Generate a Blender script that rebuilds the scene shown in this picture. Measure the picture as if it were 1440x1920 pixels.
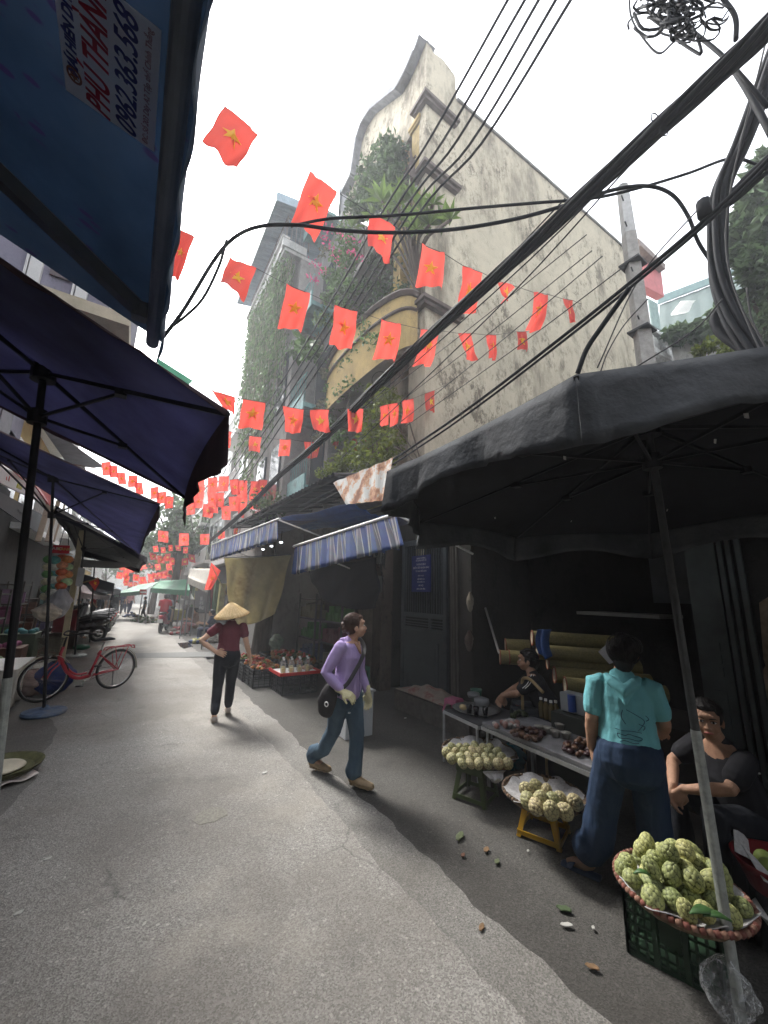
import bpy, math, random
import numpy as np
from mathutils import Vector, Matrix
random.seed(7); RNG = np.random.default_rng(7)
R = math.radians
sc = bpy.context.scene
for o in list(bpy.data.objects): bpy.data.objects.remove(o)
COL = sc.collection

# ------------------------------------------------------------------ camera
F, CX, CY, H = 720., 720., 960., 1.7
def _solve():
    up = np.array([810-CX, -(-2350-CY), -F]); up /= np.linalg.norm(up)
    st = np.array([238-CX, -(1108-CY), -F]); st -= up*st.dot(up); st /= np.linalg.norm(st)
    return np.array([np.cross(st, up), st, up])
RW = _solve()
cam = bpy.data.cameras.new('camera'); camo = bpy.data.objects.new('camera', cam); COL.objects.link(camo)
m = Matrix([[*RW[0], 0], [*RW[1], 0], [*RW[2], H], [0, 0, 0, 1]]); camo.matrix_world = m
cam.sensor_fit = 'VERTICAL'; cam.sensor_height = 24.; cam.lens = F*24./1920.
cam.clip_start = .05; cam.clip_end = 800; sc.camera = camo

# ------------------------------------------------------------------ world, sun, exposure
SUN_EL, SUN_AZ = R(50), R(-14)       # azimuth from +Y towards +X
w = bpy.data.worlds.new('World'); sc.world = w; w.use_nodes = True
nt = w.node_tree; bg = nt.nodes['Background']
sky = nt.nodes.new('ShaderNodeTexSky'); sky.sky_type = 'NISHITA'; sky.sun_disc = False
sky.sun_elevation = SUN_EL; sky.sun_rotation = SUN_AZ; sky.air_density = 1.; sky.dust_density = 3.; sky.ozone_density = 1.
hs = nt.nodes.new('ShaderNodeHueSaturation'); hs.inputs['Saturation'].default_value = .22; hs.inputs['Value'].default_value = 1.0
nt.links.new(sky.outputs[0], hs.inputs['Color']); nt.links.new(hs.outputs[0], bg.inputs['Color']); bg.inputs['Strength'].default_value = .15
sl = bpy.data.lights.new('sun', 'SUN'); sl.energy = 1.3; sl.angle = R(14); sl.color = (1, .97, .92)
so = bpy.data.objects.new('sun', sl); COL.objects.link(so)
sd = Vector((math.sin(SUN_AZ)*math.cos(SUN_EL), math.cos(SUN_AZ)*math.cos(SUN_EL), math.sin(SUN_EL)))
so.rotation_euler = sd.to_track_quat('Z', 'Y').to_euler()
sc.view_settings.view_transform = 'Standard'; sc.view_settings.look = 'None'
sc.view_settings.exposure = 2.5; sc.view_settings.gamma = 1.
sc.cycles.max_bounces = 6; sc.cycles.diffuse_bounces = 3; sc.cycles.transparent_max_bounces = 12
sc.cycles.use_denoising = True; sc.cycles.sample_clamp_indirect = 6

# ------------------------------------------------------------------ helpers
def P(px, py, X=None, Y=None, Z=None, D=None):
    d = RW @ np.array([px-CX, -(py-CY), -F])
    t = D/F if D is not None else X/d[0] if X is not None else Y/d[1] if Y is not None else (Z-H)/d[2]
    return Vector((d[0]*t, d[1]*t, H+d[2]*t))
def plane_z(p1, p2, x, y):
    n = np.cross(RW @ np.array([p1[0]-CX, CY-p1[1], -F]), RW @ np.array([p2[0]-CX, CY-p2[1], -F]))
    return H-(n[0]*x+n[1]*y)/n[2]
V = Vector
MATS = {}
def newmat(name):
    mt = bpy.data.materials.new(name); mt.use_nodes = True; MATS[name] = mt
    return mt, mt.node_tree, mt.node_tree.nodes['Principled BSDF']
def M(name, col, rough=.8, var=.18, scale=5., bump=0., bscale=30., col2=None, metal=0., trans=0., alpha=1., spec=.3, coat=0., dirt=None, dscale=1.5, dlo=.5, dhi=.7, stretch=(1, 1, 1), rnd=0., backfill=None, ior=None):
    if name in MATS: return MATS[name]
    mt, t, b = newmat(name); N = t.nodes.new; L = t.links.new
    b.inputs['Roughness'].default_value = rough; b.inputs['Metallic'].default_value = metal
    b.inputs['Specular IOR Level'].default_value = spec; b.inputs['Coat Weight'].default_value = coat
    tc = N('ShaderNodeTexCoord'); mp = N('ShaderNodeMapping'); L(tc.outputs['Object'], mp.inputs[0]); mp.inputs['Scale'].default_value = stretch
    n = N('ShaderNodeTexNoise'); n.inputs['Scale'].default_value = scale; n.inputs['Detail'].default_value = 6; n.inputs['Roughness'].default_value = .6; L(mp.outputs[0], n.inputs[0])
    mx = N('ShaderNodeMix'); mx.data_type = 'RGBA'
    r = N('ShaderNodeMapRange'); r.inputs[1].default_value = .3; r.inputs[2].default_value = .7; L(n.outputs[0], r.inputs[0]); L(r.outputs[0], mx.inputs[0])
    c1 = [max(0, c*(1-var)) for c in col]; c2 = col2 or [c*(1+var) for c in col]
    mx.inputs[6].default_value = (*c1, 1); mx.inputs[7].default_value = (*c2, 1); out = mx.outputs[2]
    if dirt:
        d = N('ShaderNodeTexNoise'); d.inputs['Scale'].default_value = dscale; d.inputs['Detail'].default_value = 9; d.inputs['Roughness'].default_value = .65; L(mp.outputs[0], d.inputs[0])
        dr = N('ShaderNodeMapRange'); dr.inputs[1].default_value = dlo; dr.inputs[2].default_value = dhi; L(d.outputs[0], dr.inputs[0])
        m2 = N('ShaderNodeMix'); m2.data_type = 'RGBA'; L(dr.outputs[0], m2.inputs[0]); L(out, m2.inputs[6]); m2.inputs[7].default_value = (*dirt, 1); out = m2.outputs[2]
    if rnd:
        g = N('ShaderNodeNewGeometry'); hv = N('ShaderNodeHueSaturation')
        rr = N('ShaderNodeMapRange'); rr.inputs[3].default_value = 1-rnd; rr.inputs[4].default_value = 1+rnd; L(g.outputs['Random Per Island'], rr.inputs[0]); L(rr.outputs[0], hv.inputs['Value'])
        L(out, hv.inputs['Color']); out = hv.outputs[0]
    L(out, b.inputs['Base Color'])
    if bump:
        bn = N('ShaderNodeTexNoise'); bn.inputs['Scale'].default_value = bscale; bn.inputs['Detail'].default_value = 5; L(mp.outputs[0], bn.inputs[0])
        bp = N('ShaderNodeBump'); bp.inputs['Strength'].default_value = bump; bp.inputs['Distance'].default_value = .02; L(bn.outputs[0], bp.inputs['Height']); L(bp.outputs[0], b.inputs['Normal'])
    if trans:
        tr = N('ShaderNodeBsdfTranslucent'); L(out, tr.inputs[0]); ms = N('ShaderNodeMixShader'); ms.inputs[0].default_value = trans
        L(b.outputs[0], ms.inputs[1]); L(tr.outputs[0], ms.inputs[2]); L(ms.outputs[0], t.nodes['Material Output'].inputs[0])
    if alpha < 1:
        tr = N('ShaderNodeBsdfTransparent'); ms = N('ShaderNodeMixShader'); ms.inputs[0].default_value = 1-alpha
        L(b.outputs[0], ms.inputs[1]); L(tr.outputs[0], ms.inputs[2]); L(ms.outputs[0], t.nodes['Material Output'].inputs[0])
    return mt

def org(o):
    p = V((0, 0, 0))
    while o: p = p+o.location; o = o.parent
    return p
def tag(o, label=None, cat=None, group=None, kind=None):
    if label: o['label'] = label
    if cat: o['category'] = cat
    if group: o['group'] = group
    if kind: o['kind'] = kind
    return o
def thing(name, label, cat, loc=(0, 0, 0), group=None):
    o = bpy.data.objects.new(name, None); COL.objects.link(o); o.location = loc; o.empty_display_size = .1
    return tag(o, label, cat, group)
class MB:
    def __init__(s): s.v = []; s.f = []; s.uv = {}; s.mi = []; s.cur = 0; s.T = None
    def add(s, vs, fs, uvs=None):
        b = len(s.v)
        s.v += [tuple(s.T @ V(v)) if s.T else tuple(v) for v in vs]
        for i, f in enumerate(fs):
            if uvs: s.uv[len(s.f)] = uvs[i]
            s.f.append(tuple(b+j for j in f)); s.mi.append(s.cur)
        return s
    def box(s, c, d, rz=0., rot=None):
        x, y, z = d[0]/2, d[1]/2, d[2]/2
        vs = [V((a*x, b*y, e*z)) for e in (-1, 1) for a, b in ((-1, -1), (1, -1), (1, 1), (-1, 1))]
        mt = rot or Matrix.Rotation(rz, 3, 'Z')
        return s.add([mt @ v + V(c) for v in vs], [(3, 2, 1, 0), (4, 5, 6, 7), (0, 1, 5, 4), (1, 2, 6, 5), (2, 3, 7, 6), (3, 0, 4, 7)])
    def bb(s, x0, x1, y0, y1, z0, z1): return s.box(((x0+x1)/2, (y0+y1)/2, (z0+z1)/2), (abs(x1-x0), abs(y1-y0), abs(z1-z0)))
    def beam(s, a, b, wd, ht):
        a, b = V(a), V(b); d = b-a; q = d.to_track_quat('Y', 'Z').to_matrix()
        return s.box((a+b)/2, (wd, d.length, ht), rot=q)
    def slab(s, q, th):      # quad given by four corners, thickened both ways
        q = [V(p) for p in q]; n = (q[2]-q[0]).cross(q[3]-q[1]).normalized()*th/2
        return s.add([p-n for p in q]+[p+n for p in q], [(3, 2, 1, 0), (4, 5, 6, 7), (0, 1, 5, 4), (1, 2, 6, 5), (2, 3, 7, 6), (3, 0, 4, 7)])
    def prism(s, pts, off):  # polygon extruded along off
        n = len(pts); off = V(off); pts = [V(p) for p in pts]
        return s.add(pts+[p+off for p in pts], [tuple(range(n-1, -1, -1)), tuple(range(n, 2*n))]+[(i, (i+1) % n, n+(i+1) % n, n+i) for i in range(n)])
    def loft(s, pts, rad, ref=(1, 0, 0), n=12, round_=True):
        pts = [V(p) for p in pts]; ref = V(ref).normalized()
        rad = [(r, r) if not isinstance(r, (tuple, list)) else r for r in rad]
        if round_:
            d0 = (pts[0]-pts[1]).normalized(); d1 = (pts[-1]-pts[-2]).normalized(); r0, r1 = rad[0], rad[-1]
            k0, k1 = min(r0), min(r1)
            pts = [pts[0]+d0*k0*.9, pts[0]+d0*k0*.6]+pts+[pts[-1]+d1*k1*.6, pts[-1]+d1*k1*.9]
            rad = [(r0[0]*.4, r0[1]*.4), (r0[0]*.78, r0[1]*.78)]+rad+[(r1[0]*.78, r1[1]*.78), (r1[0]*.4, r1[1]*.4)]
        vs = []; prevA = None
        for i, p in enumerate(pts):
            t = (pts[min(i+1, len(pts)-1)]-pts[max(i-1, 0)]).normalized()
            rf = prevA if prevA is not None else ref
            a = rf-t*rf.dot(t)
            if a.length < 1e-3: a = V((0, 1, 0)) if abs(t.y) < .9 else V((0, 0, 1)); a = a-t*a.dot(t)
            a.normalize(); b = t.cross(a); prevA = a
            for k in range(n):
                an = 2*math.pi*k/n; vs.append(p+a*math.cos(an)*rad[i][0]+b*math.sin(an)*rad[i][1])
        m_ = len(pts); fs = [(i*n+k, i*n+(k+1) % n, (i+1)*n+(k+1) % n, (i+1)*n+k) for i in range(m_-1) for k in range(n)]
        fs += [tuple(range(n-1, -1, -1)), tuple((m_-1)*n+k for k in range(n))]
        return s.add(vs, fs)
    def tube(s, pts, r, n=8): return s.loft(pts, [r]*len(pts) if not isinstance(r, (list, tuple)) else r, n=n, round_=False, ref=(.3, .5, .8))
    def cyl(s, a, b, r, n=16, r2=None): return s.loft([a, b], [r, r if r2 is None else r2], n=n, round_=False)
    def ell(s, c, r, nu=14, nv=9, rot=None):
        c = V(c); r = r if isinstance(r, (tuple, list)) else (r, r, r); vs = [(0, 0, -1)]
        for j in range(1, nv):
            ph = math.pi*j/nv
            for i in range(nu): th = 2*math.pi*i/nu; vs.append((math.sin(ph)*math.cos(th), math.sin(ph)*math.sin(th), -math.cos(ph)))
        vs.append((0, 0, 1)); rot = rot or Matrix.Identity(3)
        vs = [c+rot @ V((a*r[0], b*r[1], e*r[2])) for a, b, e in vs]
        fs = [(0, 1+(i+1) % nu, 1+i) for i in range(nu)]
        for j in range(nv-2): fs += [(1+j*nu+i, 1+j*nu+(i+1) % nu, 1+(j+1)*nu+(i+1) % nu, 1+(j+1)*nu+i) for i in range(nu)]
        e = len(vs)-1; fs += [(e, 1+(nv-2)*nu+i, 1+(nv-2)*nu+(i+1) % nu) for i in range(nu)]
        return s.add(vs, fs)
    def lathe(s, c, prof, n=24, squash=1., wob=0.):
        c = V(c); vs = []
        for r, z in prof:
            for k in range(n):
                a = 2*math.pi*k/n; q = 1+wob*math.sin(k*2.7)
                vs.append(c+V((r*math.cos(a)*q, r*math.sin(a)*squash*q, z)))
        m_ = len(prof); fs = [(i*n+k, i*n+(k+1) % n, (i+1)*n+(k+1) % n, (i+1)*n+k) for i in range(m_-1) for k in range(n)]
        if prof[0][0] > 1e-4: fs.append(tuple(range(n-1, -1, -1)))
        if prof[-1][0] > 1e-4: fs.append(tuple((m_-1)*n+k for k in range(n)))
        return s.add(vs, fs)
    def grid(s, fn, nu, nv):
        vs = [fn(i/nu, j/nv) for j in range(nv+1) for i in range(nu+1)]; w_ = nu+1
        fs = []; us = []
        for j in range(nv):
            for i in range(nu):
                fs.append((j*w_+i, j*w_+i+1, (j+1)*w_+i+1, (j+1)*w_+i)); us.append([(i/nu, j/nv), ((i+1)/nu, j/nv), ((i+1)/nu, (j+1)/nv), (i/nu, (j+1)/nv)])
        return s.add(vs, fs, us)
    def torus(s, c, ax, r, t, n=40, m_=8):
        c = V(c); ax = V(ax).normalized(); a = ax.orthogonal().normalized(); b = ax.cross(a)
        vs = []
        for i in range(n):
            an = 2*math.pi*i/n; d = a*math.cos(an)+b*math.sin(an)
            for j in range(m_): q = 2*math.pi*j/m_; vs.append(c+d*(r+t*math.cos(q))+ax*t*math.sin(q))
        return s.add(vs, [(i*m_+j, ((i+1) % n)*m_+j, ((i+1) % n)*m_+(j+1) % m_, i*m_+(j+1) % m_) for i in range(n) for j in range(m_)])
    def leaf(s, p, d, n_, l, w_):
        p, d, n_ = V(p), V(d).normalized(), V(n_); b = d.cross(n_)
        if b.length < 1e-4: b = d.orthogonal()
        b.normalize(); k = d.cross(b)*l*.12
        return s.add([p, p+d*l*.45+b*w_/2-k, p+d*l, p+d*l*.45-b*w_/2-k], [(0, 1, 2, 3)])
    def cloud(s, c, r, n, size, droop=.3):
        c = V(c)
        for _ in range(n):
            u = RNG.normal(size=3); u /= np.linalg.norm(u); q = RNG.random()**.45
            p = c+V((u[0]*r[0]*q, u[1]*r[1]*q, u[2]*r[2]*q)); d = V(RNG.normal(size=3)); d.z -= droop
            l = size*(.6+.8*RNG.random()); s.leaf(p, d, V(RNG.normal(size=3)), l, l*.55)
        return s
    def build(s, name, mat, parent=None, smooth=False, mods=None):
        if not s.v: return None
        me = bpy.data.meshes.new(name); o = bpy.data.objects.new(name, me)
        vs = np.array(s.v)
        if parent is None:
            lo, hi = vs.min(0), vs.max(0); base = V(((lo[0]+hi[0])/2, (lo[1]+hi[1])/2, lo[2])); o.location = base
        else: base = org(parent); o.parent = parent
        me.from_pydata([tuple(x) for x in (vs-np.array(base))], [], s.f)
        if s.uv:
            ul = me.uv_layers.new(name='UVMap')
            for fi, u in s.uv.items():
                for k, li in enumerate(me.polygons[fi].loop_indices): ul.data[li].uv = u[k]
        for m_ in (mat if isinstance(mat, (list, tuple)) else [mat]): me.materials.append(m_)
        if max(s.mi): me.polygons.foreach_set('material_index', s.mi)
        if smooth: me.polygons.foreach_set('use_smooth', [True]*len(s.f))
        me.update(); COL.objects.link(o)
        if mods == 'bevel': bv = o.modifiers.new('b', 'BEVEL'); bv.width = .006; bv.segments = 2; bv.limit_method = 'ANGLE'
        elif mods == 'solid': sm = o.modifiers.new('s', 'SOLIDIFY'); sm.thickness = .004; sm.offset = 0
        elif isinstance(mods, float):
            rm = o.modifiers.new('r', 'REMESH'); rm.mode = 'VOXEL'; rm.voxel_size = mods; rm.use_smooth_shade = True
            s2 = o.modifiers.new('s', 'SMOOTH'); s2.factor = .5; s2.iterations = 3
        return o
def dup(root, loc, label=None, group=None, rz=None, scale=None):
    r = root.copy(); COL.objects.link(r); r.location = loc
    if label: r['label'] = label
    if group: r['group'] = group
    if rz is not None: r.rotation_euler = (0, 0, rz)
    if scale is not None: r.scale = scale if isinstance(scale, tuple) else (scale,)*3
    for ch in list(root.children):
        c = ch.copy(); COL.objects.link(c); c.parent = r
        for g in ch.children: d = g.copy(); COL.objects.link(d); d.parent = c
    return r
def lerp(a, b, t): return V(a)*(1-t)+V(b)*t
def sag(a, b, s, n=14): return [lerp(a, b, i/n)-V((0, 0, 4*s*(i/n)*(1-i/n))) for i in range(n+1)]
def bez(pts, n=8):          # Catmull-Rom through points
    pts = [V(p) for p in pts]; q = [pts[0]*2-pts[1]]+pts+[pts[-1]*2-pts[-2]]; out = []
    for i in range(1, len(q)-2):
        for k in range(n):
            t = k/n; a, b, c, d = q[i-1:i+3]
            out.append(.5*((2*b)+(c-a)*t+(2*a-5*b+4*c-d)*t*t+(3*b-a-3*c+d)*t**3))
    return out+[pts[-1]]
def text(s, name, p, r, u, size, mat, parent, depth=.002, extr=0, sx=1., shear=0.):
    """lettering as mesh: p = centre, r = reading direction, u = up of the letters"""
    cu = bpy.data.curves.new('t', 'FONT'); cu.body = s; cu.size = size; cu.align_x = 'CENTER'; cu.align_y = 'CENTER'; cu.extrude = depth; cu.offset = extr; cu.shear = shear
    to = bpy.data.objects.new('t', cu); me = bpy.data.meshes.new_from_object(to); bpy.data.objects.remove(to)
    r, u = V(r).normalized(), V(u).normalized(); n = r.cross(u)
    mt = Matrix([[r.x*sx, u.x, n.x], [r.y*sx, u.y, n.y], [r.z*sx, u.z, n.z]]); base = org(parent)
    for v in me.vertices: v.co = mt @ v.co + V(p) - base
    me.materials.clear(); me.materials.append(mat); me.name = name
    o = bpy.data.objects.new(name, me); o.parent = parent; COL.objects.link(o); return o
ORD = ['first', 'second', 'third', 'fourth', 'fifth', 'sixth', 'seventh', 'eighth', 'ninth', 'tenth', 'eleventh', 'twelfth', 'thirteenth', 'fourteenth', 'fifteenth', 'sixteenth', 'seventeenth', 'eighteenth', 'nineteenth', 'twentieth']
def nth(i, n):
    return 'leftmost' if i == 0 else 'rightmost' if i == n-1 else ORD[i]+' from the left'

# ------------------------------------------------------------------ materials
def asphalt(nm='asphalt', k=1., warm=1.):
    mt, t, b = newmat(nm); N = t.nodes.new; L = t.links.new
    tc = N('ShaderNodeTexCoord')
    def noise(sc_, det, rg=.6):
        n = N('ShaderNodeTexNoise'); n.inputs['Scale'].default_value = sc_; n.inputs['Detail'].default_value = det; n.inputs['Roughness'].default_value = rg; L(tc.outputs['Object'], n.inputs[0]); return n.outputs[0]
    def mr(x, a, b_, c=0., d=1.):
        r = N('ShaderNodeMapRange'); r.inputs[1].default_value = a; r.inputs[2].default_value = b_; r.inputs[3].default_value = c; r.inputs[4].default_value = d; L(x, r.inputs[0]); return r.outputs[0]
    def mix(f, a, c, mode='MIX'):
        m_ = N('ShaderNodeMix'); m_.data_type = 'RGBA'; m_.blend_type = mode
        (L(f, m_.inputs[0]) if not isinstance(f, float) else m_.inputs[0].__setattr__('default_value', f))
        for k, x in ((6, a), (7, c)):
            if isinstance(x, tuple): m_.inputs[k].default_value = (*x, 1)
            else: L(x, m_.inputs[k])
        return m_.outputs[2]
    vo = N('ShaderNodeTexVoronoi'); vo.inputs['Scale'].default_value = 150; L(tc.outputs['Object'], vo.inputs[0])
    sep = N('ShaderNodeSeparateColor'); L(vo.outputs['Color'], sep.inputs[0])
    grit = mix(mr(sep.outputs[0], .0, 1.), (.105, .104, .098), (.265, .26, .245))
    vo2 = N('ShaderNodeTexVoronoi'); vo2.inputs['Scale'].default_value = 85; L(tc.outputs['Object'], vo2.inputs[0])
    s2 = N('ShaderNodeSeparateColor'); L(vo2.outputs['Color'], s2.inputs[0])
    c = mix(mr(s2.outputs[1], .985, .99), grit, (.32, .31, .29))
    c = mix(mr(noise(.7, 6), .38, .62), c, mix(.55, c, (.10, .092, .08)))
    c = mix(mr(noise(2.2, 8, .7), .56, .72), c, mix(.45, c, (.05, .05, .05)))
    ve = N('ShaderNodeTexVoronoi'); ve.feature = 'DISTANCE_TO_EDGE'; ve.inputs['Scale'].default_value = .9
    nd = N('ShaderNodeTexNoise'); nd.inputs['Scale'].default_value = 2.5; nd.inputs['Detail'].default_value = 6; L(tc.outputs['Object'], nd.inputs[0]); va = N('ShaderNodeMixRGB'); va.inputs[0].default_value = .22; L(tc.outputs['Object'], va.inputs[1]); L(nd.outputs['Color'], va.inputs[2]); L(va.outputs[0], ve.inputs[0])
    mc_ = N('ShaderNodeMath'); mc_.operation = 'MULTIPLY'; L(mr(ve.outputs['Distance'], .008, .002), mc_.inputs[0]); L(mr(noise(.55, 3), .54, .62), mc_.inputs[1]); c = mix(mc_.outputs[0], c, mix(.35, c, (.03, .03, .03)))
    c = mix(mr(noise(.33, 5, .7), .55, .66), c, mix(.35, c, (.30, .28, .24)))
    c = mix(1., c, (k*warm, k, k/warm), 'MULTIPLY')
    L(c, b.inputs['Base Color']); b.inputs['Roughness'].default_value = .82; b.inputs['Specular IOR Level'].default_value = .3
    bp = N('ShaderNodeBump'); bp.inputs['Strength'].default_value = .55; bp.inputs['Distance'].default_value = .006; L(vo.outputs['Distance'], bp.inputs['Height'])
    bp2 = N('ShaderNodeBump'); bp2.inputs['Strength'].default_value = .25; bp2.inputs['Distance'].default_value = .03; L(noise(4, 4), bp2.inputs['Height']); L(bp2.outputs[0], bp.inputs['Normal'])
    L(bp.outputs[0], b.inputs['Normal']); return mt
ASPH = asphalt('asphalt', 1.32, 1.025)
GUT = asphalt('worn_asphalt', 1.02, 1.02)
PAVE = asphalt('dirty_pavement', .38, 1.03)
PAVL = asphalt('left_strip_asphalt', .9, 1.02)
GROUND = M('ground', (.1, .1, .09), .9, .3, 3)
def plaster(name, base, dark, streak=.5):
    mt, t, b = newmat(name); N = t.nodes.new; L = t.links.new; tc = N('ShaderNodeTexCoord')
    def noise(s, det, st=(1, 1, 1), rg=.65):
        mp = N('ShaderNodeMapping'); mp.inputs['Scale'].default_value = st; L(tc.outputs['Object'], mp.inputs[0])
        n = N('ShaderNodeTexNoise'); n.inputs['Scale'].default_value = s; n.inputs['Detail'].default_value = det; n.inputs['Roughness'].default_value = rg; L(mp.outputs[0], n.inputs[0]); return n.outputs[0]
    def mr(x, a, b_, d=1.):
        r = N('ShaderNodeMapRange'); r.inputs[1].default_value = a; r.inputs[2].default_value = b_; r.inputs[4].default_value = d; L(x, r.inputs[0]); return r.outputs[0]
    def mix(f, a, c):
        m_ = N('ShaderNodeMix'); m_.data_type = 'RGBA'; L(f, m_.inputs[0])
        for k, x in ((6, a), (7, c)):
            if isinstance(x, tuple): m_.inputs[k].default_value = (*x, 1)
            else: L(x, m_.inputs[k])
        return m_.outputs[2]
    c = mix(mr(noise(.5, 5), .35, .65), base, tuple(x*.78 for x in base))
    c = mix(mr(noise(6, 6), .3, .7, .35), c, tuple(min(1, x*1.2) for x in base))
    gm = N('ShaderNodeMath'); gm.operation = 'MULTIPLY'; L(mr(noise(.9, 9, (1, 1, .3), .75), .49, .64, streak*1.3), gm.inputs[0]); L(mr(noise(.28, 3), .40, .60), gm.inputs[1]); c = mix(gm.outputs[0], c, dark)
    g2 = N('ShaderNodeMath'); g2.operation = 'MULTIPLY'; L(mr(noise(2.6, 10, (1, 1, .6), .85), .50, .57, streak*1.4), g2.inputs[0]); L(mr(noise(.45, 4), .42, .58), g2.inputs[1]); c = mix(g2.outputs[0], c, dark)
    L(c, b.inputs['Base Color']); b.inputs['Roughness'].default_value = .93; b.inputs['Specular IOR Level'].default_value = .15
    bp = N('ShaderNodeBump'); bp.inputs['Strength'].default_value = .3; bp.inputs['Distance'].default_value = .03; L(noise(9, 6), bp.inputs['Height']); L(bp.outputs[0], b.inputs['Normal']); return mt
PLA = plaster('mouldy_plaster', (.50, .45, .345), (.16, .14, .105), .8)
PLB = plaster('yellow_plaster', (.50, .37, .16), (.17, .14, .09), .5)
PLG = plaster('grey_plaster', (.34, .325, .31), (.10, .10, .09), .4)
PLW = plaster('white_plaster', (.58, .58, .56), (.18, .18, .17), .4)
PLM = plaster('mauve_plaster', (.30, .29, .36), (.12, .12, .14), .3)
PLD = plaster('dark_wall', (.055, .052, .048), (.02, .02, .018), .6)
TRIM = M('brown_trim', (.10, .075, .065), .8, .3, 8)
DARK = M('dark_interior', (.012, .012, .014), .9, .3, 3)
STEEL = M('steel', (.28, .28, .28), .45, .15, 20, metal=.8)
GALV = M('galvanised_pole', (.36, .38, .36), .5, .25, 30, metal=.35, bump=.1, bscale=60)
BLK = M('black_metal', (.018, .018, .02), .5, .2, 15)
CABLE = M('cable_rubber', (.016, .018, .022), .7, .3, 10, spec=.12)
WIRE = M('thin_wire', (.07, .07, .07), .7, .2, 10, spec=.1)
def flagmat():
    mt, t, b = newmat('flag_cloth'); N = t.nodes.new; L = t.links.new
    oi = N('ShaderNodeObjectInfo'); cr = N('ShaderNodeMix'); cr.data_type = 'RGBA'; L(oi.outputs['Random'], cr.inputs[0]); cr.inputs[6].default_value = (.58, .05, .045, 1); cr.inputs[7].default_value = (.72, .12, .09, 1); L(cr.outputs[2], b.inputs['Base Color']); b.inputs['Roughness'].default_value = .6; b.inputs['Specular IOR Level'].default_value = .2
    tr = N('ShaderNodeBsdfTranslucent'); tr.inputs[0].default_value = (.80, .11, .085, 1); ms = N('ShaderNodeMixShader'); ms.inputs[0].default_value = .5
    L(b.outputs[0], ms.inputs[1]); L(tr.outputs[0], ms.inputs[2]); L(ms.outputs[0], t.nodes['Material Output'].inputs[0]); return mt
FLAG = flagmat(); STAR = M('flag_star', (.95, .68, .07), .6, .05, 5, trans=.45)
NAVY = M('navy_canvas', (.12, .12, .205), .85, .35, 2, .5, 9, trans=.7, dirt=(.145, .145, .22), dscale=1.2, dlo=.5, dhi=.8)
NAVYV = M('navy_valance', (.10, .065, .075), .8, .2, 4, trans=.5)
UNDER_SHADE = M('underside_shade', (.010, .010, .013), .8, .3, 6)  # near-black colour standing in for shade under the black umbrella
BLKF = M('faded_black_canvas', (.058, .062, .068), .85, .45, 3, .7, 11, dirt=(.105, .108, .112), dscale=1.6, dlo=.45, dhi=.75)
TEALF = M('awning_fabric', (.08, .115, .165), .75, .3, 1.5, .2, 10, trans=.7, dirt=(.12, .15, .19), dscale=.9, dlo=.5, dhi=.8)
def _petals():
    t = TEALF.node_tree; N = t.nodes.new; L = t.links.new; bs = t.nodes['Principled BSDF']; src = bs.inputs['Base Color'].links[0].from_socket
    tc = N('ShaderNodeTexCoord'); mp = N('ShaderNodeMapping'); mp.inputs['Rotation'].default_value = (0, 0, .75); mp.inputs['Scale'].default_value = (11, 24, .01); L(tc.outputs['Object'], mp.inputs[0])
    vo = N('ShaderNodeTexVoronoi'); vo.inputs['Scale'].default_value = 1.; vo.inputs['Randomness'].default_value = .75; L(mp.outputs[0], vo.inputs[0])
    r = N('ShaderNodeMapRange'); r.inputs[1].default_value = .36; r.inputs[2].default_value = .28; L(vo.outputs['Distance'], r.inputs[0])
    n = N('ShaderNodeTexNoise'); n.inputs['Scale'].default_value = 2.6; L(tc.outputs['Object'], n.inputs[0]); r2 = N('ShaderNodeMapRange'); r2.inputs[1].default_value = .52; r2.inputs[2].default_value = .56; L(n.outputs[0], r2.inputs[0])
    mu = N('ShaderNodeMath'); mu.operation = 'MULTIPLY'; L(r.outputs[0], mu.inputs[0]); L(r2.outputs[0], mu.inputs[1])
    mx = N('ShaderNodeMix'); mx.data_type = 'RGBA'; L(mu.outputs[0], mx.inputs[0]); L(src, mx.inputs[6]); mx.inputs[7].default_value = (.10, .075, .155, 1)
    for l in list(src.links):
        if l.to_node != mx: L(mx.outputs[2], l.to_socket)
_petals()
WHITE = M('white_paint', (.72, .72, .70), .6, .08, 6)
RED = M('red_paint', (.45, .02, .02), .4, .15, 6)
LEAF = M('green_leaves', (.10, .165, .06), .55, .3, 3, trans=.3, rnd=.5)
LEAFY = M('yellow_green_leaves', (.16, .20, .03), .55, .3, 3, trans=.3, rnd=.45)
LEAFD = M('dark_leaves', (.075, .12, .05), .6, .3, 3, trans=.2, rnd=.5)
VINE = M('dry_vines', (.20, .19, .13), .8, .3, 4, rnd=.5)
BARK = M('bark', (.075, .055, .04), .9, .4, 14, .6, 30, stretch=(1, 1, .3))
PINK = M('pink_flowers', (.65, .10, .25), .6, .2, 4, trans=.3)
TEALP = M('teal_paint', (.20, .36, .36), .7, .2, 5, dirt=(.12, .16, .15), dscale=3)
GRNR = M('green_sheet', (.10, .33, .22), .6, .2, 3, trans=.25)
GLASS = M('window_glass', (.04, .05, .06), .15, .2, 2, spec=.6)

# ------------------------------------------------------------------ ground
b = MB(); b.bb(-140, 160, -60, 260, -.5, -.02); tag(b.build('ground', GROUND), kind='structure')
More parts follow.
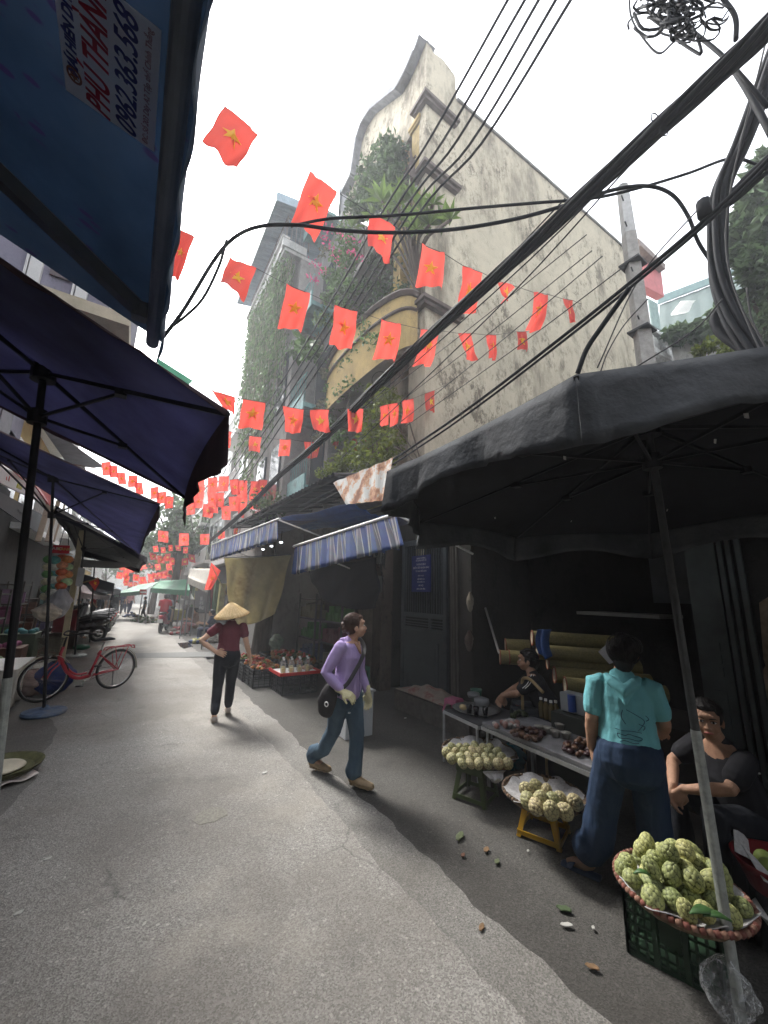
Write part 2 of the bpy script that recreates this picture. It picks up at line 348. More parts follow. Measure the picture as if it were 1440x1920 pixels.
# roadway: cambered strip with irregular right edge
b = MB()
def roadf(u, v):
    y = -3+75*(v**2.2); x0 = -.50+.05*math.sin(y*1.3)+.03*math.sin(y*4.1)+.012*math.sin(y*13)-.5*min(1, max(0, (y-6)/4)); x1 = 1.62+.012*math.sin(y*2.1)+.012*math.sin(y*7)+.01*math.sin(y*23)
    x = x0+(x1-x0)*u
    return (x, y, .004+.012*(1-(2*u-1)**2))
b.grid(roadf, 16, 500); tag(b.build('road', ASPH, smooth=True), kind='structure')
b = MB()
b.grid(lambda u, v: (1.56+.36*u+.018*(u > .9)*(math.sin((-3+60*v**2)*2.7)+.8*math.sin((-3+60*v**2)*9.3)+.6*math.sin((-3+60*v**2)*23)), -3+60*v**2, .001+.001*u), 12, 400); tag(b.build('gutter', GUT), kind='structure')
b = MB(); b.bb(1.55, 5.6, -3, 62, -.2, -.004); tag(b.build('pavement', PAVE), kind='structure')
b = MB(); b.bb(-3.2, -.3, -3, 72, -.2, .0); tag(b.build('pavement', PAVL), kind='structure')
# resurfaced patches and drain cover
PATCH = M('patch_asphalt', (.13, .132, .128), .85, .25, 90, .3, 160)
def gpoly(name, pts, mat, z=.02, kind='structure', n=3):
    b = MB(); q = [P(x, y, Z=z) for x, y in pts]; b.prism([V((p.x, p.y, z-.012)) for p in q], (0, 0, .013)); return tag(b.build(name, mat), kind=kind)
gpoly('road', [(362, 1540), (368, 1527), (380, 1520), (398, 1513), (416, 1514), (426, 1520), (427, 1528), (415, 1533), (402, 1541), (388, 1543), (375, 1547)], M('patch_pale', (.215, .205, .175), .9, .3, 60, .4, 160), .0168)
gpoly('road', [(185, 1226), (395, 1222), (402, 1231), (190, 1235)], PATCH, .0168)
PUD = M('puddle', (.012, .012, .012), .12, .2, 3, spec=.5)
gpoly('water', [(333, 1206), (352, 1204), (362, 1212), (345, 1216), (338, 1213)], PUD, .008)
gpoly('water', [(384, 1228), (398, 1225), (404, 1234), (388, 1236)], PUD, .008)
# cracks as thin recessed-looking tar lines
TAR = M('tar_line', (.075, .075, .072), .8, .3, 30)
def crack(pts, w_=.018, z=.012):
    b = MB(); q = [P(x, y, Z=z) for x, y in pts]; q = bez(q, 6); L_, R_ = [], []
    for i, p in enumerate(q):
        t = (q[min(i+1, len(q)-1)]-q[max(i-1, 0)]).normalized(); s = t.cross(V((0, 0, 1)))*w_*(.35+.9*random.random()); j = V((random.uniform(-.012, .012), random.uniform(-.012, .012), 0))
        L_.append(p+s+j); R_.append(p-s+j)
    n = len(q); vs = [V((p.x, p.y, z+.004)) for p in L_+R_]
    b.add(vs, [(i, n+i, n+i+1, i+1) for i in range(n-1)]); tag(b.build('road', TAR), kind='structure')
0 and crack([(640, 1500), (720, 1580), (760, 1610), (850, 1680), (905, 1740), (960, 1795), (1080, 1890)], .006, .013)
0 and crack([(130, 1400), (115, 1470), (90, 1540), (60, 1620), (30, 1720)], .008, .016)
# small litter, each its own thing
LIT = M('paper_litter', (.42, .41, .38), .8, .1, 9); DRY = M('dry_leaf', (.19, .115, .06), .8, .3, 20); GLF = M('fallen_leaf', (.10, .12, .06), .7, .3, 20)
def litter(px, py, s, mat, label, nm='paper_scrap', cat='litter', el=1.6, ang=.5):
    s *= .55
    c = P(px, py, Z=.02); b = MB(); a = random.random()*6 if ang is None else ang
    def f(u, v):
        x = (u-.5)*s*el; y = (v-.5)*s*math.sin(math.pi*min(1, max(.08, u)))**.6
        return (c.x+x*math.cos(a)-y*math.sin(a), c.y+x*math.sin(a)+y*math.cos(a), c.z-.010+s*.16*math.sin(u*5+v*3)**2)
    b.grid(f, 6, 4); tag(b.build(nm, mat, mods='solid', smooth=True), label, cat)
litter(90, 1607, .05, LIT, 'crumpled white paper scrap on the left side of the road'); litter(497, 1447, .07, LIT, 'pale pinkish litter near the middle of the road, left of the woman in purple')
litter(571, 1733, .022, LIT, 'tiny white scrap on the asphalt at the bottom centre'); litter(36, 1708, .05, LIT, 'white paper flecks at the lower left road edge')
litter(242, 1539, .018, LIT, 'tiny white speck on the road left of the pale patch')
litter(912, 1590, .07, DRY, 'curled brown leaf on the pavement left of the yellow stool', 'fallen_leaf', 'leaf')
litter(862, 1565, .09, GLF, 'grey green leaf on the pavement below the olive stool', 'fallen_leaf', 'leaf', 2.4)
litter(932, 1612, .06, GLF, 'dull green leaf lying right of the curled brown leaf', 'fallen_leaf', 'leaf')
litter(868, 1600, .05, M('reddish_leaf', (.15, .07, .045), .8), 'small reddish leaf on the pavement near the gutter', 'fallen_leaf', 'leaf')
litter(1057, 1700, .08, M('green_fallen_leaf', (.06, .09, .04), .7), 'green leaf on the pavement left of the big crate', 'fallen_leaf', 'leaf', 1.8, 2.2)
litter(1062, 1730, .05, LIT, 'thin white peel on the pavement just below the green leaf', el=2.4, ang=2.5)
litter(1110, 1808, .055, DRY, 'orange brown leaf at the foot of the big green crate', 'fallen_leaf', 'leaf', 2, 2.2)
litter(903, 1734, .05, DRY, 'brown peelings on the corner of the grey asphalt patch', el=2)
litter(1112, 1735, .03, LIT, 'little white scrap beside the big green crate'); litter(990, 1592, .03, LIT, 'white crumbs left of the yellow stool foot')
litter(760, 1247+98, .06, LIT, 'pale scrap of paper on the dark pavement beside the grey box')

# ------------------------------------------------------------------ buildings, right side
def foliage_px(b, spots, X, n=60, size=.1, flat=.4):
    for s in spots:
        px, py, r = s[:3]; k = s[3] if len(s) > 3 else 1.
        c = P(px, py, X=X); e = P(px+r, py, X=X); up = P(px, py-r, X=X); rz = abs(up.z-c.z); ry = abs(e.y-c.y)
        b.cloud((c.x-flat*.3, c.y, c.z), (flat, min(ry, rz*1.2), rz), int(n*k), size)
def pillar(b, x0, x1, y0, y1, z0, z1, cap=.08):
    b.bb(x0, x1, y0, y1, z0, z1-.18); b.bb(x0-cap, x1+cap, y0-cap, y1+cap, z1-.18, z1-.1); b.bb(x0-cap*1.5, x1+cap*1.5, y0-cap*1.5, y1+cap*1.5, z1-.1, z1)
# --- plaster corner house
h = thing('house', 'tall narrow house with a bare mouldy plaster side wall and plant covered balconies', 'house', (9.7, 7.5, 0))
b = MB(); Y0 = 5.4
b.prism([(4.38, Y0, 2.2), (15.1, Y0, 2.2), (15.1, Y0, 15.05), (5.4, Y0, 14.3), (5.36, Y0, 15.15), (4.95, Y0, 15.3), (4.6, Y0, 15.2), (4.5, Y0, 15.35), (4.38, Y0, 15.3)], (0, .25, 0))
b.build('side_wall', PLA, h)
b = MB(); b.bb(5.5, 15.1, Y0+.25, 9.6, 0, 13.9); b.build('wall', PLB, h)
b = MB(); b.prism([(5.4, Y0-.05, 14.3), (15.15, Y0-.05, 15.05), (15.15, Y0-.05, 15.13), (5.4, Y0-.05, 14.38)], (0, .35, 0)); b.build('coping', M('grey_coping', (.2, .2, .19), .9, .3, 6), h)
# gable on the street front
prof = [(5.66, 15.15), (6.0, 15.0), (6.4, 15.0), (7.1, 15.6), (7.83, 16.2), (8.4, 16.35), (8.75, 16.1), (8.99, 14.9), (9.6, 14.85)]
b = MB(); b.prism([(4.38, y, z) for y, z in [(5.66, 13.0), (6.4, 13.05), (8.2, 13.9), (9.6, 13.9)]+prof[::-1]], (.28, 0, 0)); b.build('gable', PLA, h)
b = MB()
for (a, c), (d, e) in zip(prof[:-1], prof[1:]): b.beam((4.42, a, c+.06), (4.42, d, e+.06), .55, .13)
b.beam((4.4, 5.4, 15.36), (4.42, 5.66, 15.2), .5, .1)
b.build('cornice', M('weathered_cornice', (.22, .23, .25), .9, .3, 5), h)
b = MB(); b.lathe((4.46, 5.5, 15.28), [(.12, 0), (.12, .08), (.05, .16), (.07, .22), (.02, .3)], 12); b.build('finial', PLG, h)
fl = [4.3, 7.35, 11.0, 14.1]
for z in fl[:3]: b = MB(); b.bb(4.3, 5.5, Y0+.25, 9.6, z-.16, z+.02); b.build('floor_slab', PLG, h)
for z0, z1 in ((4.32, 7.19), (7.37, 10.84), (11.02, 13.2)):
    for y0 in (5.65, 6.35):
        b = MB(); pillar(b, 4.4, 4.75, y0+.02, y0+.32, z0, z1, .05); b.build('pilaster', PLB if z0 > 7 else PLA, h)
    b = MB(); b.bb(5.42, 5.5, 6.1, 9.2, z0+.1, z1-.3); b.build('window', M('brown_shutters', (.12, .07, .055), .7, .3, 12, stretch=(1, 8, 1)), h)
b = MB()
for z in (13.25, 11.15, 7.6): b = MB(); b.bb(4.28, 5.3, 5.3, 5.78, z, z+.09); b.bb(4.22, 5.36, 5.24, 5.84, z+.09, z+.18); b.build('moulding', TRIM, h)
# curved yellow balcony
def balc(u, v):
    a = u*math.pi; y = 7.5-1.95*math.cos(a); x = 4.3-.62*math.sin(a)**.7; z = 6.75+1.15*v-.35*math.sin(a)*(1-v)
    return (x, y, z)
b = MB(); b.grid(balc, 24, 6); b.build('balcony_parapet', PLB, h, mods='solid')
b = MB(); q = [V(balc(i/24, 1)) for i in range(25)]; b.tube([p+V((0, 0, .05)) for p in q], .085, 6); q2 = [V(balc(i/24, .72)) for i in range(25)]; b.tube([p+V((-.02, 0, 0)) for p in q2], .04, 5); b.build('balcony_rail', TRIM, h)
b = MB(); q = [V(balc(i/24, 0)) for i in range(25)]; n_ = len(q); b.add([p for p in q]+[V((4.45, p.y, 6.72)) for p in q], [(i, i+1, n_+i+1, n_+i) for i in range(24)]); b.build('balcony_underside', PLG, h, mods='solid')
b = MB()
for i in range(11): b.beam((4.1+.02*i, 5.62+.0*i, 11.1), (4.1, 5.62, 11.9), .02, .02)
for y in (5.75, 6.1, 6.5, 6.9, 7.3, 7.7, 8.1, 8.5, 8.9, 9.3): b.cyl((4.32, y, 11.05), (4.32, y, 11.95), .018, 6)
b.cyl((4.32, 5.7, 11.95), (4.32, 9.4, 11.95), .03, 8); b.build('railing', TRIM, h)
# plants of the corner house, each pot/climber a thing of its own
def plant(name, label, cat, spots, X, mat=LEAF, n=60, size=.12, flat=.35, stems=None, extra=None):
    t = thing(name, label, cat, P(spots[0][0], spots[0][1], X=X)); b = MB(); foliage_px(b, spots, X, n, size, flat); b.build('foliage', mat, t)
    if stems:
        b = MB()
        for s in stems: b.tube(bez([P(x, y, X=X+.02) for x, y in s], 5), .016, 5)
        b.build('stem', BARK, t)
    if extra:
        b = MB(); foliage_px(b, extra, X-.15, 26, .09, .3); b.build('flowers', PINK, t)
    return t
plant('climbing_plant', 'dense green creeper hanging under the top gable of the plaster house', 'climber', [(735, 285, 16), (715, 300, 22), (740, 315, 20), (695, 325, 20), (715, 340, 22), (690, 355, 20), (750, 300, 16), (750, 340, 16), (670, 385, 16), (683, 400, 18), (735, 355, 20), (708, 372, 24), (690, 385, 20), (730, 385, 18)], 4.25, LEAFD, 240, .15, .3)
t = thing('frangipani', 'frangipani tree with long pointed leaves growing on the upper balcony', 'tree', P(760, 400, X=4.1))
b = MB(); st = MB()
for px, py, r in [(716, 365, 26), (745, 372, 24), (700, 400, 20), (772, 360, 20), (790, 385, 26), (812, 375, 18), (830, 408, 26), (845, 402, 20), (805, 410, 24), (770, 405, 24), (735, 400, 22), (752, 345, 16), (660, 420, 16), (780, 420, 20)]:
    c = P(px, py+r*.5, X=4.0+random.uniform(-.25, .15)); rr = abs(P(px, py-r, X=4.0).z-P(px, py, X=4.0).z)*1.15
    for k in range(15):
        a = k*2.4; e = random.uniform(.1, 1.3); b.leaf(c, (math.cos(a)*math.cos(e), math.sin(a)*math.cos(e), math.sin(e)), (0, 0, 1), rr*random.uniform(.8, 1.2), rr*.27)
    st.tube(bez([P(790, 560, X=4.35), lerp(P(770, 480, X=4.3), c, .4), c], 4), [.03]*9, 6)
b.build('crown', M('frangipani_leaves', (.12, .19, .045), .5, .2, 3, trans=.35, rnd=.35), t); st.build('trunk', BARK, t)
plant('climbing_plant', 'leafy vine trailing down the brown shutters above the yellow balcony', 'climber', [(760, 500, 14), (745, 530, 18), (725, 560, 20), (760, 560, 14), (705, 590, 18), (735, 600, 14), (690, 610, 16), (775, 545, 12), (700, 540, 14), (715, 500, 12)], 4.6, LEAFD, 90, .12, .4, stems=[[(768, 470), (760, 520), (720, 600)], [(780, 470), (745, 560), (735, 640)], [(800, 450), (760, 540), (690, 590)]])
plant('climbing_plant', 'yellow green bush spilling over the low wall behind the rusty sheet', 'climber', [(735, 770, 20), (715, 800, 24), (740, 830, 22), (700, 830, 24), (670, 850, 22), (725, 860, 22), (690, 870, 20), (650, 868, 18), (640, 880, 14), (620, 890, 12), (735, 745, 14), (700, 770, 16), (715, 742, 14)], 4.1, LEAFY, 230, .10, .35, stems=[[(790, 870), (745, 800), (690, 740)], [(785, 870), (730, 830), (640, 800)], [(790, 868), (770, 800), (760, 760)]])
plant('climbing_plant', 'wispy creeper draped over the curved yellow balcony', 'climber', [(700, 640, 14), (670, 660, 16), (650, 690, 16), (690, 620, 12), (665, 720, 14), (720, 640, 12), (645, 740, 12), (735, 655, 10)], 3.75, LEAF, 60, .09, .25, stems=[[(730, 620), (690, 660), (655, 740)], [(700, 600), (670, 680), (650, 770)]])
plant('climbing_plant', 'thin vine creeping below the curved balcony edge', 'climber', [(650, 650, 12), (632, 690, 14), (625, 730, 14), (640, 620, 12), (660, 600, 12), (630, 760, 12), (625, 790, 14), (640, 820, 12)], 4.0, LEAF, 90, .11, .3)
# --- narrow house with teal slabs
h = thing('house', 'narrow shaded house with teal edged balconies and pink flowers', 'house', (6.5, 10.3, 0))
b = MB(); b.bb(4.25, 9, 9.62, 11.0, 0, 14.2); b.build('wall', PLG, h)
for z, pj in ((13.9, .75), (10.35, .8), (7.0, .8), (4.6, .6)):
    b = MB(); b.bb(4.25-pj, 4.25, 9.62, 11.0, z-.14, z); b.bb(4.25-pj-.04, 4.25-pj, 9.62, 11.0, z-.22, z+.32); b.build('balcony', TEALP, h)
    b = MB()
    for i in range(9): b.cyl((4.25-pj+.03, 9.7+i*.155, z), (4.25-pj+.03, 9.7+i*.155, z+.95), .013, 6)
    b.cyl((4.25-pj+.03, 9.66, z+.95), (4.25-pj+.03, 10.96, z+.95), .022, 8); b.build('railing', TEALP, h)
    b = MB(); b.bb(4.2, 4.26, 9.85, 10.75, z+.1, z+2.2); b.build('window', GLASS, h)
b = MB(); b.cyl((4.6, 10.2, 14.2), (4.6, 10.2, 15.5), .42, 20); b.ell((4.6, 10.2, 15.5), (.42, .42, .12)); b.build('water_tank', STEEL, h)
plant('bougainvillea', 'bougainvillea with pink blossoms trailing from the high balcony', 'climber', [(650, 440, 14), (665, 470, 16), (640, 480, 12), (655, 505, 16), (630, 520, 12), (640, 545, 14), (665, 540, 12), (625, 560, 10), (610, 600, 12), (650, 575, 12)], 3.7, LEAF, 150, .12, .3, extra=[(625, 432, 6), (612, 445, 6), (632, 470, 5), (600, 498, 5), (612, 512, 4), (595, 525, 4), (645, 495, 4), (660, 450, 5), (672, 480, 3)])
plant('potted_palm', 'spiky potted plant on the lower teal balcony', 'plant', [(575, 645, 10), (590, 660, 12), (560, 660, 9)], 3.45, LEAF, 60, .26, .25)
plant('climbing_plant', 'pale dry vine strands between the two balconied houses', 'climber', [(610, 470, 8), (615, 560, 8), (600, 640, 8), (612, 700, 9), (604, 760, 10), (600, 820, 10)], 3.85, VINE, 60, .12, .15)
# --- vine covered grey house
h = thing('house', 'grey house with a white balcony, sheet roof and long hanging vines', 'house', (6, 13.5, 0))
b = MB(); b.bb(3.45, 9, 11.02, 15.8, 0, 13.0); b.build('wall', PLG, h)
b = MB(); b.bb(4.4, 9, 11.3, 15.8, 13.3, 14.5); b.build('upper_wall', PLW, h)
b = MB(); b.bb(2.85, 4.4, 11.0, 15.8, 13.0, 13.12); b.bb(2.80, 2.95, 10.98, 15.82, 13.12, 13.42); b.bb(2.76, 3.6, 10.94, 11.1, 13.12, 13.42); b.bb(2.72, 2.98, 10.92, 15.84, 13.42, 13.5); b.build('balcony', PLW, h)
b = MB()
for i in range(26): b.cyl((2.86, 11.05+i*.185, 13.5), (2.86, 11.05+i*.185, 14.35), .014, 5)
for i in range(6): b.cyl((2.9+i*.15, 11.02, 13.5), (2.9+i*.15, 11.02, 14.35), .014, 5)
b.cyl((2.86, 11.05, 14.35), (2.86, 15.7, 14.35), .022, 6); b.cyl((2.86, 11.02, 14.35), (3.7, 11.02, 14.35), .022, 6)
b.cyl((2.9, 11.1, 13.5), (2.9, 11.1, 14.5), .03, 6); b.cyl((3.7, 11.1, 13.5), (3.7, 11.1, 14.6), .03, 6); b.build('railing', M('grey_railing', (.16, .15, .15), .6), h)
COR = M('blue_sheet', (.20, .27, .32), .6, .15, 4)
def corr(b, p0, p1, p2, p3, n=40, amp=.025, nv=2):   # corrugated sheet, ridges run p0->p3
    p0, p1, p2, p3 = map(V, (p0, p1, p2, p3)); nn = (p1-p0).cross(p3-p0).normalized()
    b.grid(lambda u, v: lerp(lerp(p0, p1, u), lerp(p3, p2, u), v)+nn*amp*math.cos(u*n*math.pi), n*3, nv)
b = MB(); corr(b, (2.35, 10.6, 14.4), (2.35, 16.3, 14.4), (5.5, 16.3, 15.1), (5.5, 10.6, 15.1), 60, .03); b.build('roof', COR, h, mods='solid')
b = MB(); b.slab([(2.33, 10.6, 14.25), (2.33, 16.3, 14.25), (2.33, 16.3, 14.6), (2.33, 10.6, 14.6)], .03); b.slab([(2.33, 10.58, 14.25), (5.5, 10.58, 14.95), (5.5, 10.58, 15.3), (2.33, 10.58, 14.6)], .03); b.build('roof_fascia', M('blue_fascia', (.28, .36, .42), .6, .15, 4), h)
b = MB(); b.bb(3.38, 3.46, 11.3, 12.2, 3.8, 6.3); b.bb(3.38, 3.46, 12.9, 13.9, 3.8, 6.3); b.build('window', GLASS, h)
b = MB(); b.bb(3.38, 3.46, 11.4, 12.3, 7.6, 9.6); b.build('window', GLASS, h)
t = thing('hanging_vines', 'curtain of long green and grey vines hanging from the white balcony', 'climber', (2.95, 13.3, 13))
b = MB(); bv = MB()
for i in range(210):
    y = 11.05+4.6*random.random(); x = 2.95+random.uniform(-.15, .3); L_ = random.uniform(1.2, 6.5)*(.55+.45*math.sin((y-11)/4.7*math.pi)+.2); z = 13.1; px_ = V((x, y, z))
    pts = [px_]
    for k in range(7): pts.append(pts[-1]+V((random.uniform(-.05, .05), random.uniform(-.06, .06), -L_/7)))
    bv.tube(pts, .008, 4)
    for p in pts:
        for k in range(5): b.leaf(p+V((random.uniform(-.1, .1), random.uniform(-.12, .12), random.uniform(-.4, .3))), (random.uniform(-1, .5), random.uniform(-1, 1), -1.5), V(RNG.normal(size=3)), .2, .06)
b.build('foliage', LEAF, t); bv.build('stem', VINE, t)
# --- generic far houses
def far_house(label, x0, x1, y0, y1, hz, wall, side=1, floors=3, roof=None, balcony=True, wmat=None, rmat=None):
    h = thing('house', label, 'house', ((x0+x1)/2, (y0+y1)/2, 0)); b = MB(); b.bb(x0, x1, y0, y1, 0, hz); b.build('wall', wall, h)
    xs = x0 if side > 0 else x1; s = -side
    fh = hz/floors
    for i in range(1, floors):
        for yy in np.arange(y0+.4, y1-.9, 1.35):
            b = MB(); b.bb(xs+s*.02, xs-s*.05, yy, yy+.8, i*fh+.6, i*fh+2.2); b.build('window', wmat or GLASS, h)
            b = MB(); b.bb(xs+s*.07, xs, yy-.08, yy+.88, i*fh+.5, i*fh+.58); b.bb(xs+s*.07, xs, yy-.08, yy+.88, i*fh+2.2, i*fh+2.28); b.build('sill', WHITE, h)
        if balcony:
            b = MB(); b.bb(xs+s*.7, xs, y0+.1, y1-.1, i*fh-.1, i*fh+.05)
            for yy in np.arange(y0+.15, y1-.1, .22): b.cyl((xs+s*.66, yy, i*fh), (xs+s*.66, yy, i*fh+.85), .02, 5)
            b.bb(xs+s*.7, xs+s*.62, y0+.1, y1-.1, i*fh+.85, i*fh+.93); b.build('balcony', WHITE, h)
    b = MB(); b.bb(x0-.12, x1+.12, y0-.05, y1+.05, hz, hz+.12)
    if roof: b.prism([(x0-.3, y0, hz+.12), (x1+.3, y0, hz+.12), ((x0+x1)/2, y0, hz+.12+roof)], (0, y1-y0, 0))
    b.build('roof', rmat or TRIM, h); return h
BRN = M('brown_roof', (.19, .15, .13), .8, .3, 6)
far_house('brown roofed house standing just beyond the hanging vines', 3.7, 9, 15.9, 19.5, 11.5, PLG, 1, 4, 1., rmat=BRN)
far_house('pale house with white balcony rails beyond the brown roof', 3.5, 9, 19.6, 24, 9.2, PLW, 1, 3, 0)
far_house('cream house further along the right side of the lane', 3.7, 9, 24.1, 29, 8.3, PLB, 1, 3, .8)
far_house('low grey house on the right where the lane narrows', 3.2, 9, 29.1, 35, 7.2, PLG, 1, 2, .6)
far_house('whitish house closing the right side of the lane', 2.6, 9, 35.1, 44, 8.5, PLW, 1, 3, 0)
# left side houses
far_house('mauve rendered house front behind the blue awning', -9, -2.75, 3.6, 12.5, 15, PLM, -1, 4, 0, balcony=False, wmat=M('grey_shutter', (.16, .15, .17), .7))
far_house('cream rendered house beyond the navy umbrellas', -9, -2.9, 12.6, 17.5, 9.5, PLB, -1, 3, 0)
far_house('white washed house far along the left side', -9, -2.7, 17.6, 24, 7.0, PLW, -1, 2, .5)
far_house('grey house far along the left side of the lane', -9, -2.6, 24.1, 32, 6.4, PLG, -1, 2, .6)
far_house('cream house at the far left end of the lane', -9, -2.8, 32.1, 44, 7.4, PLB, -1, 3, .6)
far_house('tall house on the right behind the viewpoint', 4.45, 12, -22, -3.1, 10, PLG, 1, 3, 0, balcony=False)
far_house('tall house on the left behind the viewpoint', -9, -2.75, -22, -1.3, 10, PLG, -1, 3, 0, balcony=False)
far_house('house closing the lane behind the viewpoint', -9, 12, -30, -22.2, 9, PLG, 1, 3, 0, balcony=False)
far_house('distant pale house closing the end of the lane', -6, 7, 58, 66, 7.5, PLW, 1, 2, 0, balcony=False)

# eaves and pilasters of the mauve house seen between awning and umbrella
t = thing('eave', 'deep cream soffit and white cornice high on the mauve house', 'eave', (-2, 9, 10)); b = MB(); b.bb(-2.75, -1.0, 8.2, 12.5, 12.6, 12.8); b.build('soffit', M('cream_soffit', (.45, .40, .30), .8), t); b = MB(); b.bb(-2.74, -2.35, 3.6, 12.5, 7.3, 7.5); b.bb(-2.74, -2.5, 3.6, 12.5, 7.52, 7.8); b.build('cornice', WHITE, t)
b = MB()
for y in (5.0, 7.2, 9.4, 11.2): b.bb(-2.74, -2.5, y, y+.45, 7.9, 12.5); b.bb(-2.49, -2.42, y+.05, y+.15, 7.9, 12.5)
b.build('pilaster', WHITE, t)
t = thing('upper_storey', 'mauve upper storey with white pilasters jutting out over the left umbrellas', 'upper storey', (-1.6, 8, 6)); b = MB(); b.bb(-2.74, -.62, 6.8, 9.6, 5.95, 9.8); b.build('wall', PLM, t)
b = MB(); b.bb(-2.74, -.55, 6.7, 9.7, 5.75, 5.94); b.build('soffit', M('cream_soffit', (.45, .40, .30), .8), t)
for xx in (-2.3, -1.75, -1.2, -.72):
    b = MB(); b.bb(xx-.07, xx+.07, 6.72, 6.79, 5.96, 9.8); b.bb(xx-.12, xx-.09, 6.74, 6.79, 5.96, 9.8); b.build('pilaster', WHITE, t)
b = MB(); b.bb(-1.6, -1.36, 6.76, 6.79, 6.2, 8.6); b.bb(-1.06, -.84, 6.76, 6.79, 6.2, 8.6); b.build('shutter', M('taupe_shutter', (.17, .145, .15), .7, .2, 6), t)
# ------------------------------------------------------------------ right: utility pole, walls, balcony, green roof hall
t = thing('utility_pole', 'square concrete utility pole standing at the end of the plaster wall', 'pole', (6.9, 2.55, 0))
pt, pb = P(1167, 352, X=6.9), P(1214, 700, X=6.9)
b = MB(); pm = lerp(pt, pb, .28); b.loft([V((pb.x, pb.y, 0)), pb, pm], [.17, .15, .13], n=4, round_=False); b.build('shaft', M('pole_concrete', (.30, .29, .27), .85, .25, 8, .3, 40), t)
b = MB(); b.loft([pm+V((0, 0, .01)), pt], [.125, .105], n=4, round_=False); b.ell(pt, (.1, .1, .05)); b.build('pole_top', M('pole_concrete_pale', (.42, .42, .41), .85, .2, 8), t)
b = MB()
for k in (.25, .5, .75, .9): b = MB(); p = lerp(pb, pt, k); b.cyl(p+V((-.22, -.05, 0)), p+V((.22, .05, 0)), .012, 6); b.build('step_bolt', BLK, t)
b = MB()
for y in (.2, .55): b = MB(); p = lerp(pb, pt, y); b.bb(p.x-.17, p.x+.17, p.y-.17, p.y+.17, p.z, p.z+.03); b.build('bracket', BLK, t)
h = thing('house', 'partly hidden house with a red sided top room and baluster balcony behind the pole', 'house', (18.5, 7.4, 0))
b = MB(); b.bb(15.3, 21, 5.8, 9.5, 0, 12.8); b.build('wall', PLG, h)
b = MB(); a_, c_, d_, e_ = P(1196, 468, Y=5.7), P(1232, 505, Y=5.7), P(1238, 560, Y=5.7), P(1200, 540, Y=5.7); b.slab([a_, c_, d_, e_], .3); b.build('top_room', M('red_sheet', (.45, .12, .12), .7), h)
b = MB(); b.slab([P(1185, 455, Y=5.55), P(1236, 503, Y=5.55), P(1236, 512, Y=5.55), P(1188, 468, Y=5.55)], .5); b.build('roof', BRN, h)
b = MB(); z0 = P(1218, 640, Y=5.6).z
for i in range(8):
    p = P(1222+i*5, 632+i*4, Y=5.5); b.lathe((p.x, p.y, p.z-.9), [(.05, 0), (.13, .25), (.06, .5), (.1, .75), (.07, .95)], 8)
p, q = P(1220, 622, Y=5.5), P(1262, 652, Y=5.5); b.beam(p, q, .3, .15); p, q = P(1220, 660, Y=5.5), P(1262, 682, Y=5.5); b.beam(p, q, .35, .2); b.build('balustrade', PLW, h)
b = MB(); b.slab([P(1215, 560, Y=5.65), P(1232, 570, Y=5.65), P(1238, 620, Y=5.65), P(1222, 610, Y=5.65)], .05); b.build('window', M('green_shutter', (.22, .30, .28), .7), h)
# green steel hall + garden wall (farther right)
h = thing('shed', 'green sheet metal hall with a skylight above the garden wall', 'building', (26, 3, 0))
A1, B1, C1, D1 = P(1236, 572, X=24), P(1440, 548, X=24), P(1440, 640, X=21), P(1236, 645, X=21)
b = MB(); corr(b, A1, B1+V((0, -8, 0)), C1+V((0, -8, 0)), D1, 40, .012); b.build('roof', M('green_steel', (.05, .075, .07), .7), h, mods='solid')
b = MB(); b.slab([P(1236, 556, X=23.8), P(1440, 540, X=23.8)+V((0, -8, 0)), B1+V((-.1, -8, 0)), A1+V((-.1, 0, 0))], .2); b.build('fascia', M('pale_green_steel', (.13, .21, .21), .7), h)
b = MB(); q = [P(1258, 590, X=22.6), P(1277, 566, X=23.3), P(1317, 564, X=23.3), P(1298, 586, X=22.6)]; b.slab(q, .1); b.build('skylight', M('skylight_panel', (.9, .9, .88), .3, .02, trans=.8), h)
b = MB(); b.bb(24.5, 34, -14, 5.5, 0, 8.5); b.build('wall', PLG, h)
w_ = MB(); A1 = P(1250, 640, X=16.8); w_.bb(16.8, 17.1, -8, 5.2, 0, A1.z); tag(w_.build('garden_wall', PLW), 'weathered pale wall below the green hall', 'wall')
plant('ivy', 'dark ivy along the top of the pale wall', 'climber', [(1262, 632, 10), (1280, 625, 12), (1300, 628, 12), (1320, 622, 12), (1340, 618, 14), (1360, 612, 16), (1355, 590, 12), (1385, 600, 18), (1400, 580, 18), (1415, 620, 16), (1430, 590, 20)], 16.5, LEAFD, 150, .32, .5)
plant('climbing_plant', 'bright young creeper crossing the pale wall near the cables', 'climber', [(1350, 640, 9), (1335, 650, 7), (1320, 656, 6), (1365, 655, 8), (1355, 665, 7), (1310, 662, 5), (1380, 645, 8), (1375, 665, 8)], 10, LEAFY, 60, .13, .2)
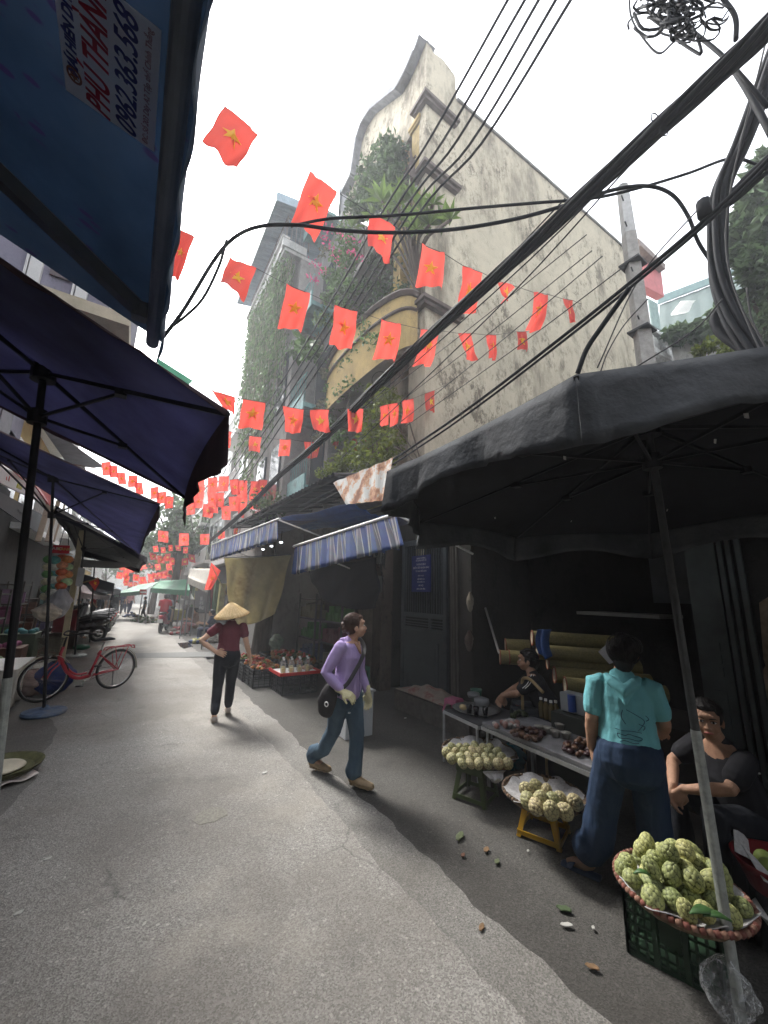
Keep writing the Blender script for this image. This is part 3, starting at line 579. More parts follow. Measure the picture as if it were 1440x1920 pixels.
# tree top right
t = thing('tree', 'tree with thick green crown at the right edge of the sky', 'tree', (12.6, -.4, 0))
b = MB()
for px, py, r in [(1430, 335, 30), (1415, 380, 34), (1400, 420, 26), (1440, 420, 40), (1395, 455, 22), (1420, 480, 32), (1385, 440, 14), (1440, 310, 26), (1450, 500, 34), (1405, 505, 16), (1380, 475, 10), (1470, 400, 50)]:
    c = P(px, py, X=11); rr = abs(P(px, py-r, X=11).z-c.z); b.cloud(c, (rr*.9, rr*.5, rr), 420, .24)
b.build('crown', LEAFD, t); b = MB(); c = P(1470, 520, X=11); b.loft([(c.x+.5, c.y-.6, 0), c, P(1450, 400, X=11)], [.28, .2, .08], n=10)
b.tube([c, P(1405, 440, X=11)], [.08, .03]); b.tube([c, P(1425, 360, X=11)], [.08, .03]); b.build('trunk', BARK, t)
t = thing('tree', 'thin leafed tree with bare twigs lower right of the big crown', 'tree', (12.2, -.2, 0)); b = MB()
for px, py, r in [(1420, 560, 20), (1400, 545, 12), (1435, 600, 22), (1425, 530, 14), (1440, 640, 16)]:
    c = P(px, py, X=11.5); rr = abs(P(px, py-r, X=11.5).z-c.z); b.cloud(c, (rr, rr*.5, rr), 90, .2)
b.build('crown', LEAFD, t); b = MB()
for px, py in [(1395, 540), (1410, 560), (1430, 520), (1385, 580)]: b.tube(bez([P(1450, 680, X=11.6), P((1450+px)/2+8, (680+py)/2, X=11.6), P(px, py, X=11.5)], 4), .025, 5)
b.build('trunk', BARK, t)
# far street trees
def ftree(px, py, Y, r, label, mat=LEAFD, n=3):
    c = P(px, py, Y=Y); t = thing('tree', label, 'tree', (c.x, c.y, 0)); b = MB()
    for k in range(9):
        o_ = V((random.uniform(-1, 1)*r*.7, random.uniform(-.4, .4)*r, random.uniform(-.6, .6)*r)); b.cloud(c+o_, (r*.42, r*.42, r*.34), 130, .3)
    b.build('crown', mat, t); b = MB(); b.loft([(c.x, c.y, 0), (c.x+.1, c.y, c.z*.6), c], [.22, .16, .08], n=8)
    for k in range(5): b.tube([(c.x+.1, c.y, c.z*.6), c+V((random.uniform(-1, 1)*r*.7, 0, random.uniform(-.2, .6)*r))], [.07, .02], 5)
    b.build('trunk', BARK, t)
ftree(340, 985, 22, 1.9, 'leafy street tree behind the flags left of the cable post'); ftree(375, 975, 25, 1.7, 'street tree tangled with cables on the right side', LEAF)
ftree(300, 1035, 32, 1.7, 'small dark street tree farther down the lane'); ftree(250, 1050, 44, 2.6, 'street tree near the end of the lane', LEAF)
ftree(335, 1030, 28, 1.5, 'thin crowned tree above the green awning', LEAFY); ftree(200, 1060, 48, 2.6, 'far tree above the end of the lane')

# ------------------------------------------------------------------ right: low shop fronts under the umbrellas (x = 4.38)
XF = 4.38
h = thing('shop_building', 'dark single storey shop fronts along the right pavement', 'building', (5.2, 4, 0))
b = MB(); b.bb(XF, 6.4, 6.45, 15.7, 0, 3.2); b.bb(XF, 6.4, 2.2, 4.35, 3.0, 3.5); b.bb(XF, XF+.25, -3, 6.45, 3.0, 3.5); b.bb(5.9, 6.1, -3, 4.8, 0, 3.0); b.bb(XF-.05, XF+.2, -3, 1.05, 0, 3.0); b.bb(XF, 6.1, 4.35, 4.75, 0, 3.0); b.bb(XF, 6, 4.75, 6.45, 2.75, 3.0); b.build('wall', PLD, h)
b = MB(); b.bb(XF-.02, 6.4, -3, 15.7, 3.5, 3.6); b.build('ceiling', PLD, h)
b = MB(); b.slab([P(1424, 1130, X=XF-.075), P(1440, 1120, X=XF-.075), P(1440, 1260, X=XF-.075), P(1432, 1235, X=XF-.075), ], .02); b.slab([P(1432, 1255, X=XF-.075), P(1440, 1240, X=XF-.075), P(1440, 1330, X=XF-.075), P(1434, 1300, X=XF-.075)], .02); b.build('bare_patch', M('peeled_plaster', (.32, .25, .18), .9, .3, 14, .4, 30), h)
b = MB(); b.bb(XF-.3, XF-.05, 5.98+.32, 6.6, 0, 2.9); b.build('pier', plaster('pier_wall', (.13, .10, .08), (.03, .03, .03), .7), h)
b = MB(); b.bb(XF-.16, XF+.0, 4.1, 4.34, 0, 2.9); b.build('pier', PLD, h)
b = MB()
for y in (4.45, 4.5, 4.38): b.cyl((XF-.18, y, .1), (XF-.18, y, 2.8), .02, 8)
b.build('drain_pipe', M('old_pipe', (.12, .11, .10), .7), h)
# panelled door with barred top
DOORM = M('blue_grey_door', (.060, .075, .085), .6, .15, 4, dirt=(.03, .035, .04), dscale=2)
t = thing('door', 'tall blue grey metal door with barred top and a notice on it', 'door', (XF-.02, 5.4, 0)); y0, y1 = 4.78, 6.02; x = XF-.04
b = MB(); b.bb(x, x+.05, y0, y0+.09, 0, 2.72); b.bb(x, x+.05, y1-.09, y1, 0, 2.72); b.bb(x, x+.05, y0+.09, y1-.09, 1.34, 1.42); b.bb(x, x+.05, y0+.09, y1-.09, 1.12, 1.17); b.bb(x, x+.05, y0+.09, y1-.09, 2.62, 2.72); b.bb(x, x+.05, y0+.4, y0+.45, 1.17, 1.34); b.build('frame', DOORM, t, mods='bevel')
b = MB(); b.bb(x+.012, x+.04, y0+.09, y1-.09, .02, 1.12); b.build('panel', DOORM, t)
b = MB(); b.bb(x, x+.01, y0+.2, y1-.2, .2, .95); b.bb(x-.008, x, y0+.27, y1-.27, .28, .87); b.build('panel_moulding', DOORM, t)
b = MB()
for i in range(16): yy = y0+.13+i*(y1-y0-.26)/15; b.cyl((x+.025, yy, 1.42), (x+.025, yy, 2.62), .011, 8)
for z in (1.2, 1.24, 1.29): b.bb(x+.015, x+.03, y0+.09, y1-.09, z, z+.015)
b.build('bars', DOORM, t)
b = MB(); b.bb(x+.1, x+.12, y0, y1, 0, 2.72); b.build('backing', DARK, t)
s = MB(); s.bb(x-.02, x-.008, 5.15, 5.68, 1.78, 2.42); sg = thing('notice_board', 'dark blue notice with white lettering fixed to the barred door', 'sign', (x-.014, 5.4, 1.78)); s.build('plate', M('blue_enamel', (.02, .03, .16), .4), sg)
for i, (z, st_, sz) in enumerate([(2.37, 'UBND PHƯỜNG', .035), (2.33, 'TỔ DÂN PHỐ SỐ', .04), (2.26, 'THÔNG BÁO', .045), (2.2, 'ĐIỂM TIẾP NHẬN RÁC', .045), (2.14, 'TỪ 18H ĐẾN 20H', .04), (2.06, 'ĐIỆN THOẠI', .03), (2.0, 'GIỜ MỞ CỬA', .035), (1.95, 'TỪ 8H ĐẾN 17H', .03), (1.89, 'HÀ NỘI', .04), (1.83, 'XIN CẢM ƠN', .04)]): text(st_, 'lettering', (x-.0205, 5.41, z), (0, -1, 0), (0, 0, 1), sz, M('enamel_white', (.6, .6, .65), .5), sg, .0008)
# side door leaves far right
t = thing('folding_door', 'row of narrow grey folding door leaves at the right wall', 'door', (XF-.1, 1.4, 0))
for i, (pa, pb_) in enumerate([((1290, 1075), (1348, 1078)), ((1352, 1078), (1362, 1078)), ((1368, 1078), (1378, 1078)), ((1386, 1079), (1398, 1080))]):
    a, c = P(*pa, X=XF-.1-.05*i), P(*pb_, X=XF-.1-.05*i); b = MB(); b.bb(a.x-.02, a.x+.02, c.y, a.y, 0, 2.6)
    if i == 0:
        for zz in (1.15, 1.25, 1.35): b.bb(a.x-.03, a.x-.02, c.y+.06, a.y-.16, zz-.035, zz+.035)
        b.bb(a.x-.032, a.x-.02, c.y+.06, a.y-.08, .3, 1.0)
    b.build('leaf', M('grey_door_leaf', (.10, .115, .115), .6, .2, 5), t, mods='bevel')
# shelf board, back window, whiteish counter in recess
tag(MB().bb(5.2, 5.85, 2.1, 3.1, 1.52, 1.56).build('shelf', M('pale_board', (.35, .34, .32), .7)), 'pale shelf board at the back of the dark shop', 'shelf')
tag(MB().bb(5.83, 5.88, 1.7, 2.4, 1.7, 2.5).build('panel_board', M('dim_grey', (.14, .145, .15), .7)), 'dim grey panel on the back wall of the dark shop', 'panel')
# rear shopfront pieces between pier and crates
t = thing('shutter_door', 'pale worn wooden door behind the woman in purple', 'door', (XF-.02, 7.2, 0)); b = MB(); b.bb(XF-.06, XF-.01, 6.68, 7.55, 0, 2.1); b.build('leaf', M('worn_door', (.20, .17, .14), .8, .25, 6, dirt=(.08, .07, .06)), t)
b = MB(); b.bb(XF-.08, XF-.06, 6.8, 7.42, 1.1, 1.9); b.bb(XF-.08, XF-.06, 6.8, 7.42, .2, .95); b.bb(XF-.09, XF-.06, 6.66, 6.72, 0, 2.15); b.bb(XF-.09, XF-.06, 7.5, 7.57, 0, 2.15); b.build('panel', M('worn_door_panel', (.16, .135, .11), .8, .3, 6), t)
# grey box (polystyrene/fridge) behind purple woman
t = thing('cool_box', 'grey white upright box standing behind the woman in purple', 'box', (2.61, 4.65, 0)); b = MB(); b.bb(2.42, 2.80, 4.45, 4.85, 0, .50); b.build('body', M('grey_box', (.42, .44, .45), .6, .1, 5), t, mods='bevel'); b = MB(); b.bb(2.40, 2.82, 4.43, 4.87, .505, .53); b.build('lid', M('grey_box_lid', (.36, .37, .38), .6), t, mods='bevel')
t = thing('crate', 'green plastic crate standing on end behind the woman in purple', 'crate', (3.6, 6.3, 0)); b = MB()
for z in (0, .2, .42): b.bb(3.4, 3.75, 6.1, 6.5, z, z+.05)
for xx, yy in ((3.4, 6.1), (3.71, 6.1), (3.4, 6.46), (3.71, 6.46)): b.bb(xx, xx+.04, yy, yy+.04, 0, .45)
b.build('body', M('green_plastic', (.02, .13, .07), .5), t)
# roof eave (dark tarp roof), rusted sheet, blue tarp
EV = M('dark_tarp', (.03, .03, .033), .7, .3, 5, .3, 12)
t = thing('shop_roof', 'dark sheet roof with ragged eave over the right hand shops', 'roof', (3.5, 9, 3.6)); b = MB()
e0, e1 = P(628, 886, X=2.8), P(432, 987, X=2.75)
corr(b, e0, e1, V((4.6, e1.y, e1.z+.35)), V((4.6, e0.y, e0.z+.35)), 90, .02); b.build('sheet', EV, t, mods='solid')
b = MB(); b.beam(e0+V((.1, 0, -.05)), e1+V((.1, 0, -.05)), .05, .05)
for k in np.linspace(0, 1, 12): p = lerp(e0, e1, k); b.beam(p+V((0, 0, -.05)), V((4.4, p.y, p.z+.22)), .04, .05)
b.build('rafters', BLK, t)
def rusty():
    mt, t_, bs = newmat('rusty_sheet'); N = t_.nodes.new; L = t_.links.new; tc = N('ShaderNodeTexCoord'); n = N('ShaderNodeTexNoise'); n.inputs['Scale'].default_value = 3.6; n.inputs['Detail'].default_value = 9; n.inputs['Roughness'].default_value = .68; L(tc.outputs['Object'], n.inputs[0])
    cr = N('ShaderNodeValToRGB'); e = cr.color_ramp.elements; e[0].position = .46; e[0].color = (.45, .46, .44, 1); e[1].position = .6; e[1].color = (.17, .055, .02, 1); e2 = e.new(.52); e2.color = (.42, .22, .11, 1); L(n.outputs[0], cr.inputs[0]); L(cr.outputs[0], bs.inputs['Base Color']); bs.inputs['Roughness'].default_value = .8; return mt
t = thing('roof_sheet', 'rust stained white corrugated sheet hanging above the striped awning', 'roof sheet', P(680, 900, X=2.75)); b = MB()
corr(b, P(624, 905, X=2.76), P(738, 858, X=2.76), P(724, 938, X=2.7), P(648, 946, X=2.7), 9, .012, 6); b.build('sheet', rusty(), t, mods='solid')
t = thing('tarpaulin', 'bunched blue tarpaulin under the dark eave', 'tarpaulin', P(600, 975, X=2.6)); b = MB(); a, c = P(525, 972, X=2.5), P(660, 945, X=2.75)
def tf(u, v):
    p = lerp(a, c, u); return (p.x+.15*math.sin(v*3)+.9*v, p.y, p.z-.16*math.sin(v*math.pi*.9)+.02*math.sin(v*40)+.02*math.sin(u*9))
b.grid(tf, 30, 30); b.build('sheet', M('blue_tarp', (.02, .07, .22), .5, .3, 6, .3, 10, trans=.15), t, mods='solid', smooth=True)

t = thing('shop_roof', 'dark roof sheet hidden behind the black umbrella, added to shade the stall', 'roof', (3.7, 1, 2.8)); b = MB(); b.grid(lambda u, v: (2.95+1.4*v, -3+7.4*u, 2.72+.3*v-.04*math.sin(u*22)), 30, 4); b.build('sheet', EV, t, mods='solid')  # unseen roof, added to cut the sky light over the stall
# striped awnings
def stripes(name, fac):
    mt, t_, bs = newmat(name); N = t_.nodes.new; L = t_.links.new; uv = N('ShaderNodeUVMap'); sp = N('ShaderNodeSeparateXYZ'); L(uv.outputs[0], sp.inputs[0])
    mu = N('ShaderNodeMath'); mu.operation = 'MULTIPLY'; mu.inputs[1].default_value = fac; L(sp.outputs[0], mu.inputs[0]); fr = N('ShaderNodeMath'); fr.operation = 'FRACT'; L(mu.outputs[0], fr.inputs[0])
    cr = N('ShaderNodeValToRGB'); cr.color_ramp.interpolation = 'CONSTANT'; e = cr.color_ramp.elements
    B_, Wt, Gy, Lb = (.045, .085, .26, 1), (.42, .42, .43, 1), (.13, .14, .19, 1), (.10, .15, .34, 1)
    for i, (p, c) in enumerate([(0, B_), (.36, Wt), (.40, Gy), (.52, Wt), (.55, Lb), (.66, Gy), (.72, Wt), (.78, Gy), (.9, Wt), (.94, B_)]):
        el = e[i] if i < 2 else e.new(p); el.position = p; el.color = c
    n = N('ShaderNodeTexNoise'); n.inputs['Scale'].default_value = 5; n.inputs['Detail'].default_value = 6
    mx = N('ShaderNodeMix'); mx.data_type = 'RGBA'; mx.blend_type = 'MULTIPLY'; mx.inputs[0].default_value = .5; L(fr.outputs[0], cr.inputs[0]); L(cr.outputs[0], mx.inputs[6]); L(n.outputs['Color'], mx.inputs[7])
    L(mx.outputs[2], bs.inputs['Base Color']); bs.inputs['Roughness'].default_value = .8
    tr = N('ShaderNodeBsdfTranslucent'); L(mx.outputs[2], tr.inputs[0]); ms = N('ShaderNodeMixShader'); ms.inputs[0].default_value = .35; L(bs.outputs[0], ms.inputs[1]); L(tr.outputs[0], ms.inputs[2]); L(ms.outputs[0], t_.nodes['Material Output'].inputs[0]); return mt
def awning(label, tl, tr_, bl, br, X0, X1, fac, back=1.1, name='awning', ripple=.03, nst=None, mat=None):
    A, B_, C_, D_ = P(*tl, X=X0), P(*tr_, X=X0), P(*br, X=X1), P(*bl, X=X1); t = thing(name, label, 'awning', (A+B_)/2); b = MB()
    def f(u, v):
        p = lerp(lerp(A, B_, u), lerp(D_, C_, u), v); w1 = ripple*v*(math.sin(u*fac*9)+.6*math.sin(u*fac*23+1)); sc_ = -.03*abs(math.sin(u*fac*math.pi*1.5))*(v > .97)
        return (p.x-w1, p.y+w1*.5, p.z+sc_)
    b.grid(f, int(fac*14), 12); b.build('valance', mat or stripes(label[:20], fac), t, mods='solid', smooth=True)
    b = MB(); b.cyl(A+(A-B_)*.02, B_+(B_-A)*.02, .022, 10); b.build('front_rod', WHITE, t)
    b = MB(); b.grid(lambda u, v: lerp(A, B_, u)+V((back*v, 0, .28*v-.07*math.sin(v*math.pi))), 12, 8); b.build('canopy', M('grey_blue_canvas', (.14, .15, .22), .8, .2, 4, trans=.25), t, mods='solid', smooth=True)
    for q in (A, B_): b = MB(); b.cyl(q, q+V((back, 0, -.35)), .014, 8); b.build('arm', WHITE, t)
    return t
awning('blue and white striped awning valance nearest the black umbrella', (553, 1024), (742, 964), (549, 1075), (760, 1022), 2.4, 2.3, 8, 1.2)
awning('faded blue striped awning valance beside the khaki tarp', (398, 1021), (520, 974), (397, 1050), (516, 1012), 2.1, 2.0, 16, 1.4, ripple=.04)
# lamps under the awning (lit bulbs)
LB = newmat('lit_bulb'); LB[2].inputs['Emission Color'].default_value = (.9, .95, 1, 1); LB[2].inputs['Emission Strength'].default_value = 1.2; LB = LB[0]
for i, (px, py, nm) in enumerate([(493, 1030, 'leftmost of the three lamps under the awning'), (509, 1024, 'middle one of the three lamps under the awning'), (527, 1017, 'rightmost of the three lamps under the awning')]):
    c = P(px, py, X=2.9); t = thing('pendant_lamp', 'small round lit lamp, '+nm, 'lamp', c); b = MB(); b.ell(c, (.04, .04, .022)); b.build('bulb', LB, t); b = MB(); b.cyl(c+V((0, 0, .03)), c+V((0, 0, .4)), .008, 6); b.build('cord', BLK, t)
# khaki tarp
def cloth(name, label, cat, A, B_, C_, D_, mat, folds=6, depth=.06, swag=0., n=(40, 30), eyelets=False):
    t = thing(name, label, cat, (V(A)+V(B_))/2); b = MB(); A, B_, C_, D_ = map(V, (A, B_, C_, D_)); nn = (B_-A).cross(D_-A).normalized()
    def f(u, v):
        p = lerp(lerp(A, B_, u), lerp(D_, C_, u), v)
        fold = math.sin(u*folds*2*math.pi+v*2.5)*.5+math.sin(u*folds*5+v*6+1)*.3+math.sin((u+v)*9)*.3
        return p+nn*depth*fold*(.3+v)-V((0, 0, swag*4*u*(1-u)*(.2+v*.8)))
    b.grid(f, *n); b.build('sheet', mat, t, mods='solid', smooth=True)
    b = MB(); b.cyl(A, B_, .01, 6); b.build('rope', WIRE, t); return t
KH = M('khaki_tarp', (.60, .54, .33), .85, .2, 3, .3, 20, dirt=(.22, .14, .08), dscale=1.4, dlo=.55, dhi=.75, trans=.5)
cloth('tarpaulin', 'stained khaki tarpaulin hanging behind the woman in the conical hat', 'tarpaulin', P(420, 1046, Y=9.3), P(546, 1040, Y=8.2), P(515, 1150, Y=8.4), P(432, 1168, Y=9.2), KH, 3, .09, .12)
cloth('tarpaulin', 'black cloth sheet sagging below the striped awning', 'tarpaulin', P(575, 1066, X=3.5), P(706, 1045, X=3.5), P(706, 1140, X=3.55), P(592, 1110, X=3.5), M('black_cloth', (.022, .024, .034), .8, .2, 4), 2, .08, .15)
# grey drain column, tree trunk, bags
t = thing('drain_pipe', 'grey vertical downpipe column right of the khaki tarp', 'pipe', (3.3, 8, 0)); c = P(546, 1222, Z=0); X_ = c.x
b = MB(); b.cyl((X_, c.y, 0), (X_, c.y, 3.0), .105, 18); b.build('pipe', M('grey_pipe', (.26, .27, .26), .6, .2, 5, dirt=(.12, .12, .11)), t, smooth=False)
b = MB()
for z in (.62, .78, 1.9): b.cyl((X_, c.y, z), (X_, c.y, z+.05), .125, 18)
b.build('collar', M('grey_pipe', (.26, .27, .26)), t)
t = thing('tree', 'brown street tree trunk behind the fruit crates', 'tree', P(487, 1235, Z=0)); c = P(487, 1235, Z=0); b = MB(); b.loft([c, c+V((.03, 0, 1)), c+V((.05, .1, 2.2)), c+V((0, .2, 3.4))], [.26, .22, .2, .17], n=14); b.build('trunk', BARK, t)
b = MB(); b.cloud(c+V((0, .4, 4.2)), (.7, .6, .5), 300, .14); b.build('crown', LEAFD, t)
def bagmesh(c, r, hgt, seed=0):
    b = MB(); rg = random.Random(seed); ph = [rg.random()*6 for _ in range(4)]; c = V(c)
    def f(u, v):
        a = u*2*math.pi; rr = r*(math.sin(min(1, v*1.5)*math.pi/2)**.5 if v < .6 else 1-.75*((v-.6)/.4)**1.2)*(1+.10*math.sin(a*3+ph[0]+v*4)+.05*math.sin(a*9+ph[1]+v*7)+.05*math.sin(v*22+a*2)); return c+V((math.cos(a)*rr, math.sin(a)*rr, v*hgt))
    b.grid(f, 48, 30); return b
def plastic():
    mt, t_, bs = newmat('clear_plastic'); N = t_.nodes.new; L = t_.links.new; bs.inputs['Base Color'].default_value = (.8, .82, .82, 1); bs.inputs['Roughness'].default_value = .12; bs.inputs['Specular IOR Level'].default_value = .7
    g = N('ShaderNodeBsdfTransparent'); lw = N('ShaderNodeLayerWeight'); lw.inputs[0].default_value = .35; n = N('ShaderNodeTexNoise'); n.inputs['Scale'].default_value = 9; n.inputs['Detail'].default_value = 5; n.inputs['Distortion'].default_value = 1.5
    r = N('ShaderNodeMapRange'); r.inputs[1].default_value = .5; r.inputs[2].default_value = .68; r.inputs[4].default_value = .5; L(n.outputs[0], r.inputs[0]); ad = N('ShaderNodeMath'); ad.use_clamp = True; L(lw.outputs['Facing'], ad.inputs[0]); L(r.outputs[0], ad.inputs[1])
    mu = N('ShaderNodeMath'); mu.operation = 'MULTIPLY'; mu.inputs[1].default_value = .62; L(ad.outputs[0], mu.inputs[0])
    ms = N('ShaderNodeMixShader'); L(mu.outputs[0], ms.inputs[0]); L(g.outputs[0], ms.inputs[1]); L(bs.outputs[0], ms.inputs[2]); L(ms.outputs[0], t_.nodes['Material Output'].inputs[0])
    bp = N('ShaderNodeBump'); bp.inputs['Strength'].default_value = .8; L(n.outputs[0], bp.inputs['Height']); L(bp.outputs[0], bs.inputs['Normal']); return mt
CLR = plastic()
tag(bagmesh(P(517, 1212, Z=.4)-V((0, 0, .1)), .17, .4, 2).build('plastic_bag', M('greenish_bag', (.30, .38, .30), .4, .3, 9, trans=.4), smooth=True), 'pale green bag of produce hanging behind the fruit crates', 'bag')
tag(bagmesh(P(1372, 1918, Z=.02), .095, .22, 5).build('plastic_bag', CLR, smooth=True), 'clear plastic bag at the foot of the umbrella pole', 'bag')
# meters, wires and oddments on the dark fronts
for i, (y, z, lb) in enumerate([(6.12+.2, 2.3, 'upper dim meter box on the pier left of the barred door'), (6.2+.2, 1.75, 'lower dim meter box on the pier left of the barred door')]):
    t = thing('meter_box', lb, 'meter box', (4.02, y, z)); b = MB(); b.bb(3.95, 4.075, y-.12, y+.12, z, z+.32); b.build('case', M('meter_grey', (.13, .13, .125), .6, .2, 6), t, mods='bevel'); b = MB(); b.cyl((3.948, y, z+.2), (3.94, y, z+.2), .06, 16); b.build('dial', GLASS, t)
b = MB(); rg = random.Random(31)
for k in range(9): y = 6.25+rg.uniform(-.12, .25); b.tube(bez([(4.06, y, 2.95), (3.98, y+rg.uniform(-.15, .15), 2.6), (4.0, y+rg.uniform(-.1, .1), 2.25), (4.05, y, 1.5+rg.random())], 5), .007, 5)
tag(b.build('wires', CABLE, smooth=True), 'loose black wires hanging down the dark pier', 'wires')
for i, (y, z, c, lb) in enumerate([(8.2, 1.5, (.10, .09, .07), 'brown goods shelf unit behind the crates, nearer'), (9.6, 1.6, (.07, .09, .08), 'greenish goods shelf unit behind the crates, farther')]):
    t = thing('goods_rack', lb, 'rack', (4.1, y, 0)); b = MB()
    for k in range(4): b.bb(3.95, 4.34, y-.55, y+.55, .1+k*.48, .13+k*.48)
    for yy in (y-.55, y+.55): b.bb(3.93, 3.97, yy-.02, yy+.02, 0, 1.7)
    b.build('frame', M('rack_metal', (.10, .10, .10), .6), t)
    for k in range(3):
        b = MB(); yy = y-.5
        while yy < y+.4: w3 = rg.uniform(.08, .2); b.bb(4.0, 4.28, yy, yy+w3, .135+k*.48, .135+k*.48+rg.uniform(.15, .38)); yy += w3+.02
        b.build('goods', M('rgoods_%d_%d' % (i, k), [max(0, q*rg.uniform(.6, 2.6)) for q in c], .6, .3, 8), t)
tag(MB().bb(3.0, 4.36, -.75, -.70, 0, 2.7).build('tarpaulin', EV), 'unseen dark sheet added to block side light at the fruit stall', 'tarpaulin')  # out of view, added to keep side light off the seated woman

# ------------------------------------------------------------------ umbrellas
def umb(name, label, hub, corners, foot, runner, cmat, vmat, pmat, vdrop=.2, polr=.019, sagk=.05, base=None, vs=None, shade_mat=None, rows=10, topr=None, flat=None):
    """market umbrella: hub + ring of corners (3-D), straight pole down to foot, ribs, struts, valance"""
    hub = V(hub); cs = [V(c) for c in corners]; n = len(cs); foot = V(foot); t = thing(name, label, 'umbrella', foot); runner = V(runner)
    b = MB()
    for i in range(n):
        a, c = cs[i], cs[(i+1) % n]
        def f(u, v, a=a, c=c):
            e = lerp(a, c, u)+(hub-lerp(a, c, u))*(.03*4*u*(1-u)); p = lerp(hub, e, v); return p-V((0, 0, sagk*4*v*(1-v)*(.5+2*u*(1-u))+.012*u*(1-u)*math.sin(u*17+v*9)*(1-v)))
        b.grid(f, rows, rows)
    b.build('canopy', cmat, t, mods='solid', smooth=True)
    if shade_mat:
        l_ = MB(); l_.v = [(x+(hub.x-x)*.012, y+(hub.y-y)*.012, z-.014) for x, y, z in b.v]; l_.f = list(b.f); l_.mi = [0]*len(b.f); l_.build('shade_sheet', shade_mat, t, smooth=True)  # extra dark sheet below the cloth, shade of the underside put into its colour
    b = MB()
    for i in range(n):
        a, c = cs[i], cs[(i+1) % n]; vd = vdrop if vs is None or i in vs else .025
        def g(u, v, a=a, c=c, vdrop=vd):
            e = lerp(a, c, u)+(hub-lerp(a, c, u))*(.03*4*u*(1-u)); o_ = (e-hub); o_.z = 0; o_.normalize()
            return e+V((0, 0, -vdrop*v*(.85+.15*math.cos(u*2*math.pi))))+o_*(.02*math.sin(u*14+i)*v+.015*v+.009*math.sin(u*47+i*2+v*2)*v+.006*math.sin(u*90)*v)
        b.grid(g, rows*2, 5)
    b.build('valance', vmat, t, mods='solid', smooth=True)
    for c in cs:
        b = MB(); b.beam(lerp(hub, c, .02)-V((0, 0, .03)), c-V((0, 0, .015)), .014, .02); r = b.build('rib', BLK, t)
        b = MB(); mid = lerp(hub, c, .5)-V((0, 0, .04)); b.beam(runner, mid, .012, .016); b.box(mid, (.05, .05, .03)); s_ = b.build('strut', BLK, t)
    b = MB(); d = (hub-foot).normalized(); b.cyl(hub-d*.08, hub+d*.03, .06, 14); b.build('hub', BLK, t); b = MB(); b.cyl(runner-d*.04, runner+d*.04, .045, 14); b.build('runner', BLK, t)
    b = MB(); js = lerp(foot, hub, .42); b.cyl(js, hub, polr*.85, 14); b.build('upper_pole', pmat[1], t, smooth=False); b = MB(); b.cyl(foot, js, polr, 14); b.build('pole', pmat[0], t)
    if base:
        b = MB(); b.lathe(foot-V((0, 0, foot.z)), [(.24, .01), (.25, .03), (.24, .055), (.06, .075), (.03, .12)], 32); b.build('base', base, t)
    return t
# near left navy umbrella (square)
A = P(430, 772, Z=2.45); B_ = P(347, 930, Z=2.4); C_ = V((-1.5, 1.6, plane_z((430, 772), (0, 475), -1.5, 1.6))); D_ = V((-1.5, 4.0, plane_z((347, 930), (0, 762), -1.5, 4.0)))
hub = P(83, 690, Y=2.8); ft = P(0, 1392, Y=2.8); ft = hub+(ft-hub)*(hub.z/(hub.z-ft.z)); ft.z = 0
umb('patio_umbrella', 'large tilted navy patio umbrella nearest the camera on the left', hub, [A, B_, D_, C_], ft, P(70, 782, Y=2.8), NAVY, NAVYV, (GALV, BLK), .24, .022, .02, None, vs=(0,))
# second navy umbrella
A = P(300, 944, Z=2.75); B_ = P(262, 1040, Z=2.62); hub = P(100, 893, Y=6.5); ft = P(82, 1340, Z=0)
C_ = V((-2.3, 4.9, plane_z((300, 944), (0, 806), -2.3, 4.9))); D_ = V((-2.3, 8.2, plane_z((262, 1030), (0, 862), -2.3, 8.2)))
umb('patio_umbrella', 'second navy patio umbrella with a round blue base beside the red bicycle', hub, [A, B_, D_, C_], ft, lerp(hub, ft, .16), NAVY, NAVYV, (BLK, BLK), .2, .02, .03, M('blue_grey_base', (.10, .15, .24), .8, .3, 10, dirt=(.2, .2, .2), dscale=6), vs=(0,))
# third, dark tent with pale edge
GRYC = M('grey_canopy', (.12, .12, .12), .8, .2, 4, trans=.3)
A = P(276, 1046, Z=2.6); B_ = P(262, 1068, Z=2.55); hub = P(160, 985, Y=9.5); C_ = P(105, 948, Y=8.2); D_ = P(150, 1030, Y=12.5); ft = P(140, 1232, Z=0)
umb('canopy_tent', 'grey topped canopy with a pale edge behind the navy umbrellas', hub, [A, B_, D_, C_], ft, lerp(hub, ft, .15), GRYC, M('dark_trim_cloth', (.02, .02, .03), .8, .2, 4), (BLK, BLK), .16, .018, .02, GALV)
b = MB(); b.beam(P(110, 956, Y=8.1), P(272, 1046, Z=2.62), .05, .03); o = b.build('canopy_edge_rail', WHITE); tag(o, 'bright white rail along the edge of the grey canopy', 'rail')
t = thing('canopy_tent', 'far dark canopy above the parked scooters', 'umbrella', P(170, 1200, Z=0)); b = MB(); q = [P(120, 1046, Y=12), P(272, 1058, Y=13.5), P(215, 1066, Y=16), P(130, 1062, Y=16)]
b.grid(lambda u, v: lerp(lerp(q[0], q[1], u), lerp(q[3], q[2], u), v), 12, 8); b.build('canopy', GRYC, t, mods='solid'); b = MB(); b.cyl(P(168, 1205, Z=0), P(178, 1050, Y=P(168, 1205, Z=0).y), .02); b.build('pole', BLK, t)
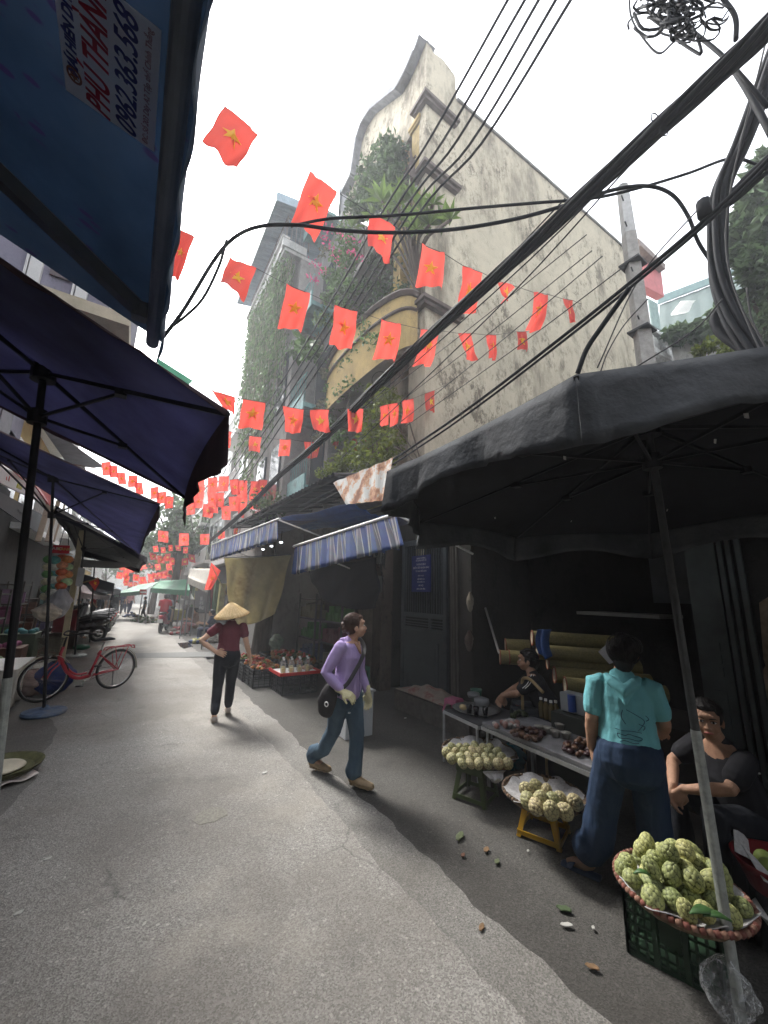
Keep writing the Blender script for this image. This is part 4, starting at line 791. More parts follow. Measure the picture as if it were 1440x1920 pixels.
# grey awning sheets between the two navy umbrellas
t = thing('awning', 'grey sheet awning seen between the two navy umbrellas', 'awning', P(150, 850, X=-1.3)); q = [P(72, 792, X=-1.9), P(98, 805, X=-1.8), P(200, 878, X=-1.0), P(128, 872, X=-1.9)]
b = MB(); b.grid(lambda u, v: lerp(lerp(q[0], q[3], u), lerp(q[1], q[2], u), v), 8, 8); b.build('sheet', M('grey_sheet', (.20, .20, .22), .7, .2, 4, trans=.3), t, mods='solid'); b = MB(); b.beam(P(120, 868, X=-1.9), P(205, 882, X=-1.0), .03, .03); b.build('frame', M('rusty_bar', (.2, .08, .04), .9), t)
t = thing('awning', 'small pale green awning edge catching light beyond the blue awning', 'awning', P(320, 700, Y=9)); b = MB(); q = [P(296, 672, Y=9), P(362, 714, Y=9), P(345, 730, Y=10), P(296, 712, Y=10)]
b.slab(q, .01); b.beam(q[2], V((-.7, q[2].y-.5, q[2].z)), .04, .04); b.beam(q[3], V((-.7, q[3].y-.5, q[3].z)), .04, .04); b.build('sheet', M('pale_green_sheet', (.25, .55, .42), .6, .1, 4, trans=.5), t)
# black octagonal umbrella on the right
hub = P(1213, 792, Y=.86); cc = (2.2, .95); cs = []
for k in range(8):
    a = R(19.5+45*k); x, y = cc[0]+1.34*math.cos(a), cc[1]+1.34*math.sin(a); z = 2.3-.045*(y-.95)-.02*(x-2.2); cs.append((x, y, z))
cs[4] = tuple(P(1080, 703, Z=2.33)); cs[3] = tuple(P(726, 884, Z=2.31))
t = umb('patio_umbrella', 'big faded black octagonal umbrella over the fruit stall', hub, cs, P(1392, 1925, Z=0), P(1222, 866, Y=.86), BLKF, BLKF, (GALV, M('dark_pole', (.06, .062, .062), .5, .2, 20)), .21, .021, .015, None, shade_mat=UNDER_SHADE)
RAG = M('rag', (.45, .44, .42), .8)
b = MB()
for px, py in [(1065, 785), (1030, 823), (1057, 855), (1340, 823), (1395, 775), (927, 970), (1072, 976), (1252, 955), (1048, 1030)]:
    d = P(px, py, Z=2.28); e = P(px+random.uniform(-10, 14), py+random.uniform(6, 14), Z=2.28); n_ = (e-d).normalized()*.03; s_ = n_.cross(V((0, 1, .3)))*.3
    b.add([d, d+n_+s_, d+n_*1.6-s_*.3, d+n_*.6-s_], [(0, 1, 2, 3)])
b.build('tie_rag', RAG, t, mods='solid')

# ------------------------------------------------------------------ blue awning overhead with printed banner
t = thing('awning', 'blue green retractable awning with scalloped edge and printed telephone banner', 'awning', (-1.2, 1.5, 3.2))
XE, ZE = -.03, 3.2; XB, ZB = -2.75, 4.35; Y1 = P(262, 600, X=None, Z=3.2).y+.15
def aw(u, v):   # u along street, v from front edge to wall
    y = -7+(Y1+7)*u; return (XE+(XB-XE)*v, y, ZE+(ZB-ZE)*v-.03*math.sin(v*math.pi))
b = MB(); b.grid(aw, 30, 30); b.build('canopy', TEALF, t, mods='solid', smooth=True)
b = MB(); b.grid(lambda u, v: (XE+.012*math.sin(u*150)*v, -7+(Y1+7)*u, ZE-.17*v-.022*abs(math.sin(u*math.pi*38))*(v > .9)), 460, 6); b.build('valance', M('awning_valance', (.26, .32, .40), .8, .15, 5, trans=.6), t, mods='solid', smooth=True)
b = MB(); b.cyl((XE-.05, -7, ZE-.03), (XE-.05, Y1, ZE-.03), .035, 14); b.build('front_rail', M('awning_rail', (.16, .18, .22), .5), t)
def on_aw_(x, y): v = (x-XE)/(XB-XE); return V((x, y, ZE+(ZB-ZE)*v-.03*math.sin(v*math.pi)))
for y in (Y1-.25, -.6):
    e = V((XE-.12, y-.02, ZE-.05)); s_ = on_aw_(XE-2.5, y-1.15)-V((0, 0, .09)); e = on_aw_(e.x, e.y)-V((0, 0, .07)); b = MB(); b.beam(s_, e, .05, .07); b.box(e, (.07, .06, .09)); b.build('arm', M('grey_arm', (.12, .125, .13), .5), t)
    b = MB(); b.beam(s_+V((0, 0, .05)), e+V((0, 0, .05)), .015, .02); b.build('arm', STEEL, t)
def on_aw(x, y, off): v = (x-XE)/(XB-XE); return V((x, y, ZE+(ZB-ZE)*v-.03*math.sin(v*math.pi)-off))
bq = [P(122, -60, Z=3.2)]; xa, xb = -.92, -.40  # banner rectangle on the sloped cloth
def aw_pt(px, py):
    d = RW @ np.array([px-CX, CY-py, -F]); lo = V((XE, 0, ZE)); n_ = V((-(ZB-ZE), 0, XB-XE)).normalized(); dd = V(d); tt = (lo-V((0, 0, H))).dot(n_)/dd.dot(n_); return V((0, 0, H))+dd*tt
q = [aw_pt(127, 158), aw_pt(290, 278), aw_pt(306, 52), aw_pt(110, -30)]
yn = (q[0].y+q[1].y)/2+.0; x0 = (q[0].x); x1 = q[1].x; L_ = q[1].y-q[2].y
c0 = on_aw(x0, q[0].y, .01); c1 = on_aw(x1, q[1].y, .01)
b = MB(); ba = [on_aw(x0, q[0].y, .012), on_aw(x1, q[1].y, .012), on_aw(x1, q[1].y-L_, .012), on_aw(x0, q[0].y-L_, .012)]
b.slab(ba, .003); bn = b.build('banner', M('banner_white', (.85, .85, .88), .6, .04, 5, trans=.75), t)
rd = (ba[2]-ba[1]).normalized(); ud = (ba[0]-ba[1]); W_ = ud.length; ud.normalize(); ud = (ud-rd*ud.dot(rd)).normalized()
nrm = rd.cross(ud); dn = nrm if nrm.z < 0 else -nrm
def bt(s, k, fit, size, mat, **kw):     # k: fraction across from the inner edge (0) to the outer edge (1)
    p = lerp(ba[0], ba[1], k)+rd*(L_*.5+(.04 if k < .2 else 0))+dn*.004; o = text(s, 'lettering', p, rd, ud, size, mat, t, .0008, **kw); cc_ = p-org(t)
    xs = [(v.co-cc_).dot(rd) for v in o.data.vertices]; wd_ = max(xs)-min(xs); mid_ = (max(xs)+min(xs))/2
    for v in o.data.vertices: d_ = (v.co-cc_).dot(rd); v.co += rd*((d_-mid_)*fit*L_/wd_-d_)
    return o
INK = M('navy_ink', (.05, .055, .20), .7, trans=.3); RINK = M('red_ink', (.36, .035, .06), .7, trans=.35); PINKI = M('pink_ink', (.42, .25, .28), .7, trans=.4)
bt('MÁI HIÊN DI ĐỘNG', .12, .84, W_*.14, INK, extr=.0015, sx=.9, shear=.2); bt('PHÚ THÀNH', .38, .97, W_*.36, RINK, extr=.0018, sx=.82, shear=.25)
bt('0962.363.568', .69, .95, W_*.32, INK, extr=.0012, sx=.75, shear=.25); bt('ĐC: Số 203 Dãy A2 Tập thể Chính Thắng', .9, .93, W_*.085, PINKI)
b = MB(); p = lerp(ba[0], ba[1], .12)+rd*.07+dn*.004; b.torus(p, dn, W_*.07, .003, 24, 5)
for k in range(6): a = k*math.pi/3; b.leaf(p, rd*math.cos(a)+ud*math.sin(a), dn, W_*.06, W_*.03)
b.build('emblem', M('emblem_ink', (.2, .08, .05), .7), t)
b = MB(); b.torus(P(5, 447, X=-2.6), (1, 0, 0), .16, .03, 24, 8); b.ell(P(5, 447, X=-2.58), (.04, .11, .11)); tag(b.build('wall_lamp', M('wall_lamp_dark', (.06, .06, .08), .5)), 'round dark wall lamp at the left edge below the blue awning', 'lamp')

# ------------------------------------------------------------------ left shop front
h = thing('shop_building', 'dark shop front behind the left umbrellas', 'building', (-3, 6, 0))
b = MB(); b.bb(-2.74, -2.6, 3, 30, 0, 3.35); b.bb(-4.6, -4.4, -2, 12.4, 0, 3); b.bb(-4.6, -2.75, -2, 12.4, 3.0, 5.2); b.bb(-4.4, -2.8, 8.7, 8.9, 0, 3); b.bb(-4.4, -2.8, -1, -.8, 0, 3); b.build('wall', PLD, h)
b = MB(); b.bb(-2.74, -2.66, 3.5, 12.4, 3.4, 3.9); b.build('beam', DARK, h)
t = thing('shop_sign', 'white shop sign with the red number 17 above the dark shop', 'sign', P(40, 905, X=-2.0)); q = [P(-60, 845, X=-2.1), P(0, 868, X=-2.1), P(78, 908, X=-2.02), P(75, 940, X=-2.0), P(0, 905, X=-2.1), P(-60, 878, X=-2.1)]
b = MB(); b.prism(q, (-.06, 0, 0)); b.build('board', M('sign_white', (.75, .72, .72), .5, .05, 4), t); dr = (q[3]-q[4]).normalized(); uu = (q[1]-q[4]).normalized()
text('17', 'lettering', P(15, 892, X=-2.08), dr, uu, (q[1]-q[4]).length*.85, M('sign_red', (.55, .06, .06), .5), t, .003, .008)
b = MB(); b.prism([P(20, 880, X=-2.03), P(42, 890, X=-2.03), P(42, 900, X=-2.03)], (.02, 0, 0)); b.prism([P(52, 893, X=-1.98), P(60, 897, X=-1.98), P(95, 948, X=-1.98), P(88, 946, X=-1.98)], (.02, 0, 0)); b.build('red_band', M('sign_red', (.55, .06, .06)), t)
b = MB(); b.prism([P(33, 905, X=-2.0), P(40, 908, X=-2.0), P(38, 918, X=-2.0), P(30, 914, X=-2.0)], (.02, 0, 0)); b.build('yellow_mark', M('sign_yellow', (.55, .5, .08), .5), t)
t = thing('shop_sign', 'dark hanging sign board with pale lettering under the number sign', 'sign', P(45, 975, X=-2.2)); q = [P(-20, 912, X=-2.2), P(78, 965, X=-2.2), P(70, 1000, X=-2.2), P(-20, 940, X=-2.2)]
b = MB(); b.slab(q, .03); b.build('board', M('dark_board', (.03, .035, .045), .6), t); dr = (q[2]-q[3]).normalized(); uu = (q[0]-q[3]).normalized(); PL_ = M('pale_lettering', (.12, .12, .13), .6)
text('ĐT: 0962.68.', 'lettering', P(40, 962, X=-2.17), dr, uu, .12, PL_, t, .002); text('SẢN XUẤT', 'lettering', P(45, 945, X=-2.17), dr, uu, .1, PL_, t, .002)
t = thing('awning', 'red striped awning fringe beside the number sign', 'awning', P(80, 930, X=-1.8)); b = MB(); q = [P(52, 893, X=-1.85), P(62, 897, X=-1.85), P(97, 925, X=-1.75), P(93, 948, X=-1.75)]; b.slab(q, .02); b.build('sheet', M('sign_red', (.5, .05, .06)), t)
# posts
for px0, py0, px1, py1, X_, w2, mt_, lb, nm in [(128, 1220, 128, 1060, -1.6, .1, M('cream_post', (.50, .44, .28), .8, .2, 6), 'cream painted timber post beside the parked scooters', 'post')]:
    a, c = P(143, 1062, Y=10), P(128, 1175, Y=10); a = a+(a-c)*.2; b = MB(); b.beam(V((c.x, c.y, .02)), V((a.x, a.y, a.z+.5)), w2, w2); tag(b.build('post', mt_), lb, nm)
tag(MB().bb(-1.9, -1.75, 6.55, 6.8, 0, 2.6).build('post', M('dark_wood', (.06, .045, .035), .8, .3, 9)), 'dark timber post of the left shop', 'post')
t = thing('panel', 'pale electricity panel board on the cream post', 'panel', P(155, 1080, Y=9.8)); b = MB(); q = [P(147, 1064, Y=9.8), P(160, 1066, Y=9.8), P(154, 1100, Y=9.8), P(141, 1098, Y=9.8)]; b.slab(q, .04); b.build('board', M('pale_panel', (.6, .62, .62), .6), t)
for k, (px, w3) in enumerate([(73, .11), (90, .09), (103, .04)]):
    a, c = P(px+14, 960, X=-1.95+.03*k), P(px-2, 1015, X=-1.95+.03*k); b = MB(); b.beam(c, a+(a-c)*.4, w3, .05); tag(b.build('curtain_slat', M('cream_slat', (.42, .34, .26), .8, .2, 6)), f'pale hanging board strip beside the left shop, {nth(k, 3)} of three', 'board', 'hanging board strips')
# red tin sign
t = thing('shop_sign', 'small red hanging sign above the snack packets', 'sign', P(114, 1028, Y=7.6)); b = MB(); q = [P(100, 1022, Y=7.6), P(131, 1023, Y=7.6), P(130, 1038, Y=7.6), P(98, 1037, Y=7.6)]; b.slab(q, .015); b.build('board', M('tin_red', (.62, .02, .03), .4), t)
cen = P(107, 1029, Y=7.585); text('ABC', 'lettering', cen, (1, 0, 0), (0, 0, 1), .06, WHITE, t, .002); text('BÁNH', 'lettering', P(121, 1030, Y=7.585), (1, 0, 0), (0, 0, 1), .06, M('sign_yellow', (.55, .5, .08)), t, .002)
b = MB(); b.cyl(P(112, 1022, Y=7.6), P(122, 985, Y=7.6), .005, 5); b.cyl(P(128, 1022, Y=7.6), P(130, 990, Y=7.6), .005, 5); b.build('cord', WIRE, t)
# hanging strings of snack packets: each strip one thing with packets
rg = random.Random(5)
for k, (px, ya, yb, cols, lb) in enumerate([(92, 1042, 1125, [(.10, .25, .08), (.55, .5, .35)], 'string of green and cream snack packets, leftmost'), (103, 1044, 1118, [(.08, .3, .28), (.5, .52, .45)], 'string of teal snack packets'), (117, 1040, 1118, [(.5, .10, .03), (.6, .25, .12)], 'string of orange red snack packets'), (127, 1042, 1098, [(.55, .2, .05), (.35, .5, .25)], 'short string of mixed orange packets, rightmost')]):
    t = thing('snack_string', lb+' under the red hanging sign', 'snack packets', P(px, yb, Y=7.5), group='snack strings hanging on the left')
    n = int((yb-ya)/12)
    for i in range(n):
        c = P(px-(i*1.2 if k < 2 else i*.6), ya+(i+.5)*(yb-ya)/n, Y=7.5+rg.uniform(-.05, .05)); b = MB(); b.ell(c, (.075, .04, .06), 10, 7); col = cols[i % 2]
        b.build('packet', M('packet_%d_%d' % (k, i % 2), col, .3, .5, 22, spec=.6), t, smooth=True)
tag(bagmesh(P(86, 1166, Y=7.3), .16, .26, 8).build('plastic_bag', M('popcorn_bag', (.48, .42, .34), .4, .3, 20), smooth=True), 'bulging clear bag of pale snacks at the left stall', 'bag')
tag(bagmesh(P(106, 1160, Y=7.4), .15, .42, 9).build('plastic_bag', M('milky_bag', (.50, .50, .52), .3, .2, 9, trans=.4), smooth=True), 'milky plastic bag hanging below the snack strings', 'bag')
# left stall table, cloth, sacks, baskets
t = thing('stall_table', 'low stall table under a dirty white cloth at the left edge', 'table', (-1.5, 7, 0)); a, c = P(50, 1300, Z=0), P(0, 1325, Z=0)
b = MB(); b.bb(a.x-1.4, a.x-.02, c.y-.2, a.y+.3, .48, .52); b.build('tabletop', WHITE, t)
b = MB(); x0, y0, y1_ = a.x, c.y-.25, a.y+.3; b.grid(lambda u, v: (x0+.03*math.sin(u*22)*v-.02, y0+(y1_-y0)*u, .53-.5*v), 40, 10); b.grid(lambda u, v: (x0-1.4*u, y0+.03*math.sin(u*26)*v, .53-.5*v), 40, 10); b.build('tablecloth', M('dirty_white_cloth', (.50, .48, .43), .85, .15, 5, .3, 9, dirt=(.25, .22, .18), dscale=3), t, mods='solid', smooth=True)
def heap(name, label, cat, c, r, cols, n=40, s=.05, seed=0, nm='pieces'):
    rg = random.Random(seed); t = MB(); c = V(c)
    for k in range(n):
        a = rg.random()*6.28; q = rg.random()**.5; t.cur = k % len(cols); t.ell(c+V((r[0]*q*math.cos(a), r[1]*q*math.sin(a), r[2]*(1-q*q)*rg.random()+s*.5)), (s*rg.uniform(.6, 1.2), s*rg.uniform(.6, 1.2), s*rg.uniform(.5, .9)), 8, 6)
    return tag(t.build(name, cols, smooth=True), label, cat, kind='stuff')
heap('produce', 'heap of dried brown produce on the left stall behind the bicycle', 'produce', P(70, 1232, X=-1.55), (.35, .5, .2), [M('brown_produce', (.12, .075, .045)), M('green_produce', (.06, .09, .03)), M('red_produce', (.22, .04, .03))], 120, .05, 2)
tag(bagmesh(P(95, 1302, Z=0), .3, .5, 11).build('sack', M('blue_sack', (.02, .04, .16), .6, .3, 5, .4, 8), smooth=True), 'dark blue plastic sack behind the bicycle front wheel', 'sack')
tag(bagmesh(P(55, 1305, Z=0), .22, .4, 12).build('sack', M('pinkish_sack', (.35, .25, .22), .7, .3, 5), smooth=True), 'crumpled pinkish sack between the stall cloth and the bicycle', 'sack')
t = thing('stall_box', 'maroon draped box under the hanging bags', 'box', P(110, 1215, Z=.2)); c = P(108, 1230, X=-1.35); b = MB(); b.box((c.x, c.y+.3, .75), (.5, .5, .6)); b.build('body', M('maroon_cloth', (.16, .015, .02), .8, .3, 4), t); b = MB(); b.box((c.x, c.y+.3, .22), (.6, .6, .44)); b.build('base_box', M('dark_wood', (.06, .045, .035)), t)
b = MB(); b.lathe(P(152, 1218, Z=0), [(.12, 0), (.2, .06), (.16, .12), (.02, .14)], 18, wob=.1); tag(b.build('bundle', M('green_bundle', (.02, .12, .07), .5, .3, 6), smooth=True), 'green plastic bundle on the road edge beyond the bicycle', 'bundle')
# cloth with basket, bottom left
t = thing('ground_cloth', 'pale cloth on the ground at the lower left edge', 'cloth', P(20, 1460, Z=0)); b = MB(); q = [P(-70, 1500, Z=.02), P(72, 1455, Z=.02), P(50, 1432, Z=.03), P(-70, 1420, Z=.05)]
b.grid(lambda u, v: lerp(lerp(q[0], q[1], u), lerp(q[3], q[2], u), v)+V((0, 0, .012+.012*math.sin(u*14+v*5))), 24, 12); b.build('sheet', M('pale_cloth', (.52, .46, .42), .85, .2, 8), t, mods='solid', smooth=True)
c = P(-8, 1452, Z=.03); t = thing('bamboo_tray', 'round bamboo tray with pale rice cake at the lower left edge', 'tray', c); b = MB(); b.lathe(c, [(.10, .01), (.27, .02), (.32, .06), (.33, .075), (.31, .07), (.26, .035), (.1, .025)], 40); b.build('rim', M('green_bamboo', (.10, .10, .045), .7, .4, 16), t)
b = MB(); b.ell(c+V((0, 0, .05)), (.2, .2, .03), 24, 8); b.build('contents', M('rice_cake', (.55, .50, .38), .7), t, smooth=True)

# ------------------------------------------------------------------ flags
def starpts(r):
    return [(r*(1 if i % 2 == 0 else .40)*math.sin(i*math.pi/5), r*(1 if i % 2 == 0 else .40)*math.cos(i*math.pi/5)) for i in range(10)]
def flag(quad, Y, label, group, seed, sickle=False, depth=None, star=True, wave=1.):
    TL, TR, BL, BR = [P(quad[i], quad[i+1], Y=Y) for i in (0, 2, 4, 6)]; rg = random.Random(seed); p1, p2 = rg.random()*6, rg.random()*6; wd = (TR-TL).length; hl = (BL-TL).length; sw = rg.uniform(-.25, .35)*hl
    t = thing('flag', label, 'flag', (TL+TR)/2, group)
    def f(u, v, off=0.):
        p = lerp(lerp(TL, TR, u), lerp(BL, BR, u), v); k = .25+v
        dy = wave*wd*(.095*math.sin(u*5.5+p1+v*1.5)*k+.05*math.sin(u*12+p2+v*3)*k+.02*math.sin(v*10+u*6+p2))+sw*v*v
        return V((p.x+.015*wd*math.sin(v*9+p1), p.y+dy+off, p.z))
    b = MB(); b.grid(f, 12, 12); b.build('cloth', FLAG, t, mods=None, smooth=True)
    if star:
        ar = wd/max(hl, 1e-3); rs = .30; b = MB(); th = .004
        if sickle:
            pts = [(.3*math.cos(a), .3*math.sin(a)) for a in np.linspace(-2.2, 1.2, 12)]+[(.2*math.cos(a)-.03, .2*math.sin(a)) for a in np.linspace(1.2, -2.2, 12)]; sh = [pts, [(-.22, .2), (-.1, .28), (.28, -.2), (.22, -.27)], [(-.3, .12), (-.16, .3), (-.1, .24), (-.22, .08)]]
        else: sh = [starpts(1.)]
        for s in sh:
            k = .30 if not sickle else .8
            fr = [f(.5+x*k, .5-y*k*ar, -th) for x, y in s]; bk = [f(.5+x*k, .5-y*k*ar, th) for x, y in s]; n = len(s)
            cf, cb = f(.5, .5, -th-.001), f(.5, .5, th+.001)
            if sickle: b.add(fr+bk, [tuple(range(n)), tuple(range(2*n-1, n-1, -1))])
            else: b.add(fr+bk+[cf, cb], [(i, (i+1) % n, 2*n) for i in range(n)]+[(n+(i+1) % n, n+i, 2*n+1) for i in range(n)])
        b.build('star' if not sickle else 'hammer_and_sickle', STAR, t)
    return TL, TR
def rect(cx, cy, w2, h2, sk=0, tlt=0): return (cx-w2/2+sk, cy-h2/2-tlt, cx+w2/2+sk, cy-h2/2+tlt, cx-w2/2-sk, cy+h2/2-tlt, cx+w2/2-sk, cy+h2/2+tlt)
def string(quads, Y, ends, name, sagged=True, sick=()):
    """quads ordered left to right; one cord thing through the tops"""
    g = 'flags on the '+name; pts = [P(*ends[0], Y=Y)]
    for i, q in enumerate(quads):
        a, c = flag(q, Y, f"red flag with yellow {'hammer and sickle' if i in sick else 'star'}, {nth(i, len(quads))}, {name}", g, hash(name) % 97+i if False else len(name)*31+i*7, i in sick); pts += [a, c]
    pts.append(P(*ends[1], Y=Y)); b = MB(); b.tube(pts, .0035 if Y < 6 else .006, 5); tag(b.build('bunting_line', WIRE), 'thin cord of the '+name+' of flags', 'cord')
string([(420, 198, 485, 250, 378, 272, 445, 317), (580, 320, 632, 360, 553, 402, 602, 433), (695, 400, 741, 425, 686, 470, 730, 496), (790, 458, 832, 475, 782, 533, 826, 546), (868, 498, 905, 512, 866, 568, 903, 578), (935, 527, 967, 537, 947, 570, 940, 568), (1000, 548, 1028, 552, 1002, 608, 1030, 608), (1054, 560, 1073, 563, 1066, 600, 1077, 607)], 2.8, [(385, 172), (1090, 570)], 'topmost string')
string([(330, 428, 365, 443, 322, 505, 338, 512), (430, 482, 480, 503, 408, 540, 455, 573), (537, 533, 581, 551, 527, 603, 570, 615), (627, 573, 670, 584, 622, 640, 665, 648), (714, 599, 750, 608, 713, 660, 752, 668), (789, 617, 822, 620, 787, 677, 821, 678), (860, 625, 885, 625, 870, 670, 892, 678), (910, 628, 930, 628, 923, 668, 937, 672), (967, 622, 985, 622, 978, 650, 992, 657)], 3.75, [(300, 412), (1010, 618)], 'second string')
string([(395, 730, 440, 745, 425, 765, 443, 775), (455, 748, 497, 755, 450, 797, 494, 803), (530, 762, 570, 768, 535, 808, 563, 812), (582, 768, 617, 768, 583, 812, 615, 814), (652, 766, 682, 766, 656, 807, 683, 806), (713, 762, 727, 758, 716, 796, 732, 794), (728, 758, 748, 755, 736, 798, 752, 790), (753, 752, 775, 747, 757, 790, 778, 788), (797, 738, 815, 732, 800, 770, 818, 772)], 5.2, [(385, 722), (835, 722)], 'third string')
string([(420, 806, 434, 810, 424, 836, 433, 838), (468, 817, 490, 820, 465, 848, 486, 850), (524, 824, 545, 824, 524, 853, 544, 854), (570, 828, 583, 828, 574, 857, 584, 858), (585, 829, 600, 828, 588, 857, 598, 855), (624, 826, 636, 826, 626, 852, 634, 852), (660, 823, 671, 822, 664, 848, 669, 846), (683, 820, 690, 822, 684, 850, 691, 850)], 9.6, [(405, 800), (700, 816)], 'fourth string')
def row(L, w2, h2): return [rect(x, y, w2*random.uniform(.85, 1.1), h2*random.uniform(.9, 1.05), random.uniform(-1.5, 1.5), random.uniform(-1.2, 1.2)) for x, y in L]
string(row([(376, 897), (399, 909), (419, 907), (440, 914), (455, 916), (478, 916), (492, 914), (520, 916), (535, 914), (546, 912), (554, 906), (575, 897), (583, 892)], 19, 30), 12.6, [(350, 880), (600, 882)], 'fifth string')
string(row([(354, 912), (374, 921), (398, 937), (412, 938), (440, 944), (456, 941), (475, 940), (504, 939), (530, 930)], 18, 27), 13.6, [(340, 900), (560, 915)], 'sixth string')
string(row([(358, 954), (372, 940), (390, 958), (399, 950), (424, 961), (454, 959), (479, 953)], 18, 24), 15.5, [(340, 945), (500, 940)], 'seventh string')
string([rect(306, 1006, 19, 21, 0, 1), rect(345, 1011, 18, 22), rect(384, 1011, 17, 20, 0, -.5), rect(415, 1003, 13, 15), rect(444, 996, 11, 11), rect(469, 987, 9, 9)], 17.5, [(285, 992), (480, 980)], 'hammer and sickle string', sick=(1,))
string(row([(287, 1043), (302, 1049), (314, 1045), (324, 1052), (335, 1045), (347, 1053), (360, 1047)], 13, 14), 22, [(275, 1035), (372, 1040)], 'upper far string')
string(row([(232, 1056), (255, 1059), (296, 1063), (317, 1063), (334, 1054)], 12, 13), 25, [(222, 1050), (345, 1050)], 'middle far string')
string(row([(224, 1079), (236, 1077), (237, 1087), (255, 1083), (268, 1088), (283, 1083), (291, 1080), (299, 1079), (307, 1078), (315, 1076), (322, 1075), (333, 1073)], 11, 13), 28, [(215, 1073), (345, 1066)], 'lowest far string')
string(row([(200, 878), (213, 884), (228, 897), (249, 902), (261, 916), (290, 924), (303, 933), (317, 942)], 17, 22), 11.5, [(190, 868), (325, 935)], 'string between the navy umbrellas')
string(row([(192, 965), (229, 984), (265, 1000)], 13, 9), 12.5, [(180, 958), (285, 1008)], 'string under second umbrella')
# pole flags
def pole_flag(label, q, Y, pole, seed): 
    a, c = flag(q, Y, label, None, seed); b = MB(); b.cyl(P(*pole[0], Y=Y), P(*pole[1], Y=Y), .012, 8); tag(b.build('flag_pole', M('bamboo', (.35, .27, .13), .7)), 'slanting flagpole of the '+label[:40].rstrip(), 'pole')
pole_flag('drooping red flag on a slanting pole beside the khaki tarp', (396, 1055, 414, 1070, 385, 1106, 397, 1106), 11, ((398, 1062), (424, 1115)), 5)
pole_flag('red star flag on a pole left of the far lane', (183, 1082, 187, 1092, 166, 1092, 178, 1108), 10.5, ((186, 1084), (150, 1094)), 6)
b = MB(); q = [P(240, 578, X=-2.0), P(249, 575, X=-2.0), P(250, 640, X=-2.0), P(232, 628, X=-2.0)]; b.grid(lambda u, v: lerp(lerp(q[0], q[1], u), lerp(q[3], q[2], u), v)+V((.08*math.sin(u*7+v*3), 0, 0)), 8, 10); tag(b.build('flag', FLAG, smooth=True), 'folded plain red flag below the corner of the blue awning', 'flag')

# ------------------------------------------------------------------ cables
def cable(label, pts, r, X=None, Y=None, D=None, nm='cable', smooth=True, mat=CABLE, extra=None, group=None):
    q = [p if isinstance(p, V) else P(p[0], p[1], X=X, Y=Y, D=D) for p in pts]; t = MB(); t.tube(bez(q, 6) if smooth else q, r, 8)
    if extra: extra(t, bez(q, 6))
    return tag(t.build(nm, mat, smooth=True), label, 'cable', group)
tops = [(952, 0), (984, 0), (1010, 0), (1042, 0), (1070, 0)]; mids = [(800, 270), (830, 265), (858, 262), (880, 272), (902, 270)]; m2 = [(712, 405), (735, 400), (752, 402), (768, 400), (782, 405)]; low = [(560, 665), (577, 665), (590, 665), (607, 660), (622, 655)]; bot = [(395, 925), (404, 930), (412, 936), (421, 940), (430, 946)]
for i in range(5):
    X_ = 2.5+.05*i; d = 1.25; up = (tops[i][0]+(tops[i][0]-mids[i][0])*.3, tops[i][1]+(tops[i][1]-mids[i][1])*.3)
    cable(f'black power line over the street, {nth(i, 5)} of five at the top', [up, tops[i], mids[i], m2[i], low[i], bot[i]], .0145, X_, group='five parallel power lines')
bp = [(1500, -10), (1440, 52), (1380, 108), (1290, 190), (1200, 272), (1090, 372), (1000, 455), (900, 545), (800, 635), (700, 730), (600, 828), (520, 895), (440, 975), (350, 1050)]
def strands(t, q):
    for k in range(7):
        a = k*.9; off = [V((0, 0, 0)) if False else V((.05*math.cos(a+i*.11), 0, .05*math.sin(a+i*.11))) for i in range(len(q))]; t.tube([p+o_ for p, o_ in zip(q, off)], .017, 6)
cable('thick bundle of black telephone cables crossing the sky diagonally', bp, .042, 2.7, nm='cable_bundle', extra=strands)
b = MB()
for px, py in [(1228, 222), (1245, 245), (715, 715)]:
    c = P(px, py, X=2.66); b.torus(c, (.3, 1, .2), .035 if px > 800 else .14, .004, 20, 5)
tag(b.build('cable_tie', CABLE), 'loose wire loops tied to the thick cable bundle', 'cable tie')
for i, (a, c) in enumerate([((1260, 215), (560, 870)), ((1190, 300), (640, 860)), ((1060, 372), (760, 660))]):
    cable(f'thin line sagging just below the thick bundle, {ORD[i]} from the bundle', [a, ((a[0]+c[0])/2-6*i+10, (a[1]+c[1])/2+12), c], .007, 2.9, group='thin lines below the bundle')
for i, (a, c) in enumerate([((1100, 440), (640, 800)), ((1110, 470), (650, 830)), ((1130, 480), (690, 840)), ((1170, 500), (760, 800))]):
    cable(f'fine drop wire across the plaster wall, {ORD[i]} from the top', [a, ((a[0]+c[0])/2, (a[1]+c[1])/2+4), c], .006, 3.6, group='fine drop wires across the wall', mat=WIRE)
for i, of in enumerate((0, 9)):
    cable('heavy cable running down towards the rusty sheet, '+('upper' if i == 0 else 'lower')+' of the pair', [(1480, 250+of), (1440, 300+of), (1330, 405+of), (1200, 515+of), (1050, 635+of), (900, 750+of), (800, 820+of), (700, 882+of), (560, 950+of)], .015-.003*i, 2.9)
cable('black cable looping up from the left awning and across to the far pole', [(300, 640), (345, 580), (400, 490), (440, 445), (490, 424), (560, 422), (640, 432), (740, 436), (850, 430), (960, 412), (1060, 385), (1150, 356), (1215, 349), (1260, 365), (1290, 405), (1310, 455), (1340, 500)], .015, D=3.3)
cable('second black cable just above the looping one', [(545, 424), (620, 410), (740, 404), (890, 390), (1010, 380), (1110, 372), (1200, 352), (1290, 325), (1365, 298), (1410, 305), (1470, 335)], .012, D=3.4)
cable('thin black cable hanging below the loop on the left', [(425, 450), (410, 500), (380, 560), (345, 595), (318, 615)], .012, D=3.25)
